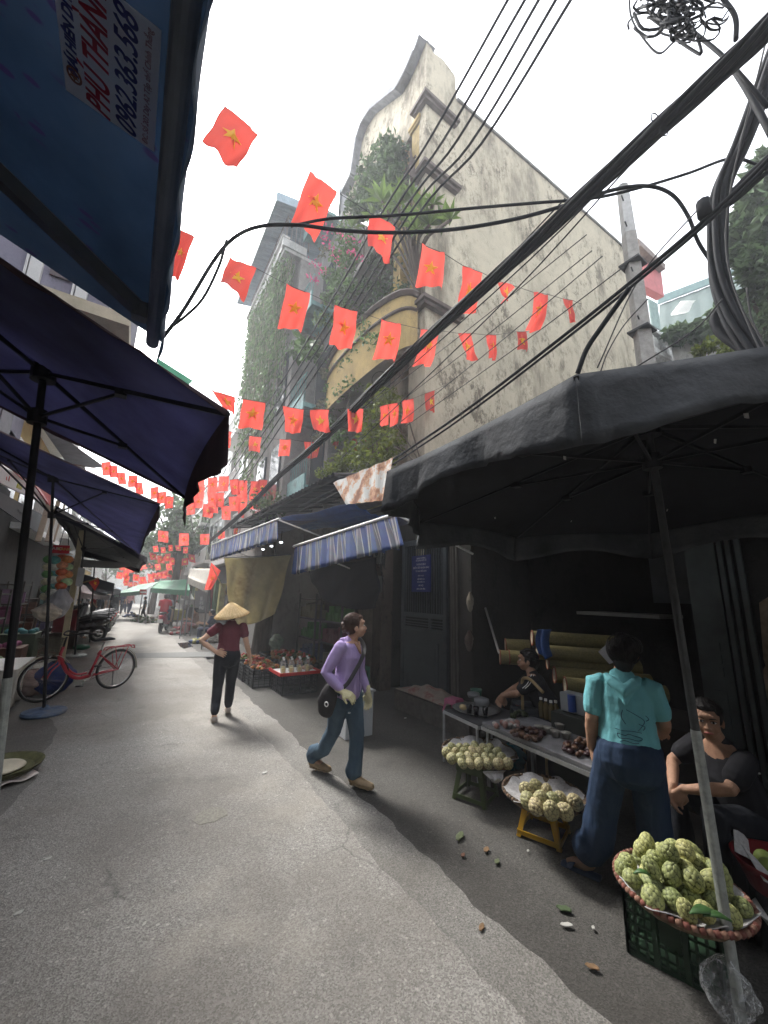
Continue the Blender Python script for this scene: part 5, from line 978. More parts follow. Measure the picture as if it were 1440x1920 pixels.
cable('dark cable dropping to the front corner of the black umbrella', [(1180, 540), (1130, 610), (1100, 655), (1083, 700)], .014, 2.0)
cable('thin wire hanging over the plaster wall right of the flags', [(1215, 560), (1170, 610), (1140, 660), (1125, 700)], .005, 3.2, mat=WIRE)
def thick(t, q):
    for k in range(6): t.tube([p+V((.05*math.cos(k+i*.05), .05*math.sin(k+i*.05), 0)) for i, p in enumerate(q)], .022, 6)
cable('thick twisted cable bundle dropping behind the black umbrella like a trunk', [(1470, 60), (1425, 180), (1390, 270), (1352, 360), (1345, 450), (1350, 520), (1372, 590), (1405, 650), (1450, 720)], .04, 3.6, nm='cable_bundle', extra=thick)
cable('looped stiff cable beside the dropping bundle', [(1370, 575), (1350, 580), (1340, 600), (1352, 625), (1385, 650), (1410, 670)], .035, 3.7)
cable('branching cable from the bundle toward the right edge', [(1352, 380), (1380, 355), (1410, 325), (1460, 280)], .03, 3.6); cable('second branching cable toward the right edge', [(1345, 400), (1385, 370), (1430, 330), (1470, 300)], .018, 3.65)
cable('short cut cable stub standing on the pair of heavy cables', [(1322, 405), (1318, 378)], .04, 2.88, smooth=False)
cable('dark cross cable behind the bundle at the right edge', [(1370, 120), (1405, 175), (1450, 260)], .02, 3.2)
cable('diagonal stay joining the bundle and the tangle', [(1300, 60), (1360, 110), (1440, 200)], .012, 2.8)
for i, (a, m_, c) in enumerate([((1440, 60), (1360, 440), (1440, 700)), ((1400, 540), (1410, 600), (1440, 660)), ((1355, 560), (1300, 620), (1190, 690)), ((1320, 380), (1200, 520), (1120, 690))]):
    cable(f'fine loose wire near the right hand cables, {ORD[i]} of four', [a, m_, c], .006, 3.3, mat=WIRE, group='fine loose wires at the right')
t = thing('cable_tangle', 'tangled coil of black cables at the top right of the sky', 'cable', P(1250, 50, X=2.4)); b = MB(); rg = random.Random(11); c0 = P(1265, 45, X=2.4); sc_ = abs(P(1285, 45, X=2.4).y-c0.y)*4
for k in range(40):
    cx_, cy_ = rg.gauss(1262, 42), rg.gauss(38, 24); rr = rg.uniform(10, 32); a0 = rg.random()*6; pts = []
    for j in range(9):
        a = a0+j*rg.uniform(.5, .75); pts.append(P(cx_+rr*math.cos(a)*1.1, cy_+rr*.75*math.sin(a), X=2.4+rg.uniform(-.06, .06)))
    b.tube(bez(pts, 3), rg.uniform(.003, .009), 6)
b.tube(bez([P(1180, -20, X=2.4), P(1183, 30, X=2.4), P(1205, 70, X=2.4), P(1235, 100, X=2.4), P(1262, 80, X=2.4)], 6), .006, 6); b.tube(bez([P(1262, 70, X=2.4), P(1300, 95, X=2.4), P(1315, 100, X=2.4), P(1308, 70, X=2.4)], 6), .008, 6); b.tube(bez([P(1350, -10, X=2.4), P(1378, 30, X=2.4), P(1380, 75, X=2.4)], 6), .012, 6)
b.build('coils', CABLE, t, smooth=True)
for i in range(7):
    cable(f'dark cable tangled above the green awning, {ORD[i]} of seven', [(300+i*12, 1040-i*5), (350+i*9, 985-i*4), (420+i*5, 925+i*3), (470, 880+i*6)], .02, 3.3, group='cables tangled above the green awning')
# clutter along the left shop fronts
rg = random.Random(21)
for i, (y, z0, hgt, wd, col, lb) in enumerate([(5.2, .0, 1.7, .9, (.03, .035, .05), 'dark cupboard shelves at the far left edge behind the umbrella pole'), (6.4, .0, 1.9, .9, (.05, .035, .03), 'tall dark shelves of the left shop behind the stall table'), (8.3, .9, 1.5, .5, (.05, .04, .035), 'dark shelf of goods behind the snack strings'), (9.6, .0, 1.1, .7, (.12, .05, .03), 'brown crate stack in the shop beyond the bicycle'), (11.2, .0, 1.6, .8, (.06, .07, .06), 'dull green cupboard beside the cream post'), (13.2, .3, 1.5, .9, (.16, .14, .11), 'beige rack of goods behind the parked scooters'), (15.6, .0, 1.4, .9, (.08, .03, .03), 'dark red rack farther along the left shops'), (18.5, .0, 1.7, 1.1, (.10, .11, .14), 'bluish rack in the far left shops')]):
    t = thing('goods_rack', lb, 'rack', (-2.3, y, z0)); b = MB()
    for k in range(4): b.bb(-2.58, -2.1, y-wd/2, y+wd/2, z0+hgt*k/3.2, z0+hgt*k/3.2+.03)
    for yy in (y-wd/2, y+wd/2): b.bb(-2.12, -2.09, yy-.02, yy+.02, 0, z0+hgt); b.bb(-2.58, -2.55, yy-.02, yy+.02, 0, z0+hgt)
    b.build('frame', M('dark_wood', (.06, .045, .035)), t)
    for k in range(3):
        b = MB(); yy = y-wd/2+.05
        while yy < y+wd/2-.1: w3 = rg.uniform(.07, .18); b.bb(-2.5, -2.15-rg.uniform(0, .08), yy, yy+w3, z0+hgt*k/3.2+.035, z0+hgt*k/3.2+.035+hgt/3.2*rg.uniform(.4, .85)); yy += w3+.02
        b.build('goods', M('rack_%d_%d' % (i, k), [max(0, c*rg.uniform(.5, 2.2)) for c in col], .6, .3, 8), t)
for k in range(5):
    y = 7.0+k*.62; b = MB(); b.loft([(-2.35, y, 2.75), (-2.33, y, 2.5), (-2.33, y+.02, 2.0), (-2.33, y, 1.75)], [(.02, .02), (.1, .09), (.13, .1), (.05, .05)], n=12); tag(b.build('hanging_bag', M('hang_%d' % k, [(.10, .05, .04), (.04, .05, .08), (.15, .13, .10), (.03, .06, .04), (.12, .03, .03)][k], .7, .3, 6), smooth=True), f'dim bag hanging in the left shop doorway, {nth(k, 5)} of five', 'bag', 'bags hanging in the left shop')
# crates and tubs of goods crowding the left pavement
rg = random.Random(77)
for i, (x, y, z, sx, sy, sz, c, lb) in enumerate([(-1.75, 9.3, 0, .5, .6, .45, (.03, .05, .14), 'blue tub on the left pavement beyond the bicycle'), (-1.8, 10.4, 0, .6, .6, .55, (.12, .05, .03), 'brown carton stack on the left pavement'), (-1.95, 9.4, .46, .4, .5, .3, (.10, .02, .02), 'dark red carton standing on the blue tub'), (-1.8, 11.6, 0, .6, .7, .7, (.06, .09, .05), 'green crate pile before the parked scooters'), (-2.0, 7.6, 0, .5, .7, .85, (.05, .04, .035), 'dark wooden box behind the dried produce')]):
    t = thing('goods_box', lb, 'box', (x, y, z)); b = MB(); b.bb(x-sx/2, x+sx/2, y-sy/2, y+sy/2, z, z+sz); b.build('box', M('lbox_%d' % i, c, .7, .35, 7), t, mods='bevel')
    b = MB()
    for k in range(8): b.ell((x+rg.uniform(-.35, .35)*sx, y+rg.uniform(-.35, .35)*sy, z+sz+.03), (.07, .07, .06), 8, 6)
    b.build('goods', M('lgoods_%d' % i, [rg.uniform(.05, .3) for _ in range(3)], .6), t, smooth=True)
string(row([(228+i*8.5, 1064+4*math.sin(i*.8)) for i in range(14)], 10, 11), 33, [(220, 1058), (350, 1058)], 'dense far string')
string(row([(292+i*14, 1029+2.5*math.sin(i*1.9)) for i in range(5)], 9, 11), 19.5, [(284, 1024), (362, 1026)], 'string before the far trees')
string(row([(236+i*9, 1094+2*math.sin(i)) for i in range(9)], 8, 9), 40, [(230, 1088), (315, 1088)], 'farthest low string')
for i, (q, lb) in enumerate([([(148, 1074, 14), (214, 1094, 17), (196, 1090, 20), (150, 1080, 20)], 'dark layered canopy above the parked scooters, nearer'), ([(160, 1094, 21), (226, 1106, 26), (214, 1100, 30), (166, 1092, 28)], 'dark layered canopy above the parked scooters, farther')]):
    t = thing('awning', lb, 'awning', P(q[0][0], q[0][1], Y=q[0][2])); q = [P(a, c, Y=y) for a, c, y in q]; b = MB(); b.grid(lambda u, v: lerp(lerp(q[0], q[1], u), lerp(q[3], q[2], u), v), 10, 6); b.grid(lambda u, v: lerp(q[0], q[1], u)-V((0, 0, .3*v)), 20, 2); b.build('sheet', M('dark_canopy_cloth', (.035, .035, .05), .8, .3, 4, trans=.2), t, mods='solid')
    b = MB(); b.cyl((q[0].x, q[0].y, 0), q[0], .02, 6); b.build('pole', BLK, t); b = MB(); b.cyl((q[1].x, q[1].y, 0), q[1], .02, 6); b.build('pole', BLK, t)

# ------------------------------------------------------------------ fruit stall on the right
def apple_mesh(seed, rx, rz):
    rg = np.random.default_rng(seed); n = 46; k = np.arange(n)+.5; ph = np.arccos(1-2*k/n); th = math.pi*(1+5**.5)*k
    S = np.stack([np.cos(th)*np.sin(ph), np.sin(th)*np.sin(ph), np.cos(ph)], 1)+rg.normal(size=(n, 3))*.03; S /= np.linalg.norm(S, axis=1)[:, None]
    b = MB(); nu, nv = 44, 30; cl = []; vs = []
    for j in range(nv+1):
        for i in range(nu):
            a, p = 2*math.pi*i/nu, math.pi*j/nv; d = np.array([math.sin(p)*math.cos(a), math.sin(p)*math.sin(a), -math.cos(p)])
            ds = np.sort(np.arccos(np.clip(S @ d, -1, 1)))[:2]; e = min(1, (ds[1]-ds[0])/.16); h = .84+.16*e**.55
            vs.append((d[0]*rx*h, d[1]*rx*h, d[2]*rz*h*(1+.05*d[2]))); cl.append(e)
    fs = [(j*nu+i, j*nu+(i+1) % nu, (j+1)*nu+(i+1) % nu, (j+1)*nu+i) for j in range(nv) for i in range(nu)]
    b.add(vs, fs); return b, cl
def applemat(name, hi, lo):
    mt, t, bs = newmat(name); N = t.nodes.new; L = t.links.new; at_ = N('ShaderNodeAttribute'); at_.attribute_name = 'seg'
    n = N('ShaderNodeTexNoise'); n.inputs['Scale'].default_value = 18; n.inputs['Detail'].default_value = 4
    mx = N('ShaderNodeMix'); mx.data_type = 'RGBA'; r = N('ShaderNodeMapRange'); r.inputs[1].default_value = .1; r.inputs[2].default_value = .75; L(at_.outputs['Fac'], r.inputs[0]); L(r.outputs[0], mx.inputs[0]); mx.inputs[6].default_value = (*lo, 1)
    m2 = N('ShaderNodeMix'); m2.data_type = 'RGBA'; L(n.outputs[0], m2.inputs[0]); m2.inputs[6].default_value = (*[c*.7 for c in hi], 1); m2.inputs[7].default_value = (*[min(1, c*1.25) for c in hi], 1); L(m2.outputs[2], mx.inputs[7]); oi = N('ShaderNodeObjectInfo'); hv = N('ShaderNodeHueSaturation'); r3 = N('ShaderNodeMapRange'); r3.inputs[3].default_value = .455; r3.inputs[4].default_value = .505; L(oi.outputs['Random'], r3.inputs[0]); L(r3.outputs[0], hv.inputs['Hue']); r4 = N('ShaderNodeMapRange'); r4.inputs[3].default_value = 1.1; r4.inputs[4].default_value = .72; L(oi.outputs['Random'], r4.inputs[0]); L(r4.outputs[0], hv.inputs['Value']); L(mx.outputs[2], hv.inputs['Color']); L(hv.outputs[0], bs.inputs['Base Color']); bs.inputs['Roughness'].default_value = .62; return mt
AP = applemat('sugar_apple_skin', (.37, .42, .16), (.045, .06, .018)); AP2 = applemat('sugar_apple_skin_dull', (.42, .41, .19), (.06, .05, .025))
PROTO = []
for i, (rx, rz) in enumerate([(.044, .05), (.042, .058), (.046, .048)]):
    for mat in (AP, AP2):
        b, cl = apple_mesh(i, rx, rz); me = bpy.data.meshes.new('sugar_apple'); me.from_pydata(b.v, [], b.f); at_ = me.attributes.new('seg', 'FLOAT', 'POINT'); at_.data.foreach_set('value', cl); me.materials.append(mat); me.polygons.foreach_set('use_smooth', [True]*len(b.f)); PROTO.append(me)
def apples(spots, basket, dull, seed, sc_=1.):
    """spots: (x, y, z) centres; labelled by row (from the back) and place in the row"""
    rg = random.Random(seed); items = []
    for p in spots: items.append(p)
    k_ = lambda p: (RW[0]*0+0).sum()
    view = RW.T
    def scr(p): c = view @ (np.array(p)-np.array([0, 0, H])); return CX-c[0]/c[2]*F, CY+c[1]/c[2]*F
    it = sorted(items, key=lambda p: scr(p)[1]); nr = max(1, round(len(it)/5)); per = math.ceil(len(it)/nr); rows = [it[i:i+per] for i in range(0, len(it), per)]
    rn = lambda i, n: 'back row' if i == 0 else 'front row' if i == n-1 else ORD[i]+' row'
    for i, rw in enumerate(rows):
        rw.sort(key=lambda p: scr(p)[0])
        for j, p in enumerate(rw):
            o = bpy.data.objects.new('sugar_apple', PROTO[2*rg.randrange(3)+dull]); COL.objects.link(o); o.location = p; o.rotation_euler = (rg.uniform(-.9, .9), rg.uniform(-.9, .9), rg.random()*6); s = sc_*rg.uniform(.88, 1.14); o.scale = (s, s, s)
            tag(o, f'sugar apple in the {basket}, {rn(i, len(rows))}, {nth(j, len(rw))}', 'sugar apple', 'sugar apples in the '+basket)
def basket(name, label, c, r, z, rimmat, paper=True, drop=None):
    t = thing('bamboo_basket', label, 'basket', (c[0], c[1], z-.05)); b = MB(); cc = V((c[0], c[1], z))
    b.lathe(cc, [(.05, -.06), (r*.6, -.055), (r*.88, -.035), (r, 0), (r*1.0, .012), (r*.95, .006), (r*.6, -.04), (.04, -.045)], 48, wob=.012); b.build('tray', M('woven_bamboo', (.17, .12, .07), .8, .4, 30, .5, 80), t, smooth=True)
    b = MB(); n = 64
    for k in range(n):
        a0, a1 = 2*math.pi*k/n, 2*math.pi*(k+.8)/n; b.cur = k % 2; b.tube([cc+V((math.cos(a0)*r, math.sin(a0)*r, .008)), cc+V((math.cos(a1)*r, math.sin(a1)*r, .014))], .013, 6)
    b.build('rim', rimmat, t, smooth=True)
    if paper:
        b = MB(); rg = random.Random(int(r*1000))
        b.grid(lambda u, v: cc+V((math.cos(u*6.283)*(r*.35+r*(.62+.05*math.sin(u*40)+.06*math.sin(u*17))*v), math.sin(u*6.283)*(r*.35+r*(.62+.05*math.sin(u*31+1)+.06*math.sin(u*17))*v), -.03+.05*v**2+.012*math.sin(u*50)*v)), 60, 8)
        b.build('newspaper', M('newsprint', (.48, .47, .47), .85, .25, 60, .3, 14), t, mods='solid')
    if drop:
        b = MB(); q = [V(p) for p in drop]; b.grid(lambda u, v: lerp(lerp(q[0], q[1], u), lerp(q[3], q[2], u), v)+V((.01*math.sin(u*9), .01*math.sin(v*8), 0)), 10, 10); b.build('paper_corner', M('newsprint', (.5, .5, .5)), t, mods='solid')
    return t
RIM = [M('rim_red', (.17, .06, .045), .8, .3, 20), M('rim_tan', (.24, .13, .09), .8, .3, 20)]; RIMB = [M('rim_brown', (.14, .09, .055), .8), M('rim_dark', (.08, .055, .04), .8)]
def pile(c, r, z, n, seed, lay=2, fr=.088):
    rg = random.Random(seed); out = []
    def ok(p, d): return all((V(p)-V(q)).length > d for q in out)
    for zz, rr in ((z+.035, r), (z+.105, r*.68), (z+.16, r*.35))[:lay]:
        for _ in range(900):
            if len(out) >= n: break
            a, q = rg.random()*6.283, rr*rg.random()**.5; p = (c[0]+q*math.cos(a), c[1]+q*math.sin(a), zz+rg.uniform(-.008, .012))
            if ok(p, fr): out.append(p)
    return out
BC = (2.47, 1.05); BR = .275
basket('bamboo_basket', 'large bamboo tray of sugar apples on the green crate, nearest the camera', BC, BR, .33, RIM)
apples(pile(BC, BR*.88, .33, 40, 4, 3, .075), 'large front basket', 0, 1, .93)
for (px, py, a, l) in [(1205, 1640, 2.4, .08), (1320, 1712, -.6, .12), (1345, 1722, -.9, .10)]:
    p = P(px, py, Z=.42); b = MB()
    b.grid(lambda u, v: (p.x+(u-.5)*l*math.cos(a)-(v-.5)*l*.42*math.sin(a)*math.sin(math.pi*max(.03, u)), p.y+(u-.5)*l*math.sin(a)+(v-.5)*l*.42*math.cos(a)*math.sin(math.pi*max(.03, u)), p.z+.02*math.sin(u*3)-abs(v-.5)*.01), 10, 4); tag(b.build('leaf', M('fresh_leaf', (.05, .12, .035), .45, .25, 20), mods='solid', smooth=True), {1205: 'small green leaf tucked among the sugar apples at the left of the large front basket', 1320: 'long green leaf lying over the rim of the large front basket', 1345: 'shorter green leaf by the umbrella pole on the large front basket'}[px], 'leaf')
def grate(b, A, B_, h, z, nx, nz, th=.012, wd=.008, solid=None):
    """openwork crate side from A to B"""
    A, B_ = V(A), V(B_)
    for i in range(nx+1): p = lerp(A, B_, i/nx); b.beam(p+V((0, 0, z)), p+V((0, 0, z+h)), wd if 0 < i < nx else th*2, th)
    for k in range(nz+1): b.beam(A+V((0, 0, z+h*k/nz)), B_+V((0, 0, z+h*k/nz)), th*1.01, wd if 0 < k < nz else th*2)
def crate(label, c, sx, sy, h, rz, mat, nx=12, ny=8, nz=6, plate=True, z=.0, group=None, name='crate', ribs=3):
    t = thing(name, label, 'crate', (c[0], c[1], z), group); ca, sa = math.cos(rz), math.sin(rz)
    def W(x, y): return (c[0]+x*ca-y*sa, c[1]+x*sa+y*ca, z)
    q = [W(-sx/2, -sy/2), W(sx/2, -sy/2), W(sx/2, sy/2), W(-sx/2, sy/2)]
    for i in range(4):
        b = MB(); a, d = V(q[i]), V(q[(i+1) % 4]); grate(b, a, d, h, 0, nx if i % 2 == 0 else ny, nz)
        if plate: m0, m1 = lerp(a, d, .38), lerp(a, d, .62); b.slab([m0+V((0, 0, h*.4)), m1+V((0, 0, h*.4)), m1+V((0, 0, h*.8)), m0+V((0, 0, h*.8))], .015)
        for k in range(1, ribs): m0 = lerp(a, d, k/ribs); b.beam(m0, m0+V((0, 0, h)), .022, .024)
        b.build('side_panel', mat, t)
    b = MB(); b.box((c[0], c[1], z+.015), (sx*.98, sy*.98, .012), rz); b.build('bottom', mat, t); return t
GP = M('dark_green_plastic', (.025, .055, .03), .5, .25, 8)
crate('big dark green openwork crate under the large front basket', (2.62, 1.15), .48, .36, .27, .28, GP, 12, 9, 6)
# stools as basket stands
def stool(name, label, c, top, bot, h, mat, rz=0., arch=True, group=None, z=0., holes=True):
    t = thing(name, label, 'stool', (c[0], c[1], z), group); ca, sa = math.cos(rz), math.sin(rz)
    def W(x, y, zz): return V((c[0]+x*ca-y*sa, c[1]+x*sa+y*ca, z+zz))
    b = MB(); q = [W(a*top/2, e*top/2, h) for a, e in ((-1, -1), (1, -1), (1, 1), (-1, 1))]; b.slab(q, .018); q = [W(a*top/2*1.03, e*top/2*1.03, h-.03) for a, e in ((-1, -1), (1, -1), (1, 1), (-1, 1))]
    for i in range(4): b.beam(q[i], q[(i+1) % 4], .012, .05)
    b.build('seat', mat, t, mods='bevel')
    for a, e in ((-1, -1), (1, -1), (1, 1), (-1, 1)):
        b = MB(); p0 = W(a*top/2*.92, e*top/2*.92, h-.02); p1 = W(a*bot/2, e*bot/2, 0); wq = top*.13
        for dx, dy in ((-a, 0), (0, -e)):
            o_ = W(a*top/2*.92+dx*wq, e*top/2*.92+dy*wq, h-.02)-p0; b.slab([p0, p0+o_*1.5, p1+o_*.9, p1], .01)
        b.build('leg', mat, t)
    if arch:
        b = MB()
        for hh in (.0,):
            for i in range(4):
                a, e = ((-1, -1), (1, -1), (1, 1), (-1, 1))[i]; a2, e2 = ((1, -1), (1, 1), (-1, 1), (-1, -1))[i]
                k = .12; b.beam(W(a*(bot*.97)/2, e*(bot*.97)/2, h*k), W(a2*(bot*.97)/2, e2*(bot*.97)/2, h*k), .01, .03)
        b.build('rail', mat, t)
    return t
YEL = M('yellow_plastic', (.62, .36, .015), .45, .12, 6, dirt=(.4, .22, .02), dscale=5); OLV = M('olive_plastic', (.06, .085, .03), .5, .2, 6)
stool('stool', 'yellow plastic stool holding the middle basket of sugar apples', (2.84, 2.08), .22, .30, .25, YEL, .35)
bc2 = ((P(965, 1500, Z=.29)+P(1112, 1520, Z=.29))/2); bc2 = (2.78, 2.02)
basket('bamboo_basket', 'bamboo tray half filled with sugar apples on the yellow stool', bc2, .285, .30, RIMB)
sp = []
for px, py in [(988, 1482), (1008, 1478), (990, 1502), (1012, 1498), (1034, 1500), (1033, 1520), (1050, 1497), (1060, 1522), (1005, 1513), (1078, 1505), (1025, 1485)]: p = P(px, py, Z=.355); sp.append((p.x, p.y, .355))
apples(sp, 'yellow stool basket', 1, 2, 1.08)
stool('stool', 'olive green plastic stool holding the far basket of sugar apples', (2.80, 2.72), .24, .30, .27, OLV, .35)
bc3 = (2.93, 2.80)
basket('bamboo_basket', 'bamboo tray heaped with many sugar apples on the olive stool', bc3, .33, .31, RIMB, True, [P(905, 1447, Z=.30), P(948, 1445, Z=.30), P(935, 1470, Z=.22), P(925, 1468, Z=.22)])
sp = []
for r_, (xs, y) in enumerate([((848, 862, 876, 890, 905, 918), 1404), ((838, 855, 870, 886, 901, 916, 930), 1413), ((846, 862, 878, 894, 910, 925, 942), 1424), ((866, 882, 898, 916, 934, 950), 1434)]):
    for x in xs: p = P(x+random.uniform(-2, 2), y-2, Z=.37-.008*r_); sp.append((p.x, p.y, p.z))
apples(sp, 'olive stool basket', 1, 3, .88)
tag(bagmesh(P(962, 1455, Z=0)+V((0, 0, .05)), .15, .24, 15).build('plastic_bag', M('teal_bag', (.01, .10, .13), .25, .3, 5, spec=.6), smooth=True), 'dark teal plastic bag beside the far basket', 'bag')
# right edge dark red basket, steel bowl
t = thing('basin', 'dark red basin with green fruit and paper at the right edge', 'basin', P(1450, 1640, Z=.35)); c = P(1462, 1612, Z=.42)-V((0, 0, .06)); b = MB(); b.lathe(c, [(.14, -.08), (.19, .05), (.2, .05), (.17, 0), (.1, -.07)], 32); b.build('bowl', M('dark_red_plastic', (.20, .015, .02), .4), t, smooth=True)
b = MB()
for k in range(5): b.ell(c+V((.07*math.cos(k*1.3), .07*math.sin(k*1.3), .02)), .045)
b.build('fruit', M('pale_green_fruit', (.25, .32, .08), .5), t, smooth=True)
b = MB(); b.slab([c+V((-.2, .02, .02)), c+V((-.1, .12, .1)), c+V((-.06, .06, .03)), c+V((-.14, -.05, -.02))], .003); b.slab([c+V((-.05, .17, .03)), c+V((.08, .2, .13)), c+V((.1, .15, .05)), c+V((0, .12, .0))], .003); b.build('newspaper', M('newsprint', (.48, .47, .47)), t)
t = thing('bowl', 'white rimmed bowl at the right edge below the red basin', 'bowl', P(1450, 1720, Z=.2)); c = P(1475, 1720, Z=.22); b = MB(); b.lathe(c, [(.06, -.08), (.12, 0), (.125, .005), (.1, -.02), (.04, -.07)], 28); b.build('body', WHITE, t, smooth=True)
b = MB(); b.lathe(V((c.x+.12, c.y, 0)), [(.10, 0), (.10, .13), (.02, .14)], 20); tag(b.build('stand', GP), 'dark green round stand under the white rimmed bowl', 'stand')
b = MB(); b.lathe(V((P(1462, 1612, Z=.4).x, P(1462, 1612, Z=.4).y, 0)), [(.15, 0), (.15, .27), (.02, .275)], 20); tag(b.build('stand', M('dark_tub', (.05, .05, .055), .5)), 'dark tub under the red basin at the right edge', 'stand')
# display tables
TBL = M('table_top', (.17, .17, .18), .45, .2, 8, dirt=(.08, .08, .09), dscale=5); ALU = M('aluminium', (.35, .36, .37), .4, .15, 12, metal=.5)
def table(label, q, th, legs, h, mat=TBL):
    t = thing('table', label, 'table', sum((V(p) for p in q), V())/len(q)*1.0-V((0, 0, h))); b = MB(); b.slab(q, th); b.build('tabletop', mat, t, mods='bevel'); b = MB()
    for i in range(4): b.beam(V(q[i])-V((0, 0, th)), V(q[(i+1) % 4])-V((0, 0, th)), .02, .03)
    b.build('frame', ALU, t)
    for p in legs: b = MB(); b.cyl((p[0], p[1], 0), (p[0], p[1], h-th), .013, 8); b.build('leg', ALU, t)
    return t
table('long grey stall table with snacks in front of the seated sellers', [(2.98, 2.80, .54), (2.90, 1.62, .54), (3.5, 1.50, .54), (3.58, 2.72, .54)], .035, [(3.0, 2.75), (2.95, 1.7), (3.45, 1.6), (3.5, 2.65)], .54)
table('lower dark folding table with the drinks tray behind the long table', [(3.06, 3.42, .50), (3.0, 2.86, .50), (3.66, 2.80, .50), (3.72, 3.36, .50)], .015, [(3.06, 3.42), (3.02, 2.9), (3.64, 2.84), (3.7, 3.33)], .50, M('dark_top', (.04, .04, .045), .4))
zt = .56
t = thing('serving_tray', 'round steel tray of drinks on the dark folding table', 'tray', P(893, 1332, Z=.51)); c = P(893, 1332, Z=.51); b = MB(); b.lathe((c.x, c.y, .512), [(.2, 0), (.25, .02), (.255, .022), (.2, .008), (.01, .006)], 36); b.build('dish', STEEL, t, smooth=True)
for i, (px, py) in enumerate([(880, 1338), (893, 1342), (910, 1343)]):
    c = P(px, py, Z=.525); b = MB(); b.lathe((c.x, c.y, .525), [(.022, 0), (.032, .085), (.028, .085), (.02, .01)], 16); t = tag(b.build('cup', M('dark_drink', (.01, .008, .01), .2), smooth=True), f'black cup of drink on the steel tray, {nth(i, 3)} of three', 'cup', 'black cups on the tray')
for (px, py, r, h_, lb) in [(903, 1322, .085, .075, 'clear round tub of sweets on the steel tray'), (888, 1306, .075, .05, 'shallow clear bowl behind the steel tray cups')]:
    c = P(px, py, Z=.53); b = MB(); b.lathe((c.x, c.y, .522), [(r*.85, 0), (r, h_*.5), (r*.96, h_), (r*.2, h_*1.25)], 24); tag(b.build('tub', M('cloudy_plastic', (.30, .31, .32), .3, .15, 10, trans=.4), smooth=True), lb, 'tub')
c = P(868, 1326, Z=.55); b = MB(); b.ell(c, (.035, .045, .03)); tag(b.build('pastry', M('pastry', (.42, .33, .18), .7), smooth=True), 'pale pastry at the left of the steel tray', 'food')
# tray of bottles on the long table
for i, (px, py) in enumerate([(1016, 1345), (1025, 1348), (1035, 1352), (1044, 1352)]):
    c = P(px, py, Z=zt); t = thing('bottle', f'brown tea bottle with white cap, {nth(i, 4)} of four on the stall table', 'bottle', c, 'tea bottles on the stall table')
    b = MB(); b.lathe(c, [(.026, 0), (.028, .01), (.028, .125), (.012, .155), (.011, .165)], 14); b.build('body', M('tea_bottle', (.13, .10, .045), .2, .1, 5, spec=.5), t, smooth=True); b = MB(); b.cyl(c+V((0, 0, .163)), c+V((0, 0, .185)), .014, 12); b.build('cap', WHITE, t)
for i, (px, py) in enumerate([(1012, 1372), (1028, 1375), (1042, 1382), (1062, 1385), (1073, 1370), (1050, 1368)]):
    c = P(px, py, Z=zt); b = MB(); b.lathe(c, [(.028, 0), (.042, .045), (.044, .05), (.01, .055)], 16); tag(b.build('cup', M('food_cup', (.20, .14, .09) if i % 2 else (.26, .25, .22), .4, .3, 30), smooth=True), f'small lidded food cup near the bottles, {nth(i, 6)} of six', 'cup', 'food cups on the stall table')
heap('preserves', 'dark heaps of preserved fruit in bags at the near end of the stall table', 'preserves', P(1092, 1408, Z=zt), (.16, .12, .07), [M('purple_preserve', (.04, .018, .02), .35), M('brown_preserve', (.10, .05, .03), .4)], 70, .028, 4)
heap('preserves', 'reddish brown dried fruit in the middle of the stall table', 'preserves', P(990, 1380, Z=zt), (.17, .12, .05), [M('brown_preserve', (.10, .05, .03)), M('purple_preserve', (.04, .018, .02))], 60, .026, 5)
heap('snack_packs', 'small pale snack packs at the far end of the stall table', 'snacks', P(950, 1362, Z=zt), (.14, .08, .03), [M('pale_pack', (.30, .28, .26), .4), M('pinkish_pack', (.30, .17, .15), .4)], 16, .03, 6)
heap('greens', 'green bags and herbs behind the tea bottles', 'greens', P(1075, 1335, Z=zt+.02), (.26, .12, .08), [M('bag_green', (.02, .09, .045), .35, trans=.2), M('teal_bag', (.01, .10, .13))], 60, .035, 7)
heap('leaf_parcels', 'dark leaf wrapped parcels behind the pale snack packs', 'parcels', P(975, 1345, Z=zt), (.1, .06, .05), [M('leaf_wrap', (.03, .04, .015), .5)], 14, .03, 8)
c = P(985, 1326, Z=.56); b = MB(); b.lathe(c, [(.08, 0), (.12, .03), (.115, .03), (.07, .006)], 20); tag(b.build('dish', M('red_dish', (.30, .02, .03), .4), smooth=True), 'red plastic dish behind the leaf parcels', 'dish')
t = thing('chair', 'low chair with a bent bamboo coloured frame in front of the seated woman', 'chair', P(985, 1330, Z=.3)); b = MB(); b.tube(bez([P(980, 1330, X=3.5), P(979, 1285, X=3.5), P(982, 1272, X=3.5), P(995, 1275, X=3.45), P(1018, 1298, X=3.4)], 5), .016, 8); b.build('frame', M('tan_tube', (.28, .20, .10), .5), t, smooth=True)
b = MB(); a = P(980, 1330, X=3.5); b.box((a.x+.1, a.y-.12, .3), (.26, .3, .02)); b.build('seat', M('tan_seat', (.15, .11, .06), .7), t); b = MB()
for dx, dy in ((0, 0), (.22, 0), (0, -.24), (.22, -.24)): b.cyl((a.x+dx, a.y+dy, 0), (a.x+dx, a.y+dy, .3), .012, 8)
b.build('legs', M('tan_tube', (.28, .20, .10)), t)
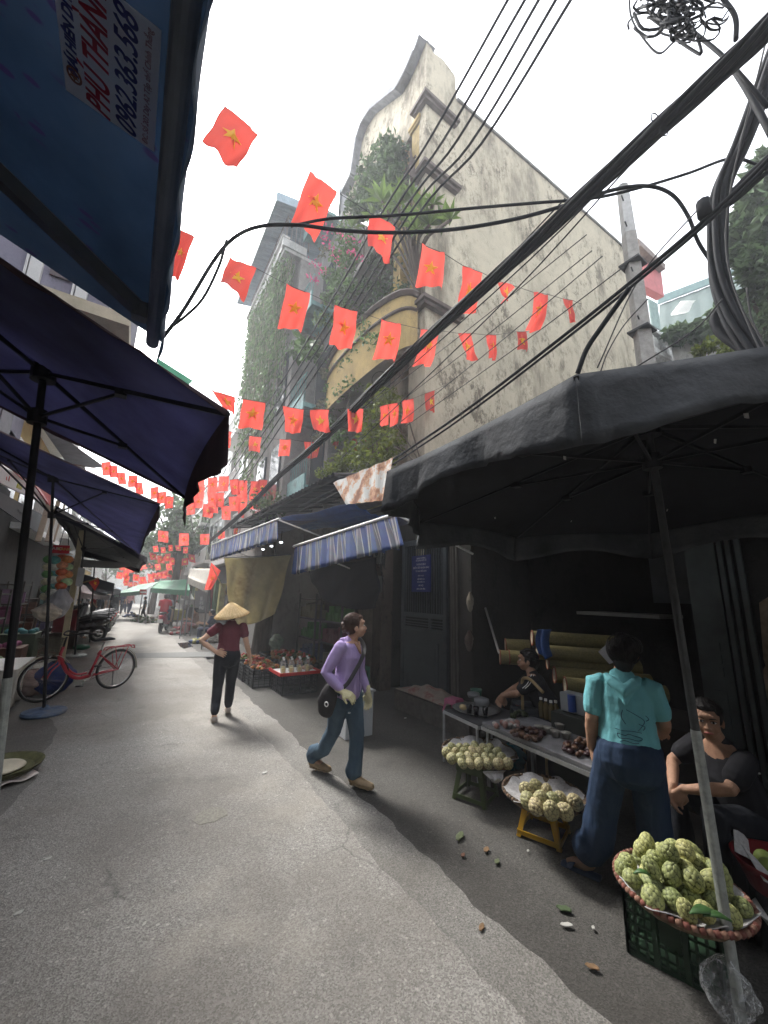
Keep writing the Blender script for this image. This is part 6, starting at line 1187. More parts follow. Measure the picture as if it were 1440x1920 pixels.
# pink stool, sack of goods on ledge
LED = P(765, 1290, X=4.0); tag(MB().bb(3.72, 4.2, 3.7, 5.3, 0, .26).build('ledge', M('ledge_concrete', (.10, .09, .08), .9, .3, 10, .4, 30)), 'low rough concrete ledge in front of the barred door', 'ledge')
t = thing('cloth_bundle', 'flattened beige and pink cloth bundle lying on the low ledge', 'bundle', P(800, 1290, X=3.95)); b = MB(); c = P(805, 1283, X=3.95); c.z = .27
b.grid(lambda u, v: (c.x+(v-.5)*.45, c.y+.55-1.1*u, c.z+.015+(.11*math.sin(u*math.pi)*math.sin(v*math.pi)**.5+.018*math.sin(u*21+v*9)*math.sin(v*3.1))*min(1, 4*u, 4*(1-u))), 40, 16); b.build('sheet', M('beige_pink_cloth', (.30, .25, .21), .85, .2, 5, .4, 12, dirt=(.26, .12, .11), dscale=4, dlo=.5, dhi=.6), t, mods='solid', smooth=True)
c = P(851, 1312, X=3.72); stool('stool', 'small pink plastic stool beside the cloth bundle', (3.75, P(851, 1310, X=3.75).y, ), .17, .21, .15, M('pink_plastic', (.48, .14, .24), .4), .2, False, z=.262)
c = P(893, 1300, X=3.9); b = MB(); b.lathe((c.x, c.y, c.z-.13), [(.05, 0), (.07, .18), (.075, .18), (.05, .02)], 18); tag(b.build('bucket', M('green_bucket', (.02, .09, .06), .4), smooth=True), 'small dark green bucket right of the pink stool', 'bucket')
tag(MB().bb(c.x-.12, c.x+.12, c.y-.15, c.y+.15, 0, c.z-.13).build('box', M('dark_carton', (.05, .04, .03), .9)), 'dark carton under the green bucket', 'box')
# rolls of matting
t0 = None; ML = M('mat_roll', (.22, .185, .075), .75, .25, 9, .3, 25, stretch=(6, 1, 6)); ME = M('roll_end', (.42, .36, .26), .8, .35, 40, .5, 60)
rolls = [(1065, 1282, 1330), (1048, 1247, 0), (1042, 1243, 0)]
ends = [(1055, 1280), (1038, 1262), (1022, 1240), (1010, 1215), (995, 1198), (1003, 1205), (942, 1232), (955, 1215), (965, 1228)]
pos = [(1060, 1285), (1040, 1265), (1027, 1240), (1008, 1222), (998, 1196), (948, 1210), (938, 1232), (955, 1232)]
lb = ['lowest roll at the right of the heap', 'second lowest roll right of the seated woman', 'middle roll with its end beside the woman shoulder', 'roll just behind the woman hair', 'topmost roll of the heap', 'short roll left of the woman head, upper', 'short roll left of the woman head, lower', 'short roll close behind the woman face']
for i, (px, py) in enumerate(pos):
    c = P(px, py, X=4.3+.06*(i % 3)); L_ = 1.15 if i < 5 else .35; e = c+V((L_*.62, -L_*.62, -.02 if i < 5 else 0)); t = thing('mat_roll', 'rolled tan matting with a pale end, '+lb[i], 'roll', c, 'rolled mats at the back of the shop')
    b = MB(); b.cyl(c, e, .088, 22); b.build('roll', ML, t, smooth=False); b = MB(); d = (c-e).normalized(); b.cyl(c, c+d*.006, .075, 20); b.build('end', ME, t); b = MB(); b.torus(c+d*.002, d, .088, .008, 26, 6); b.build('rim', M('roll_rim', (.28, .09, .05), .8), t)
tag(MB().bb(4.2, 5.0, 1.3, 2.75, 0, .62).build('pallet', M('dark_wood2', (.045, .04, .035), .9)), 'dark wooden staging under the rolled mats', 'staging')
b = MB(); q = [P(1122, 1222, X=3.9), P(1143, 1203, X=3.9), P(1160, 1238, X=3.9), P(1143, 1245, X=3.9)]; b.slab(q, .01); tag(b.build('card', M('pale_card', (.42, .42, .43), .7)), 'pale card leaning left of the standing woman neck', 'card')
b = MB(); a, c = P(910, 1140, X=4.5), P(936, 1225, X=4.3); b.cyl(a, c, .016, 10); tag(b.build('broom_handle', M('pale_stick', (.35, .34, .34), .5)), 'pale stick leaning on the dark back wall', 'stick')
for px, py, r, lb, mt in [(882, 1138, .05, 'small pale bag tied to the pier, upper', M('pale_bag', (.28, .25, .2), .6)), (880, 1212, .06, 'clear bag with brown things tied to the pier, lower', M('brownish_bag', (.16, .12, .11), .4))]:
    tag(bagmesh(P(px, py+10, X=4.1), r, .28, int(px)).build('plastic_bag', mt, smooth=True), lb, 'bag')
b = MB(); q = P(1020, 1180, X=4.3); b.grid(lambda u, v: lerp(P(1008, 1180, X=4.2), P(1032, 1180, X=4.2), u)+V((.03*math.sin(u*7), .04*math.sin(v*3), -.34*v*(1-.3*abs(u-.6)))), 12, 12); tag(b.build('cloth', M('blue_cloth', (.02, .06, .20), .7), mods='solid', smooth=True), 'blue cloth hung over the rolled mats', 'cloth')
t = thing('box', 'pale plastic box with a blue bottle beside the standing woman', 'box', P(1080, 1300, X=3.6)); b = MB(); c = P(1082, 1305, X=3.6); b.box((c.x, c.y, c.z-.06), (.14, .26, .16)); b.build('body', M('pale_plastic', (.33, .35, .36), .5), t, mods='bevel'); b = MB(); b.cyl(c+V((-.09, 0, -.12)), c+V((-.09, 0, .02)), .035, 14); b.build('bottle', M('blue_drink', (.03, .07, .28), .3), t)
b = MB(); b.box((c.x, c.y, (c.z-.15)/2), (.3, .36, c.z-.15)); tag(b.build('crate', M('dark_crate', (.03, .035, .03), .6)), 'dark crate under the pale plastic box', 'crate')
heap('rubbish', 'crumpled clear bags in the dark corner at the right', 'bags', P(1410, 1545, Z=0), (.35, .22, .1), [M('dim_bag', (.10, .11, .115), .3)], 40, .06, 9)
# fruit crates by the tree: row of black crates with produce
BP = M('black_plastic', (.02, .022, .026), .5, .2, 8)
def pc(px, py): return P(px, py, Z=0)
base = pc(524, 1305)
crs = [((2.62, 7.05), 'nearest'), ((2.32, 7.78), 'second'), ((2.30, 8.42), 'third'), ((2.28, 9.06), 'farthest')]
for i, ((x, y), nm) in enumerate(crs):
    crate(f'black openwork plastic crate, {nm} in the row by the tree', (x+.12, y), .62, .58, .30, 0, BP, 6, 6, 5, False, group='black crates in a row', ribs=2)
    crate(f'black openwork plastic crate behind, {nm} in the back row', (x+.78, y+.05), .62, .58, .34, 0, BP, 6, 6, 5, False, group='black crates in a row', ribs=2) if i else None
t = thing('serving_tray', 'red and white edged tray of drink bottles on the nearest black crate', 'tray', (2.75, 7.08, .33)); b = MB(); b.bb(2.38, 3.1, 6.76, 7.36, .31, .33); b.build('board', WHITE, t)
b = MB(); b.bb(2.36, 3.12, 6.74, 6.76, .31, .36); b.bb(2.36, 2.38, 6.76, 7.36, .31, .36); b.bb(3.1, 3.12, 6.76, 7.36, .31, .36); b.build('red_edge', RED, t)
proto = thing('bottle', 'small clear bottle of yellow drink with cap on the red edged tray', 'bottle', (2.45, 6.9, .33), 'yellow drink bottles on the tray')
b = MB(); c = V((2.45, 6.9, .33)); b.lathe(c, [(.04, 0), (.042, .09)], 14); b.build('drink', M('yellow_drink', (.48, .40, .16), .3), proto, smooth=True); b = MB(); b.lathe(c, [(.043, .001), (.043, .16), (.018, .21), (.018, .23), (.0, .232)], 14); b.build('bottle_wall', CLR, proto, smooth=True); b = MB(); b.cyl(c+V((0, 0, .22)), c+V((0, 0, .245)), .02, 10); b.build('cap', WHITE, proto)
k = 0; pos_ = []
for iy, y in enumerate((6.88, 7.05)):
    for ix in range(4): pos_.append((2.46+.15*ix+.05*iy, y, .33))
for i, p in enumerate(pos_):
    l = f"clear bottle of yellow drink on the red edged tray, {'front' if i < 4 else 'back'} row, {nth(i % 4, 4)}"
    if i == 0: proto.location = p; proto['label'] = l
    else: dup(proto, p, l)
FR = [M('fruit_orange', (.40, .14, .03), .5), M('fruit_green', (.10, .14, .03), .5), M('fruit_brown', (.20, .10, .04), .6), M('fruit_red', (.30, .03, .02), .5)]
for i, ((x, y), nm) in enumerate(crs[1:]): heap('fruit_heap', f'mixed red and green fruit filling the {nm} black crate', 'fruit', (x+.12, y, .27), (.27, .25, .1), FR[i % 2:]+FR[:i % 2], 60, .042, 20+i)
heap('fruit_heap', 'dark herbs and fruit on the crates behind the bottles', 'fruit', (3.15, 8.4, .33), (.4, 1.0, .12), [M('herb_dark', (.04, .055, .02)), FR[2], FR[3]], 150, .05, 30)
t = thing('produce_dish', 'round tray of pinkish snacks beside the drink bottles', 'dish', (2.98, 7.2, .34)); b = MB(); b.ell((3.0, 7.1, .36), (.12, .1, .04)); b.build('snacks', M('pink_snack', (.42, .27, .2), .7), t, smooth=True)

# ------------------------------------------------------------------ red bicycle
def bicycle():
    rw, fw = P(222, 1248, Z=.32), P(88, 1278, Z=.33); rw = V((.03, 8.5, .33)); fw = V((-.86, 7.98, .33))
    t = thing('bicycle', 'red step-through city bicycle with front basket and rear rack', 'bicycle', (-.4, 8.25, 0)); d = (fw-rw); d.z = 0; wb = d.length; d.normalize(); ax = d.cross(V((0, 0, 1))); Z = V((0, 0, 1))
    RD = M('bike_red', (.38, .025, .04), .3, .1, 6, coat=.5); TY = M('tyre', (.02, .02, .02), .8); CH = M('chrome', (.55, .55, .55), .25, .05, 8, metal=.9)
    def at(x, z, y=0): return rw+d*x+V((0, 0, z-.33))+ax*y     # x forward from rear hub
    for c, nm in ((rw, 0), (fw, 1)):
        b = MB(); b.torus(c, ax, .305, .018, 56, 10); wt = b.build('wheel', TY, t, smooth=True)
        b = MB(); b.torus(c, ax, .285, .010, 56, 6); b.build('rim', CH, wt, smooth=True)
        b = MB()
        for k in range(22): a = k*2*math.pi/22; b.tube([c+ax*(.02 if k % 2 else -.02), c+(d*math.cos(a)+Z*math.sin(a))*.28], .0014, 4)
        b.build('spokes', CH, wt); b = MB(); b.cyl(c-ax*.05, c+ax*.05, .02, 12); b.build('hub', CH, wt)
        b = MB(); rng_ = np.linspace(R(-10) if nm else R(15), R(170) if nm == 0 else R(150), 26); s_ = -1 if nm == 0 else -1
        a0, a1 = ((-5, 165) if nm == 0 else (35, 190))
        b.loft([c+(-d*math.cos(R(a))*(1) if nm == 0 else -d*math.cos(R(a)))*.345+Z*math.sin(R(a))*.345 for a in np.linspace(a0, a1, 26)], [(.03, .006)]*26, ref=ax, n=8, round_=False); b.build('mudguard', M('mudguard', (.55, .52, .45), .4), t, smooth=True)
    bbk = at(.42, .28); seat = at(.27, .80); head = at(.86, .78); headb = at(.90, .60)
    b = MB(); b.tube(bez([headb+Z*.06, at(.74, .38), at(.58, .27), bbk], 6), .026, 12); b.tube(bez([headb+Z*.10, at(.76, .46), at(.62, .34), at(.46, .33)], 6), .016, 10); b.tube([bbk, at(.30, .66)], .02, 12); b.tube([headb, head], .024, 12)
    for y in (-.055, .055): b.tube([bbk+ax*y*.6, at(0, .33, y)], .011, 8); b.tube([at(.31, .60, y*.3), at(0, .33, y)], .010, 8)
    b.tube([at(.3, .66), at(.335, .6)], .02, 8); b.build('frame', RD, t, smooth=True)
    b = MB()
    for y in (-.06, .06): b.tube(bez([headb, headb+ax*y-Z*.07, at(.98, .45, y), V(fw)+ax*y], 5), .012, 8)
    b.build('fork', RD, t, smooth=True)
    b = MB(); b.tube([at(.30, .64), seat], .013, 10); b.build('seat_post', CH, t)
    b = MB(); b.loft([at(.14, .84), at(.2, .85), at(.28, .84), at(.38, .835), at(.43, .83)], [(.085, .02), (.09, .03), (.06, .025), (.03, .018), (.02, .012)], ref=ax, n=14); b.build('saddle', BLK, t, smooth=True)
    b = MB(); b.tube([head, at(.84, .93)], .013, 10); b.tube(bez([at(.62, .97, .28), at(.72, .99, .27), at(.83, .96, .12), at(.84, .95, 0), at(.83, .96, -.12), at(.72, .99, -.27), at(.62, .97, -.28)], 5), .012, 8); b.build('handlebar', BLK, t, smooth=True)
    for y in (-.28, .28): b = MB(); b.cyl(at(.66, .98, y), at(.56, .965, y), .018, 10); b.build('grip', BLK, t)
    b = MB(); r0, r1 = at(.22, .70), at(-.18, .70)
    for y in (-.06, .06): b.tube(bez([at(.24, .66, y*.5), at(.18, .70, y), at(-.05, .70, y), at(-.2, .71, y), at(-.24, .66, y*.7)], 5), .009, 8); b.tube([at(-.12, .70, y), at(0, .33, y)], .007, 6); b.tube([at(.1, .7, y), at(0.02, .36, y)], .006, 6)
    for x in (.15, .05, -.05, -.15): b.tube([at(x, .70, -.06), at(x, .70, .06)], .006, 6)
    b.tube([at(-.24, .66, -.045), at(-.24, .66, .045)], .008, 6); b.build('rear_rack', RD, t, smooth=True)
    bs = M('basket_mesh', (.10, .095, .07), .6, .2, 20); b = MB(); w2, w1, h_ = .30, .22, .24; c0 = at(1.02, .68)
    def Q(u, v, z): s_ = w1+(w2-w1)*z/h_; return c0+d*(u*s_*.75+.02)+ax*(v*s_)+Z*z
    for i in range(9):
        k = -.5+i/8
        for (u0, v0) in ((k, -.5), (k, .5), (-.5, k), (.5, k)): b.tube([Q(u0, v0, 0), Q(u0, v0, h_)], .003, 4)
    for z in np.linspace(0, h_, 12):
        q = [Q(-.5, -.5, z), Q(.5, -.5, z), Q(.5, .5, z), Q(-.5, .5, z), Q(-.5, -.5, z)]; b.tube(q, .0035 if z < h_*.95 else .006, 4)
    b.slab([Q(-.5, -.5, 0), Q(.5, -.5, 0), Q(.5, .5, 0), Q(-.5, .5, 0)], .006); b.build('front_basket', bs, t)
    b = MB(); b.torus(bbk+ax*.05, ax, .085, .006, 30, 6); b.tube([bbk+ax*.07, bbk+ax*.07+d*.05-Z*.16], .009, 8); b.tube([bbk-ax*.07, bbk-ax*.07-d*.05+Z*.16], .009, 8); b.build('crank', CH, t); 
    for s_ in (1, -1): b = MB(); b.box(bbk+ax*.12*s_+(d*.05-Z*.16)*s_, (.1, .07, .02)); b.build('pedal', BLK, t)
    b = MB(); b.tube([bbk+ax*.05+Z*.085, at(0, .37, .05)], .004, 5); b.tube([bbk+ax*.05-Z*.085, at(0, .29, .05)], .004, 5); b.build('chain', BLK, t)
    b = MB(); b.tube([at(0, .33, .08), at(-.06, .02, .14)], .008, 6); b.tube([at(-.06, .02, .14), at(-.13, .01, .16)], .008, 6); b.build('kickstand', BLK, t)
    b = MB(); b.ell(at(1.0, .66, 0)+d*.02, (.03, .03, .03)); b.build('headlight', CH, t, smooth=True)
bicycle()

# ------------------------------------------------------------------ scooters
def scooter(label, loc, rz, body, group=None, box=False):
    t = thing('scooter', label, 'scooter', loc, group); T = Matrix.Translation(V(loc)) @ Matrix.Rotation(rz, 4, 'Z')   # local +Y forward
    def mk(): b = MB(); b.T = T; return b
    TY = M('tyre', (.02, .02, .02), .8); CH = M('chrome', (.55, .55, .55)); 
    for y in (-.62, .62):
        b = mk(); b.torus((0, y, .25), (1, 0, 0), .2, .05, 30, 8); wt = b.build('wheel', TY, t, smooth=True); b = mk(); b.lathe((0, 0, 0), [(0, 0)], 3) if False else b.torus((0, y, .25), (1, 0, 0), .13, .018, 22, 6); b.cyl((-.04, y, .25), (.04, y, .25), .05, 12); b.build('rim', CH, wt)
    b = mk(); b.loft([(0, -.88, .66), (0, -.7, .62), (0, -.4, .55), (0, -.1, .5), (0, .1, .34)], [(.06, .05), (.13, .13), (.15, .16), (.13, .15), (.1, .06)], n=14); b.build('rear_body', body, t, smooth=True)
    b = mk(); b.loft([(0, .1, .33), (0, .36, .32)], [(.14, .04), (.14, .05)], n=12); b.loft([(0, .40, .30), (0, .47, .55), (0, .42, .85), (0, .36, .95)], [(.12, .05), (.17, .06), (.16, .06), (.1, .05)], n=14); b.loft([(0, .48, .48), (0, .64, .50), (0, .84, .40)], [(.07, .03), (.085, .03), (.06, .02)], n=12); b.build('leg_shield', body, t, smooth=True)
    b = mk(); b.loft([(0, -.78, .76), (0, -.5, .78), (0, -.2, .73), (0, 0, .68)], [(.11, .045), (.14, .05), (.13, .05), (.09, .04)], n=14); b.build('seat', BLK, t, smooth=True)
    b = mk(); b.tube([(0, .38, .9), (0, .34, 1.0)], .03); b.tube([(-.32, .24, 1.02), (-.12, .34, 1.02), (.12, .34, 1.02), (.32, .24, 1.02)], .016, 8); b.ell((0, .38, 1.0), (.13, .09, .08)); b.build('handlebar', BLK, t, smooth=True)
    for s in (-1, 1):
        b = mk(); b.tube([(s*.2, .3, 1.03), (s*.27, .28, 1.2)], .007, 6); b.ell((s*.3, .28, 1.24), (.06, .015, .045)); b.build('mirror', CH, t, smooth=True)
    b = mk(); b.ell((0, .46, .98), (.07, .03, .05)); b.build('headlight', CH, t, smooth=True); b = mk(); b.ell((0, -.9, .66), (.08, .03, .04)); b.build('tail_light', RED, t, smooth=True)
    b = mk(); b.box((0, -.93, .48), (.19, .012, .14)); b.build('number_plate', WHITE, t)
    b = mk(); b.tube([(0, .62, .25), (0, .45, .7)], .025); b.cyl((.13, -.7, .3), (.13, -.25, .28), .045, 12); b.tube([(0, -.1, .3), (0, -.62, .25)], .04, 8); b.tube([(-.1, -.1, .25), (-.18, -.05, .02)], .012, 6); b.build('chassis', STEEL, t)
    return t
BB = M('scooter_black', (.015, .015, .018), .25, .2, 5, coat=.6); BG = M('scooter_grey', (.14, .15, .15), .3, .2, 5, coat=.5)
for i, (px, py, rz, mt, lb) in enumerate([(160, 1209, 1.9, BB, 'black parked scooter nearest the bicycle'), (168, 1200, 1.95, BB, 'second black scooter in the parked row'), (176, 1193, 1.9, BG, 'grey scooter in the middle of the parked row'), (182, 1185, 1.9, BB, 'black scooter near the far end of the parked row'), (188, 1180, 1.85, BG, 'pale grey scooter at the far end of the parked row')]):
    c = P(px, py, Z=0); scooter(lb+' on the left', (c.x-.35, c.y+.5, 0), rz, mt, 'scooters parked on the left')
mc = P(308, 1187, Z=0); scooter('pink red scooter with two riders seen from behind', (mc.x, mc.y+.6, 0), -.25, M('scooter_pink', (.42, .03, .09), .3, .15, 5, coat=.5))
# ------------------------------------------------------------------ far stalls
def canopy(label, q, mat, legs=True, fr=.18):
    t = thing('awning', label, 'awning', sum(q, V())/4); b = MB(); b.grid(lambda u, v: lerp(lerp(q[0], q[1], u), lerp(q[3], q[2], u), v)-V((0, 0, .08*math.sin(u*math.pi)*math.sin(v*math.pi))), 14, 8); b.build('sheet', mat, t, mods='solid', smooth=True)
    b = MB(); b.grid(lambda u, v: lerp(q[0], q[1], u)-V((0, 0, fr*v+.03*abs(math.sin(u*30))*v)), 60, 2); b.build('fringe', mat, t, mods='solid')
    for p in (q[0], q[1]):
        b = MB(); b.cyl((p.x, p.y, 0), p, .025, 8)
        if legs: b.build('pole', STEEL, t)
canopy('bright green canopy over a stall on the right of the lane', [P(283, 1103, Y=23), P(357, 1108, Y=17), P(352, 1086, Y=19), P(300, 1089, Y=25)], M('green_canopy', (.05, .22, .12), .6, .15, 3, trans=.35))
canopy('pale green worn canopy at the far right of the lane', [P(214, 1113, Y=27), P(268, 1108, Y=24), P(300, 1090, Y=26), P(262, 1096, Y=30)], M('pale_canopy', (.22, .36, .28), .6, .2, 4, trans=.3))
canopy('small beige awning below the white box of the right hand house', [P(352, 1083, Y=16), P(392, 1100, Y=13), P(398, 1066, Y=14), P(356, 1066, Y=17)], M('beige_canopy', (.34, .32, .28), .8, .3, 8))
canopy('long pinkish grey canopy at the far left of the lane', [P(150, 1112, Y=19), P(205, 1118, Y=26), P(198, 1106, Y=27), P(150, 1092, Y=20)], M('pinkish_canopy', (.30, .24, .24), .7, .2, 4, trans=.25))
canopy('blue grey canopy closing the far end of the lane', [P(186, 1112, Y=44), P(232, 1114, Y=44), P(228, 1102, Y=47), P(190, 1100, Y=47)], M('bluegrey_canopy', (.25, .30, .36), .7, .2, 4))
canopy('small grey parasol like awning right of the riders', [P(338, 1124, Y=18), P(365, 1124, Y=17), P(358, 1112, Y=18), P(342, 1112, Y=19)], M('grey_cloth', (.28, .28, .26), .8, .2, 4))
t = thing('shop_sign', 'dark sign with three lines of pale letters standing on the right pavement', 'sign', P(380, 1160, X=2.75)); a = P(383, 1132, X=3.0); b = MB(); q = [P(366, 1108, X=3.0), P(394, 1106, X=2.95), P(394, 1148, X=2.95), P(366, 1147, X=3.0)]
b.slab(q, .03); b.build('board', BLK, t); sp = (q[1]-q[0]).normalized(); LT = M('sign_letters', (.42, .42, .42), .6)
hgt = (q[0]-q[3]).length
for i, (s, k, sz) in enumerate([('RAU', .38, .15), ('BẮP CẢI', .6, .14), ('BẮP NGÔ', .82, .14)]): text(s, 'lettering', lerp((q[0]+q[1])/2, (q[2]+q[3])/2, k)-sp.cross(V((0, 0, 1)))*(-.02), sp, (0, 0, 1), hgt*sz, LT, t, .004, sx=1.5)
b = MB(); b.slab([P(366, 1150, X=2.9), P(390, 1150, X=2.9), P(390, 1166, X=2.9), P(366, 1166, X=2.9)], .3); tag(b.build('box', M('beige_box', (.26, .23, .2), .8)), 'beige box under the dark sign with pale letters', 'box')
t = thing('street_sign', 'small red and white no entry plate hanging over the far lane', 'sign', P(270, 1108, Y=24)); b = MB(); b.slab([P(262, 1105, Y=24), P(275, 1105, Y=24), P(275, 1115, Y=24), P(262, 1115, Y=24)], .03); b.build('board', RED, t); b = MB(); b.slab([P(263, 1109, Y=23.95), P(274, 1109, Y=23.95), P(274, 1112, Y=23.95), P(263, 1112, Y=23.95)], .02); b.build('bar', WHITE, t)
rg = random.Random(9); CL = [M('goods_%d' % i, c, .7, .3, 6) for i, c in enumerate([(.30, .28, .1), (.06, .12, .05), (.30, .05, .05), (.35, .33, .3), (.04, .07, .18), (.12, .08, .05)])]
for i, (px, py, r, cols, lb) in enumerate([(302, 1168, .8, (0, 1, 5), 'yellow and green goods stacked beside the riders'), (280, 1168, .9, (3, 1, 5), 'low heap of vegetables on the right road edge'), (262, 1166, .8, (1, 3, 5), 'vegetable heap farther along the right road edge'), (246, 1158, .8, (4, 3), 'blue tubs at the far right road edge'), (330, 1190, .45, (2, 3), 'red patterned bag and goods beside the riders'), (346, 1183, .5, (5, 2), 'brown and pink goods in front of the seated vendor'), (372, 1206, .5, (0, 4), 'round tray of greens with blue cloth in front of the seated vendor'), (405, 1205, .35, (3,), 'crumpled pale plastic near the woman in the hat')]):
    c = P(px, py, Z=0); heap('goods', lb, 'goods', (c.x, c.y+r*.3, .0), (r*.5, r*.5, .28 if i != 6 else .06), [CL[k] for k in cols], 40, .09, 40+i)
t = thing('stall_table', 'yellow fronted stall table beside the riders', 'table', P(298, 1168, Z=0)); c = P(300, 1165, Z=0); b = MB(); b.bb(c.x, c.x+1.2, c.y, c.y+1.6, .55, .6); b.build('tabletop', CL[0], t); b = MB(); b.bb(c.x-.01, c.x+.02, c.y, c.y+1.6, .05, .55); b.bb(c.x, c.x+1.2, c.y-.02, c.y, .05, .55); b.build('front_board', M('mustard', (.30, .24, .05), .7), t)
t = thing('shop_interior', 'dark shop openings with clothes along the right of the lane', 'building', (3.5, 20, 0)); b = MB(); b.bb(3.3, 3.68, 16, 35, 0, 2.9); b.build('wall', M('dim_shopfront', (.05, .045, .045), .9, .5, 2), t)
for i in range(16):
    y = 16.6+i*1.1; b = MB(); b.bb(3.1, 3.3, y, y+.35, .8, 2.0+.2*math.sin(i)); b.build('hanging_clothes', CL[i % 6], t)
b = MB(); q = P(354, 1052, X=3.3)
t = thing('facade_box', 'row of three square vent boxes on the right hand house', 'vent', P(375, 1048, X=3.4))
for px in (363, 374, 387): c = P(px, 1047, X=3.4); b = MB(); b.box(c, (.1, .9, .55)); b.build('block', M('cream_block', (.38, .36, .31), .8), t); b = MB(); b.box(c-V((.06, 0, 0)), (.03, .4, .28)); b.build('hole', DARK, t)

# ------------------------------------------------------------------ people
SK = M('skin', (.46, .27, .18), .6, .14, 22, .25, 140, spec=.3); SK2 = M('skin_tan', (.36, .205, .135), .6, .14, 22, .25, 140, spec=.3)
HAIR = M('black_hair', (.012, .010, .010), .45, .3, 30, .5, 60, stretch=(1, 1, .25)); HAIRB = M('brown_hair', (.060, .028, .018), .45, .4, 30, .5, 60, stretch=(1, 1, .25))
EYEW = M('eye_white', (.6, .58, .55), .3); EYED = M('eye_dark', (.02, .012, .01), .2); LIP = M('lips', (.36, .10, .09), .45)
class Fig:
    """person built in local axes: x = own right, y = forward, z = up"""
    def __init__(s, label, pos, az, skin=SK, z0=0., scale=1., vox=.0055):
        s.t = thing('person', label, 'person', (pos[0], pos[1], z0)); s.o = V((pos[0], pos[1], z0)); s.f = V((math.sin(az), math.cos(az), 0)); s.r = V((math.cos(az), -math.sin(az), 0)); s.b = MB(); s.skin = skin; s.k = scale; s.vox = vox
    def W(s, p): p = V(p)*s.k; return s.o+s.r*p.x+s.f*p.y+V((0, 0, p.z))
    def D(s, d): d = V(d); return s.r*d.x+s.f*d.y+V((0, 0, d.z))
    def L(s, b, pts, rad, ref=(1, 0, 0), n=14):
        k = s.k; b.loft([s.W(p) for p in pts], [(q*k, q*k) if not isinstance(q, (tuple, list)) else (q[0]*k, q[1]*k) for q in rad], s.D(ref), n)
    def E(s, b, c, r, rot=None, ax=None):
        m_ = Matrix((s.r, s.f, V((0, 0, 1)))).transposed()
        if rot is not None: m_ = m_ @ rot
        b.ell(s.W(c), tuple(q*s.k for q in r), 20, 14, m_)
    def head(s, c, yaw=0, pitch=0, roll=0, eyes=True, mouth=True):
        """c = centre of the skull; yaw > 0 turns to own right"""
        Rm = Matrix.Rotation(-yaw, 3, 'Z') @ Matrix.Rotation(-pitch, 3, 'X') @ Matrix.Rotation(roll, 3, 'Y'); c = V(c); s.Rh, s.ch = Rm, c
        def e(b, p, r): s.E(b, c+Rm @ V(p), r, Rm)
        b = s.b; e(b, (0, -.012, .025), (.073, .090, .083)); e(b, (0, .018, -.03), (.060, .066, .072)); e(b, (0, .035, -.075), (.036, .040, .030)); e(b, (0, .052, -.012), (.050, .030, .05))
        for x in (-1, 1): e(b, (x*.036, .050, -.035), (.026, .026, .028)); e(b, (x*.074, -.005, -.015), (.010, .020, .032))
        e(b, (0, .088, -.030), (.013, .018, .013)); s.L(b, [c+Rm @ V((0, .072, .012)), c+Rm @ V((0, .092, -.026))], [.008, .011]); e(b, (0, .078, -.060), (.024, .012, .010)); e(b, (0, .074, .035), (.045, .016, .016))
        for x in (-1, 1): e(b, (x*.011, .083, -.034), (.008, .010, .008))
        s.L(b, [c+Rm @ V((0, -.015, -.05)), s.nk], [(.047, .052), (.052, .052)])
        m_ = MB()
        if eyes:
            for x in (-1, 1):
                q = MB(); e(q, (x*.031, .0745, .004), (.0145, .008, .0068)); q.build('eye', EYEW, s.t, smooth=True); q = MB(); e(q, (x*.031, .0805, .004), (.0065, .0035, .0062)); q.build('iris', EYED, s.t, smooth=True)
                q = MB(); s.L(q, [c+Rm @ V((x*.014, .083, .023)), c+Rm @ V((x*.032, .085, .029)), c+Rm @ V((x*.050, .071, .023))], [.0028, .0036, .002], n=6); q.build('eyebrow', HAIR, s.t, smooth=True)
                q = MB(); s.L(q, [c+Rm @ V((x*.016, .080, .008)), c+Rm @ V((x*.031, .083, .013)), c+Rm @ V((x*.047, .073, .008))], [.0018, .0024, .0015], n=6); q.build('eyelid', EYED, s.t, smooth=True)
        if mouth: q = MB(); s.L(q, [c+Rm @ V((-.022, .083, -.062)), c+Rm @ V((-.008, .090, -.0585)), c+Rm @ V((.008, .090, -.0585)), c+Rm @ V((.022, .083, -.062))], [.003, .0055, .0055, .003], n=8); q.build('lips', LIP, s.t, smooth=True)
    def hair(s, mat, extra=(), style='short', len_=0.):
        c, Rm = s.ch, s.Rh; b = MB()
        def e(p, r): s.E(b, c+Rm @ V(p), r, Rm)
        e((0, -.026, .040), (.082, .092, .084)); e((0, -.045, -.005), (.077, .070, .075))
        for x in (-1, 1): e((x*.058, -.018, .012), (.024, .05, .05))
        e((0, .026, .080), (.056, .046, .026))
        for p, r in extra: e(p, r)
        o = b.build('hair', mat, s.t, mods=.006*s.k)
        tx = bpy.data.textures.get('hairt') or bpy.data.textures.new('hairt', 'CLOUDS'); tx.noise_scale = .02; dm = o.modifiers.new('d', 'DISPLACE'); dm.texture = tx; dm.strength = .008; dm.mid_level = .5
        return o
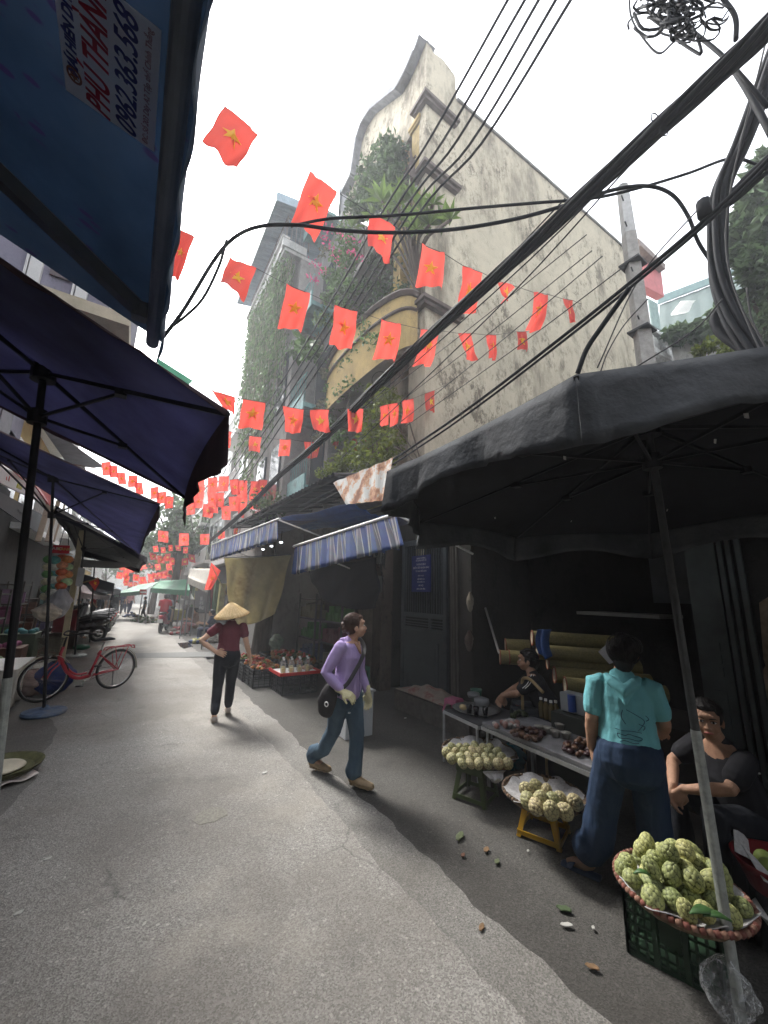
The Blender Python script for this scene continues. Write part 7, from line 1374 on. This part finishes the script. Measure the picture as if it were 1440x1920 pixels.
    def strands(s, mat, to, n=220, low=-.02, rr=(.087, .098, .092)):
        c, Rm = s.ch, s.Rh; b = MB(); rg = random.Random(17); tv = V(to).normalized()
        for _ in range(n):
            d = V((rg.gauss(0, 1), rg.gauss(.2, 1), abs(rg.gauss(.5, .7)))).normalized()
            if d.y > .75 and d.z < .45: continue
            pts = []
            for k in range(7):
                q = d.slerp(tv, k/6*.98) if d.dot(tv) > -.95 else d; f_ = 1.0+.012*rg.random()+(.012 if k < 5 else .0)
                pts.append(s.W(c+Rm @ V((q.x*rr[0]*f_, -.026+q.y*rr[1]*f_, .036+q.z*rr[2]*f_))))
            b.tube(bez(pts, 2), .0011*s.k, 3)
        b.build('hair_strands', mat, s.t, smooth=True)
    def arm(s, sh, el, wr, hd, thick=1., hand=True, palm=None, curl=.5, side=1, gl=None, spread=.25):
        """sh, el, wr joints; hd = direction the hand points; palm = palm normal"""
        b = s.b; s.L(b, [sh, lerp(sh, el, .4), el, lerp(el, wr, .3), wr], [.046*thick, .043*thick, .036*thick, .037*thick, (.026*thick, .022*thick)])
        if hand:
            hb = MB() if gl else b; hd = V(hd).normalized(); pn = V(palm or (0, 0, -1)); pn = (pn-hd*pn.dot(hd)).normalized(); sd = hd.cross(pn)*side; wr = V(wr); g = 1.12 if gl else 1.
            s.L(hb, [wr-hd*.01, wr+hd*.03, wr+hd*.07, wr+hd*.085], [(.026*g, .020*g), (.036*g, .017*g), (.041*g, .015*g), (.038*g, .013*g)], sd)
            for i, (o_, ln) in enumerate(((.031, .068), (.0105, .077), (-.0105, .072), (-.031, .056))):
                p = wr+hd*.078+sd*o_; q = [p-hd*.02, p]; ang = .12; dd = hd+sd*o_*spread*8; dd.normalize()
                for L_ in (ln*.45, ln*.3, ln*.25): ang += curl*.62; v = dd*math.cos(ang)+pn*math.sin(ang); q.append(q[-1]+v*L_)
                s.L(hb, q, [.0095*g, .0092*g, .0085*g, .008*g, .0072*g], sd, 8)
            p = wr+hd*.022+sd*.030; d1 = (hd*.75+sd*.75+pn*.25).normalized(); d2 = (hd*1.+sd*.25+pn*.5).normalized(); s.L(hb, [p-sd*.015, p+d1*.03, p+d1*.03+d2*.03, p+d1*.03+d2*.052], [.013*g, .0115*g, .010*g, .008*g], pn, 8)
            if gl: s.L(hb, [wr-hd*.05, wr], [(.034, .030), (.031, .026)]); hb.build('glove', gl, s.t, mods=.0045)
    def leg(s, hip, kn, an, toe, thick=1., foot=True):
        b = s.b; s.L(b, [hip, lerp(hip, kn, .5), kn, lerp(kn, an, .35), an], [.082*thick, .068*thick, .050*thick, .050*thick, .033*thick])
        if foot: an, toe = V(an), V(toe); d = (toe-an); s.L(b, [an+V((0, 0, -.01)), an+d*.3+V((0, 0, -.012)), an+d*.7, toe], [.034, (.038, .030), (.042, .022), (.034, .014)])
    def body(s): s.b.build('body', s.skin, s.t, mods=s.vox*s.k)
    def cloth(s, name, mat, fn, vox=.008, wr=.006, sc_=.08):
        b = MB(); fn(b); o = b.build(name, mat, s.t, mods=vox*s.k)
        key = 'cl%.2f' % sc_; tx = bpy.data.textures.get(key) or bpy.data.textures.new(key, 'CLOUDS'); tx.noise_scale = sc_; tx.noise_depth = 2; dm = o.modifiers.new('d', 'DISPLACE'); dm.texture = tx; dm.texture_coords = 'GLOBAL'; dm.strength = wr*1.1; dm.mid_level = .5; return o
    def torso(s, pel, wst, chs, nk, sh, fat=1.):
        """skin torso; sh = half shoulder width"""
        s.nk = V(nk); s.L(s.b, [pel, wst, chs, lerp(chs, nk, .75), nk], [(.14*fat, .10*fat), (.12*fat, .085*fat), (.135*fat, .09*fat), (.10, .06), (.05, .05)])
def shoe(fg, an, toe, mat, sole, w_=.045, h_=.05, back=.05):
    an, toe = V(an), V(toe); d = (toe-an); d.z = 0; d.normalize(); L_ = (toe-an).length; p0 = an-d*back-V((0, 0, an.z-toe.z))
    b = MB(); fg.L(b, [p0+V((0, 0, h_*.6)), p0+d*L_*.35+V((0, 0, h_*.55)), p0+d*(L_*.75)+V((0, 0, h_*.35)), p0+d*(L_+.06)+V((0, 0, h_*.25))], [(w_*.8, h_*.75), (w_*.85, h_*.7), (w_*1.05, h_*.5), (w_*.8, h_*.35)], (d.y, -d.x, 0)); b.build('shoe', mat, fg.t, mods=.006)
    b = MB(); fg.L(b, [p0-V((0, 0, .0)), p0+d*L_*.4, p0+d*(L_*.8), p0+d*(L_+.07)], [(w_*.82, .014), (w_*.85, .014), (w_*1.12, .014), (w_*.85, .012)], (d.y, -d.x, 0)); b.build('sole', sole, fg.t, smooth=True)

# --- woman in purple
g = Fig('woman in a purple zip jacket and torn jeans walking with a black shoulder bag', (1.86, 3.42), R(150), SK)
# foot positions in local frame computed from ground pixels
def loc(fg, p): d = V(p)-fg.o; return V((d.dot(fg.r), d.dot(fg.f), d.z))/fg.k
fr_ = loc(g, P(592, 1440, Z=.03)); ff = loc(g, P(668, 1472, Z=.02))
g.torso((0, -.02, .86), (0, 0, 1.0), (0, .01, 1.14), (0, .03, 1.285), .16)
g.head((0, .065, 1.405), yaw=-.62, pitch=-.1)
shl, elr, wrr = (.155, 0, 1.225), (.225, -.10, 1.0), (.20, .07, .86)
g.arm(shl, elr, wrr, (-.15, .9, -.35), palm=(-.5, -.2, -1), curl=.45, side=-1, gl=M('cream_glove', (.55, .50, .30), .85, .12, 30, .4, 90))
g.arm((-.155, .02, 1.225), (-.19, .02, .97), (-.18, .12, .78), (0, .15, -1), palm=(1, 0, 0), curl=.4, side=1, gl=M('cream_glove', (.55, .50, .30)))
hr, hl_ = (.08, -.02, .84), (-.08, .0, .84)
kr = lerp(V(hr), fr_, .5)+V((0, .07, .02)); kl = lerp(V(hl_), ff, .5)+V((0, .03, 0))
g.leg(hr, kr, fr_+V((0, -.02, .10)), fr_+V((0, .12, .0)), foot=True); g.leg(hl_, kl, ff+V((0, -.02, .07)), ff+V((0, .13, .0)))
g.body(); g.hair(HAIRB, [((-.0, -.115, .015), (.038, .034, .04)), ((.02, -.12, -.015), (.028, .022, .035)), ((0, -.085, .03), (.05, .04, .05))]); g.strands(HAIRB, (0, -1, -.05))
PUR = M('purple_jacket', (.36, .27, .50), .85, .10, 5, .75, 16, stretch=(1, 1, .5))
def f(b):
    g.L(b, [(0, -.01, .80), (0, 0, .86), (0, 0, 1.0), (0, .01, 1.13), (0, .015, 1.22), (0, .01, 1.262)], [(.165, .125), (.163, .125), (.145, .112), (.152, .115), (.145, .085), (.08, .062)])
    g.L(b, [shl, lerp(shl, elr, .5), elr, lerp(elr, wrr, .4), lerp(elr, wrr, .85)], [.060, .058, .052, .049, .038]); s2 = (-.15, .02, 1.22); g.L(b, [s2, (-.19, .02, .97), lerp((-.19, .02, .97), (-.18, .12, .78), .85)], [.060, .052, .040])
    g.L(b, [(-.06, -.045, 1.27), (0, -.07, 1.265), (.06, -.045, 1.27)], [(.028, .028)]*3)
g.cloth('jacket', PUR, f, .0065, .007, .06)
b = MB(); b.beam(g.W((-.012, .118, .82)), g.W((-.008, .122, 1.14)), .008, .008); b.build('zip', M('zip_purple', (.17, .11, .28), .5), g.t)
b = MB(); g.L(b, [(-.03, .085, 1.255), (-.004, .122, 1.17), (.03, .085, 1.255)], [(.018, .012)]*3); b.build('neckline', SK, g.t, smooth=True)
JEAN = M('blue_jeans', (.030, .062, .105), .88, .25, 4, .8, 14, stretch=(1, 1, .45), col2=(.075, .125, .17), dirt=(.13, .18, .21), dscale=2.2, dlo=.56, dhi=.75)
def f(b):
    g.L(b, [(0, -.02, .76), (0, -.01, .84), (0, 0, .90)], [(.160, .118), (.162, .122), (.145, .108)])
    for h_, k_, a_ in ((hr, kr, fr_), (hl_, kl, ff)): g.L(b, [V(h_), lerp(h_, k_, .5), k_, lerp(k_, V(a_), .5)+V((0, -.01, 0)), V(a_)+V((0, -.03, .13)), V(a_)+V((0, -.035, .10))], [(.092, .10), (.086, .09), (.068, .072), (.062, .068), (.066, .076), (.070, .082)])
g.cloth('jeans', JEAN, f, .0075, .008, .05)
for q, s_ in (((.09, .085, .66), .022), ((-.10, .09, .50), .028)):
    b = MB(); g.E(b, q, (s_*.8, .012, s_*.25)); b.build('frayed_patch', M('denim_tear', (.42, .45, .48), .9), g.t, smooth=True)
CLOG = M('brown_clog', (.30, .22, .13), .8, .3, 14); SOLE = M('brown_sole', (.22, .16, .09), .8)
shoe(g, fr_+V((0, -.0, .04)), fr_+V((0, .14, .01)), CLOG, SOLE, .046, .062); shoe(g, ff+V((0, 0, .04)), ff+V((0, .14, .01)), CLOG, SOLE, .046, .062)
BAG = M('black_bag', (.018, .016, .018), .7, .2, 9)
b = MB(); g.L(b, [(.20, -.10, .66), (.205, -.09, .74), (.20, -.07, .81), (.19, -.05, .87)], [(.075, .04), (.095, .05), (.09, .045), (.07, .03)], (0, 1, 0)); bg_ = b.build('shoulder_bag', BAG, None, mods=.008); tag(bg_, 'black shoulder bag hanging at the hip of the woman in purple', 'bag')
def childof(o, par):
    base = org(par); off = o.location-base
    for v in o.data.vertices: v.co += off
    o.parent = par; o.location = (0, 0, 0)
b = MB(); b.torus(g.W((.262, -.05, .75)), g.r, .018, .005, 20, 6); o = b.build('ring', WHITE); childof(o, bg_)
b = MB(); pts = bez([g.W(q) for q in [(.20, .03, .86), (.17, .10, .92), (.10, .135, 1.02), (0, .145, 1.12), (-.07, .125, 1.20), (-.10, .05, 1.275), (-.07, -.05, 1.27), (.0, -.115, 1.16), (.12, -.13, 1.0), (.20, -.10, .86)]], 6); b.loft(pts, [(.022, .004)]*len(pts), n=8, ref=g.D((.6, 0, -1)), round_=False); o = b.build('strap', BAG); childof(o, bg_)

# --- woman in conical hat, from behind
g = Fig('woman in conical hat and maroon shirt walking away, hand on her back', (1.30, 5.92), R(10), M('skin_light', (.56, .35, .24), .55, .08, 9))
fl_ = loc(g, P(418, 1352, Z=.02)); fr_ = loc(g, P(434, 1333, Z=.03)); fl_ = V((-.09, -.10, .02)); fr_ = V((.085, .16, .03))
g.torso((0, -.01, .86), (0, 0, .99), (0, .01, 1.13), (0, .02, 1.27), .16); g.head((0, .06, 1.38), yaw=.15, pitch=-.25)
al = ((-.165, 0, 1.21), (-.36, -.05, 1.03), (-.16, -.15, .90)); ar = ((.165, 0, 1.21), (.235, .0, .98), (.30, .06, .80))
g.arm(*al, (.8, -.1, -.25), palm=(0, -1, -.1), curl=.35, side=-1, spread=.4); g.arm(*ar, (.35, .25, -.8), palm=(-.8, 0, -.3), curl=.5, side=1)
hl_, hr = (-.08, -.01, .84), (.08, 0, .84); kl = lerp(hl_, fl_, .5)+V((0, .05, 0)); kr = lerp(hr, fr_, .5)+V((0, .04, 0))
g.leg(hl_, kl, fl_+V((0, -.02, .07)), fl_+V((0, .13, 0))); g.leg(hr, kr, fr_+V((0, -.02, .09)), fr_+V((0, .13, 0))); g.body(); g.hair(HAIR)
def f(b):
    g.L(b, [(0, -.01, .86), (0, 0, .92), (0, 0, 1.0), (0, .01, 1.12), (0, .01, 1.21), (0, .01, 1.25)], [(.152, .115), (.148, .112), (.138, .105), (.152, .112), (.150, .085), (.08, .06)])
    g.L(b, [al[0], lerp(al[0], al[1], .42)], [.062, .064]); g.L(b, [ar[0], lerp(ar[0], ar[1], .45)], [.062, .062])
g.cloth('shirt', M('maroon_shirt', (.13, .028, .04), .85, .15, 5, .7, 16, stretch=(1, 1, .6)), f, .0065, .007, .05)
def f(b):
    g.L(b, [(0, -.02, .78), (0, -.02, .84), (0, 0, .90)], [(.165, .125), (.162, .125), (.14, .105)])
    for h_, k_, a_ in ((hl_, kl, fl_), (hr, kr, fr_)): g.L(b, [V(h_), lerp(h_, k_, .5), k_, lerp(k_, V(a_), .5), V(a_)+V((0, -.02, .13))], [(.094, .105), (.086, .09), (.068, .07), (.062, .066), (.055, .06)])
g.cloth('trousers', M('black_trousers', (.014, .016, .022), .85, .25, 5, .6, 14, stretch=(1, 1, .35)), f, .0075, .006, .06)
CL2 = M('beige_clog', (.36, .32, .28), .8, .2, 14); shoe(g, fl_+V((0, 0, .03)), fl_+V((0, .13, .01)), CL2, CL2, .045, .045); shoe(g, fr_+V((0, 0, .05)), fr_+V((0, .13, .03)), CL2, CL2, .045, .045)
hc = g.W((0, .02, 1.37)); b = MB(); mt = Matrix.Translation(hc) @ Matrix.Rotation(R(9), 4, g.r) @ Matrix.Rotation(R(-10), 4, g.f); b.T = mt
b.lathe((0, 0, 0), [(.235, -.005), (.237, .0), (.20, .035), (.13, .095), (.06, .155), (.0, .195)], 48); b.lathe((0, 0, 0), [(.228, -.008), (.12, .085), (0, .18)], 48)
STRAW = newmat('straw'); N = STRAW[1].nodes.new; L = STRAW[1].links.new; wv = N('ShaderNodeTexNoise'); wv.inputs['Scale'].default_value = 60; tc = N('ShaderNodeTexCoord'); L(tc.outputs['Object'], wv.inputs[0]); cr = N('ShaderNodeValToRGB'); cr.color_ramp.elements[0].color = (.50, .33, .13, 1); cr.color_ramp.elements[1].color = (.74, .56, .30, 1); cr.color_ramp.elements[0].position = .3; cr.color_ramp.elements[1].position = .65; L(wv.outputs[0], cr.inputs[0]); L(cr.outputs[0], STRAW[2].inputs['Base Color']); STRAW[2].inputs['Roughness'].default_value = .7; STRAW = STRAW[0]
hat = b.build('conical_hat', STRAW, None, smooth=True); tag(hat, 'conical straw hat worn by the woman in the maroon shirt', 'hat')
b = MB(); b.T = mt
for k in range(14): z = k/14; r = .237*(1-z); b.torus((0, 0, .195*z**1.05+.002), (0, 0, 1), max(.01, r*1.0), .0016, 40, 4)
for k in range(26): a = k*2*math.pi/26; b.tube([(.237*math.cos(a), .237*math.sin(a), .002), (.13*math.cos(a), .13*math.sin(a), .098), (0, 0, .198)], .0013, 4)
o = b.build('ribs', M('straw_rib', (.40, .27, .11), .7)); childof(o, hat)

# --- woman in turquoise, back to the camera
az = R(62); g = Fig('woman in a turquoise hooded shirt and wide dark blue trousers standing at the stall', (2.78, 1.38), az, SK2, 0, .985)
f1 = loc(g, P(1108, 1640, Z=.0)); f2 = V((.10, .05, .0))
g.torso((0, -.02, .84), (0, 0, .98), (0, .02, 1.12), (0, .04, 1.26), .17, 1.0); g.head((.03, .07, 1.385), yaw=.2, pitch=-.25)
al = ((-.155, .01, 1.19), (-.20, -.02, .96), (-.215, .04, .77)); ar = ((.155, .01, 1.19), (.205, .04, .98), (.20, .2, .87))
g.arm(*al, (.05, .15, -1), palm=(1, .2, 0), curl=.45, side=1, thick=1.1); g.arm(*ar, (-.2, .9, -.1), palm=(0, 0, -1), curl=.6, side=-1, thick=1.1)
hl_, hr = V((-.085, -.01, .82)), V((.085, 0, .82)); kl = lerp(hl_, f1, .5)+V((0, .03, 0)); kr = lerp(hr, f2, .5)+V((0, .04, 0))
td = loc(g, P(1045, 1612, Z=0))-f1; td.z = 0; td = td.normalized()*.13; g.leg(hl_, kl, f1+V((0, -.0, .07)), f1+td+V((0, 0, .015))); g.leg(hr, kr, f2+V((0, 0, .07)), f2+V((0, .14, .015)))
g.body(); g.hair(HAIR, [((0, -.085, -.03), (.06, .045, .07)), ((.03, -.02, .06), (.085, .10, .07))]); g.strands(HAIR, (.1, -.8, -.7), 260, rr=(.100, .112, .108))
TQ = M('turquoise_cotton', (.15, .42, .46), .88, .08, 3, .8, 13, stretch=(1, 1, .4), dirt=(.22, .50, .50), dscale=3.5, dlo=.58, dhi=.74)
def f(b):
    g.L(b, [(0, -.01, .845), (0, -.005, .92), (0, 0, 1.02), (0, .01, 1.12), (0, .01, 1.195), (0, .02, 1.235)], [(.172, .135), (.165, .13), (.155, .12), (.160, .118), (.148, .088), (.085, .062)])
    g.L(b, [(-.13, .01, 1.19), al[0], lerp(al[0], al[1], .35), lerp(al[0], al[1], .68)], [.062, .068, .064, .064]); g.L(b, [(.13, .01, 1.19), ar[0], lerp(ar[0], ar[1], .35), lerp(ar[0], ar[1], .68)], [.062, .068, .064, .064])
g.cloth('shirt', TQ, f, .0065, .007, .07)
def f(b): g.L(b, [(-.085, .02, 1.235), (-.06, -.065, 1.215), (0, -.115, 1.18), (.06, -.065, 1.215), (.085, .02, 1.235)], [(.022, .03), (.03, .038), (.034, .05), (.03, .038), (.022, .03)], (0, 0, 1)); g.L(b, [(-.05, -.07, 1.20), (0, -.12, 1.12), (.05, -.07, 1.20)], [(.02, .03), (.025, .04), (.02, .03)], (0, 0, 1))
g.cloth('hood', TQ, f, .006, .005, .05)
b = MB(); rg = random.Random(4)      # printed line drawing on the back
def bk(x, z): k = (1-(x/.19)**2); return g.W((x, -.152*max(.2, k)**.5-.0+.004*(z < 1), z))
for ln in [[(-.02, 1.07), (-.03, 1.03), (-.01, .99)], [(.0, 1.075), (.05, 1.05), (.09, 1.02), (.07, .98), (.05, .96)], [(.10, 1.05), (.115, 1.03), (.10, 1.02)], [(-.07, .955), (-.03, .95), (.02, .955), (.07, .95)], [(-.06, .93), (-.02, .925), (0, .935), (.03, .93), (.07, .92), (.05, .905), (.0, .91), (-.05, .905), (-.06, .93)], [(.06, 1.0), (.09, .985), (.08, .965)], [(-.05, .885), (-.02, .895), (.02, .888), (.05, .892)]]:
    b.tube(bez([bk(x, z) for x, z in ln], 4), .0022, 5)
b.build('print', M('navy_print', (.015, .05, .09), .8), g.t)
WB = M('navy_wide_trousers', (.013, .030, .066), .88, .12, 5, .9, 12, stretch=(1, 1, .2))
def f(b):
    g.L(b, [(0, -.03, .74), (0, -.02, .82), (0, 0, .87)], [(.19, .15), (.185, .145), (.155, .12)])
    for h_, k_, a_ in ((hl_, kl, f1), (hr, kr, f2)): g.L(b, [V(h_), lerp(h_, k_, .5), k_, lerp(k_, V(a_), .5), V(a_)+V((0, -.01, .16))], [(.100, .12), (.100, .112), (.096, .105), (.098, .108), (.104, .112)])
g.cloth('trousers', WB, f, .008, .010, .08)
SL = M('blue_slipper', (.015, .03, .07), .6)
for p, d_ in ((f1, td), (f2, V((0, .14, 0)))):
    b = MB(); dd = V(d_).normalized(); g.L(b, [V(p)-dd*.05+V((0, 0, .0)), V(p)+dd*.08, V(p)+dd*.17], [(.04, .012), (.044, .012), (.04, .012)], (dd.y, -dd.x, 0)); g.L(b, [V(p)+dd*.12+V((dd.y, -dd.x, 0))*.045+V((0, 0, .01)), V(p)+dd*.10+V((0, 0, .055)), V(p)+dd*.12-V((dd.y, -dd.x, 0))*.045+V((0, 0, .01))], [(.006, .03)]*3, (0, 0, 1)); b.build('slipper', SL, g.t, smooth=True)

# --- seated woman by the rolls
def seated(label, pos, az, z0, skin, knee_up=.47, hands=None, face_yaw=0, face_pitch=0, clothm=None, pants=None, hairx=(), arms=None, stripes=True, scale=.97, lean=.10):
    g = Fig(label, pos, az, skin, 0, scale); s = z0
    g.torso((0, 0, s+.08), (0, .05, s+.24), (0, .05+lean, s+.40), (0, .09+lean, s+.53), .16, 1.05); g.head((0, .13+lean, s+.645), yaw=face_yaw, pitch=face_pitch)
    a = arms or (((-.16, .07+lean, s+.46), (-.20, .24+lean, s+.33), (-.03, .38+lean, s+.26)), ((.16, .07+lean, s+.46), (.20, .24+lean, s+.33), (.03, .40+lean, s+.25)))
    for i, (x, y, z) in enumerate(a): g.arm(x, y, z, (.3*(1 if i == 0 else -1), .5, -.8), palm=(1 if i == 0 else -1, -.3, 0), curl=.6, side=1 if i == 0 else -1)
    hp = [(-.09, .02, s+.07), (.09, .02, s+.07)]; kn = [(-.14, .36, knee_up), (.14, .36, knee_up)]; an = [(-.13, .38, .08), (.13, .34, .08)]
    for h_, k_, n_ in zip(hp, kn, an): g.leg(h_, k_, n_, V(n_)+V((0, .14, -.055)))
    g.body(); g.hair(HAIR, hairx); g.strands(HAIR, (0, -1, -.3), 160)
    def f(b):
        g.L(b, [(0, 0, s+.04), (0, .04, s+.2), (0, .05+lean*.8, s+.34), (0, .05+lean, s+.45), (0, .07+lean, s+.50)], [(.172, .135), (.165, .13), (.165, .122), (.15, .09), (.08, .06)])
        for x, y, z in a: g.L(b, [x, lerp(x, y, .3), lerp(x, y, .62)], [.064, .066, .066])
    g.cloth('shirt', clothm, f, .007, .006, .06)
    def f(b):
        g.L(b, [(0, -.02, s+.03), (0, .02, s+.08)], [(.18, .13), (.17, .13)])
        for h_, k_, n_ in zip(hp, kn, an): g.L(b, [h_, lerp(h_, k_, .5), k_, lerp(k_, n_, .5), V(n_)+V((0, 0, .07))], [.098, .09, .072, .066, .060])
    g.cloth('trousers', pants, f, .008, .006, .06)
    if stripes:
        for x, y, z in a:
            b = MB()
            for o_ in (-.012, .012): q = [V(x)+V((0, o_, .068)), lerp(x, y, .25)+V(((.066 if x[0] > 0 else -.066), o_, .02)), lerp(x, y, .55)+V(((.068 if x[0] > 0 else -.068), o_, .01))]; b.tube(bez([g.W(p) for p in q], 4), .004, 5)
            b.build('sleeve_stripe', WHITE, g.t)
    return g
BKC = M('black_polo', (.014, .014, .018), .85, .2, 5)
g = seated('seated woman in a black polo with white sleeve stripes looking to the left', (3.82, 2.62), R(-35), .45, SK2, .60, face_yaw=-.15, clothm=BKC, pants=M('black_trousers', (.014, .016, .022)), hairx=[((0, -.08, -.02), (.06, .05, .07)), ((.02, -.10, -.06), (.045, .04, .06))])
b = MB()
for o_ in (-.010, .010): b.tube(bez([g.W(q) for q in [(.172, .04+o_, .72), (.176, .04+o_, .6), (.185, .02+o_, .48), (.18, .0+o_, .40)]], 4), .0035, 5)
b.build('side_stripe', WHITE, g.t); c = g.o; tag(MB().bb(c.x-.14, c.x+.14, c.y-.16, c.y+.12, 0, .44).build('stool', M('dark_stool', (.03, .03, .035), .6), mods='bevel'), 'dark low seat under the woman with the striped sleeves', 'stool')
g = seated('smiling seated woman in black at the right behind the umbrella pole', (3.42, 1.02), R(-62), .33, SK2, .50, face_yaw=-.78, face_pitch=.06, clothm=BKC, pants=M('black_trousers', (.014, .016, .022)), hairx=[((0, -.08, .0), (.06, .05, .06))], stripes=False, lean=.06, scale=1.0)
b = MB(); b.tube(bez([g.W(q) for q in [(-.10, .16, .745), (-.13, .10, .735), (-.15, .04, .72)]], 4), .006, 5); b.build('collar_stripe', WHITE, g.t)
c = g.o; tag(MB().bb(c.x-.14, c.x+.14, c.y-.14, c.y+.14, 0, .32).build('stool', M('dark_stool', (.03, .03, .035)), mods='bevel'), 'dark low seat under the smiling woman', 'stool')
# --- distant people (smaller in the picture, same builder at coarser resolution)
def walker(label, px, py, az, top, bot, height=1.58, hat=False, hairm=HAIR, sitting=False, z0=None, pos=None, arms='down'):
    c = P(px, py, Z=0) if pos is None else V(pos); k = height/1.55; g = Fig(label, (c.x, c.y), az, SK, c.z if pos is not None else 0, k, .012); m_ = M(*top); n_ = M(*bot)
    if sitting:
        s = .0; g.torso((0, 0, .06), (0, .0, .2), (0, .02, .36), (0, .03, .5), .16); g.head((0, .06, .61), eyes=False, mouth=False); a = [((x*.16, .02, .44), (x*.22, .12, .25), (x*.2, .38, .26)) for x in (-1, 1)]; hp = [(x*.09, 0, .05) for x in (-1, 1)]; kn = [(x*.15, .38, .06) for x in (-1, 1)]; an = [(x*.15, .36, -.34) for x in (-1, 1)]; z_ = 0; tz = (.02, .2, .36, .46)
        tp = [((0, 0, .0), (.17, .13)), ((0, 0, .2), (.155, .12)), ((0, .01, .36), (.16, .12)), ((0, .02, .44), (.15, .09))]
    else:
        g.torso((0, -.01, .86), (0, 0, 1.0), (0, .01, 1.13), (0, .02, 1.27), .16); g.head((0, .05, 1.40), eyes=False, mouth=False); a = [((x*.16, 0, 1.22), (x*.22, -.03, .98), (x*.22, .08*x+.05, .78)) for x in (-1, 1)]; hp = [(x*.08, 0, .84) for x in (-1, 1)]; kn = [(-.09, .10, .46), (.09, -.0, .45)]; an = [(-.09, .12, .07), (.09, -.14, .09)]
        tp = [((0, 0, .82), (.16, .12)), ((0, 0, 1.0), (.14, .11)), ((0, .01, 1.13), (.155, .115)), ((0, .01, 1.22), (.15, .085))]
    for i, (x, y, z) in enumerate(a): g.arm(x, y, z, (V(z)-V(y)), palm=(1 if i == 0 else -1, 0, 0), curl=.5, side=1)
    for h_, q, w_ in zip(hp, kn, an): g.leg(h_, q, w_, V(w_)+V((0, .13, -.05)))
    g.body(); g.hair(hairm)
    def f(b):
        g.L(b, [p for p, _ in tp], [r for _, r in tp])
        for x, y, z in a: g.L(b, [x, lerp(x, y, .8)], [.062, .056])
    g.cloth('shirt', m_, f, .014, .004)
    def f(b):
        g.L(b, [V(hp[0])*.5+V(hp[1])*.5, V(hp[0])*.5+V(hp[1])*.5+V((0, 0, .05))], [(.165, .12), (.155, .115)])
        for h_, q, w_ in zip(hp, kn, an): g.L(b, [h_, q, V(w_)+V((0, 0, .04))], [.092, .07, .058])
    g.cloth('trousers', n_, f, .014, .004)
    if hat:
        b = MB(); b.lathe(g.W((0, .03, 1.44)), [(.23, 0), (.12, .1), (0, .18)], 24); tag(b.build('conical_hat', STRAW, smooth=True), 'conical hat on the '+label[:60], 'hat')
    return g
K = ('cloth_black', (.02, .02, .025)); W_ = ('cloth_white', (.6, .6, .6)); RD_ = ('cloth_red', (.45, .015, .03)); GY = ('cloth_grey', (.25, .25, .27)); TN = ('cloth_tan', (.42, .28, .2)); NV = ('cloth_navy', (.03, .04, .09)); PK = ('cloth_pink', (.5, .25, .25))
walker('person in black with a yellow conical hat walking down the middle of the lane', 210, 1161, R(5), K, K, 1.6, hat=True)
walker('person in a white top beside the one in the yellow hat', 202, 1157, R(10), W_, TN); walker('person in pale tan clothes left of the white top walker', 196, 1154, 0, TN, TN)
walker('person in navy walking right of the yellow hat', 222, 1153, 0, NV, K); walker('person in pinkish clothes at the far right of the lane', 240, 1152, R(30), PK, NV)
walker('person in a white shirt behind the parked scooters', 152, 1170, R(40), W_, GY, 1.65); walker('person in dark red standing behind the scooters', 168, 1165, R(90), RD_, K); walker('person in navy beyond the scooters', 184, 1160, R(180), NV, K)
walker('person in grey by the far left stalls', 176, 1158, R(120), GY, K); walker('person in black crossing at the far end', 230, 1150, R(90), K, NV); walker('brown clad person at the far left stall', 190, 1152, R(30), ('cloth_brown', (.2, .1, .06)), K)
walker('vendor in black bending behind the vegetables on the right', 268, 1160, R(-90), K, K, 1.3)
pm = V((mc.x, mc.y+.6, 0)); fdir = V((math.sin(.25), math.cos(.25), 0))
walker('pillion rider in a red jacket on the pink scooter', 0, 0, R(14), RD_, NV, 1.55, sitting=True, pos=pm-fdir*.42+V((0, 0, .80)))
walker('driver in a grey striped shirt on the pink scooter', 0, 0, R(14), GY, TN, 1.6, sitting=True, pos=pm-fdir*.02+V((0, 0, .78)))
walker('seated vendor in navy with white trouser stripes on the right pavement', 0, 0, R(-75), NV, NV, 1.55, sitting=True, pos=P(390, 1205, Z=0)+V((.15, .5, .33)))
walker('seated person with brown clothes farther along the right pavement', 0, 0, R(-60), ('cloth_brown', (.2, .1, .06)), PK, 1.5, sitting=True, pos=P(352, 1190, Z=0)+V((.3, .5, .3)))
walker('person in brown sitting among the parked scooters', 0, 0, R(80), ('cloth_brown', (.2, .1, .06)), GY, 1.5, sitting=True, pos=P(146, 1200, Z=0)+V((-.3, .4, .4)))
tag(MB().bb(0, .3, 0, .3, 0, .3).build('x', BLK), 'x', 'x') if False else None
# ------------------------------------------------------------------ haze: thin pale air round the whole scene
HZ = bpy.data.materials.new('haze'); HZ.use_nodes = True; t_ = HZ.node_tree; t_.nodes.remove(t_.nodes['Principled BSDF']); pv = t_.nodes.new('ShaderNodeVolumePrincipled'); pv.inputs['Density'].default_value = .0058; pv.inputs['Color'].default_value = (.93, .96, 1, 1); pv.inputs['Anisotropy'].default_value = .3
t_.links.new(pv.outputs[0], t_.nodes['Material Output'].inputs['Volume'])
tag(MB().bb(-141, 161, -61, 261, -1.5, 32).build('haze', HZ), kind='stuff')
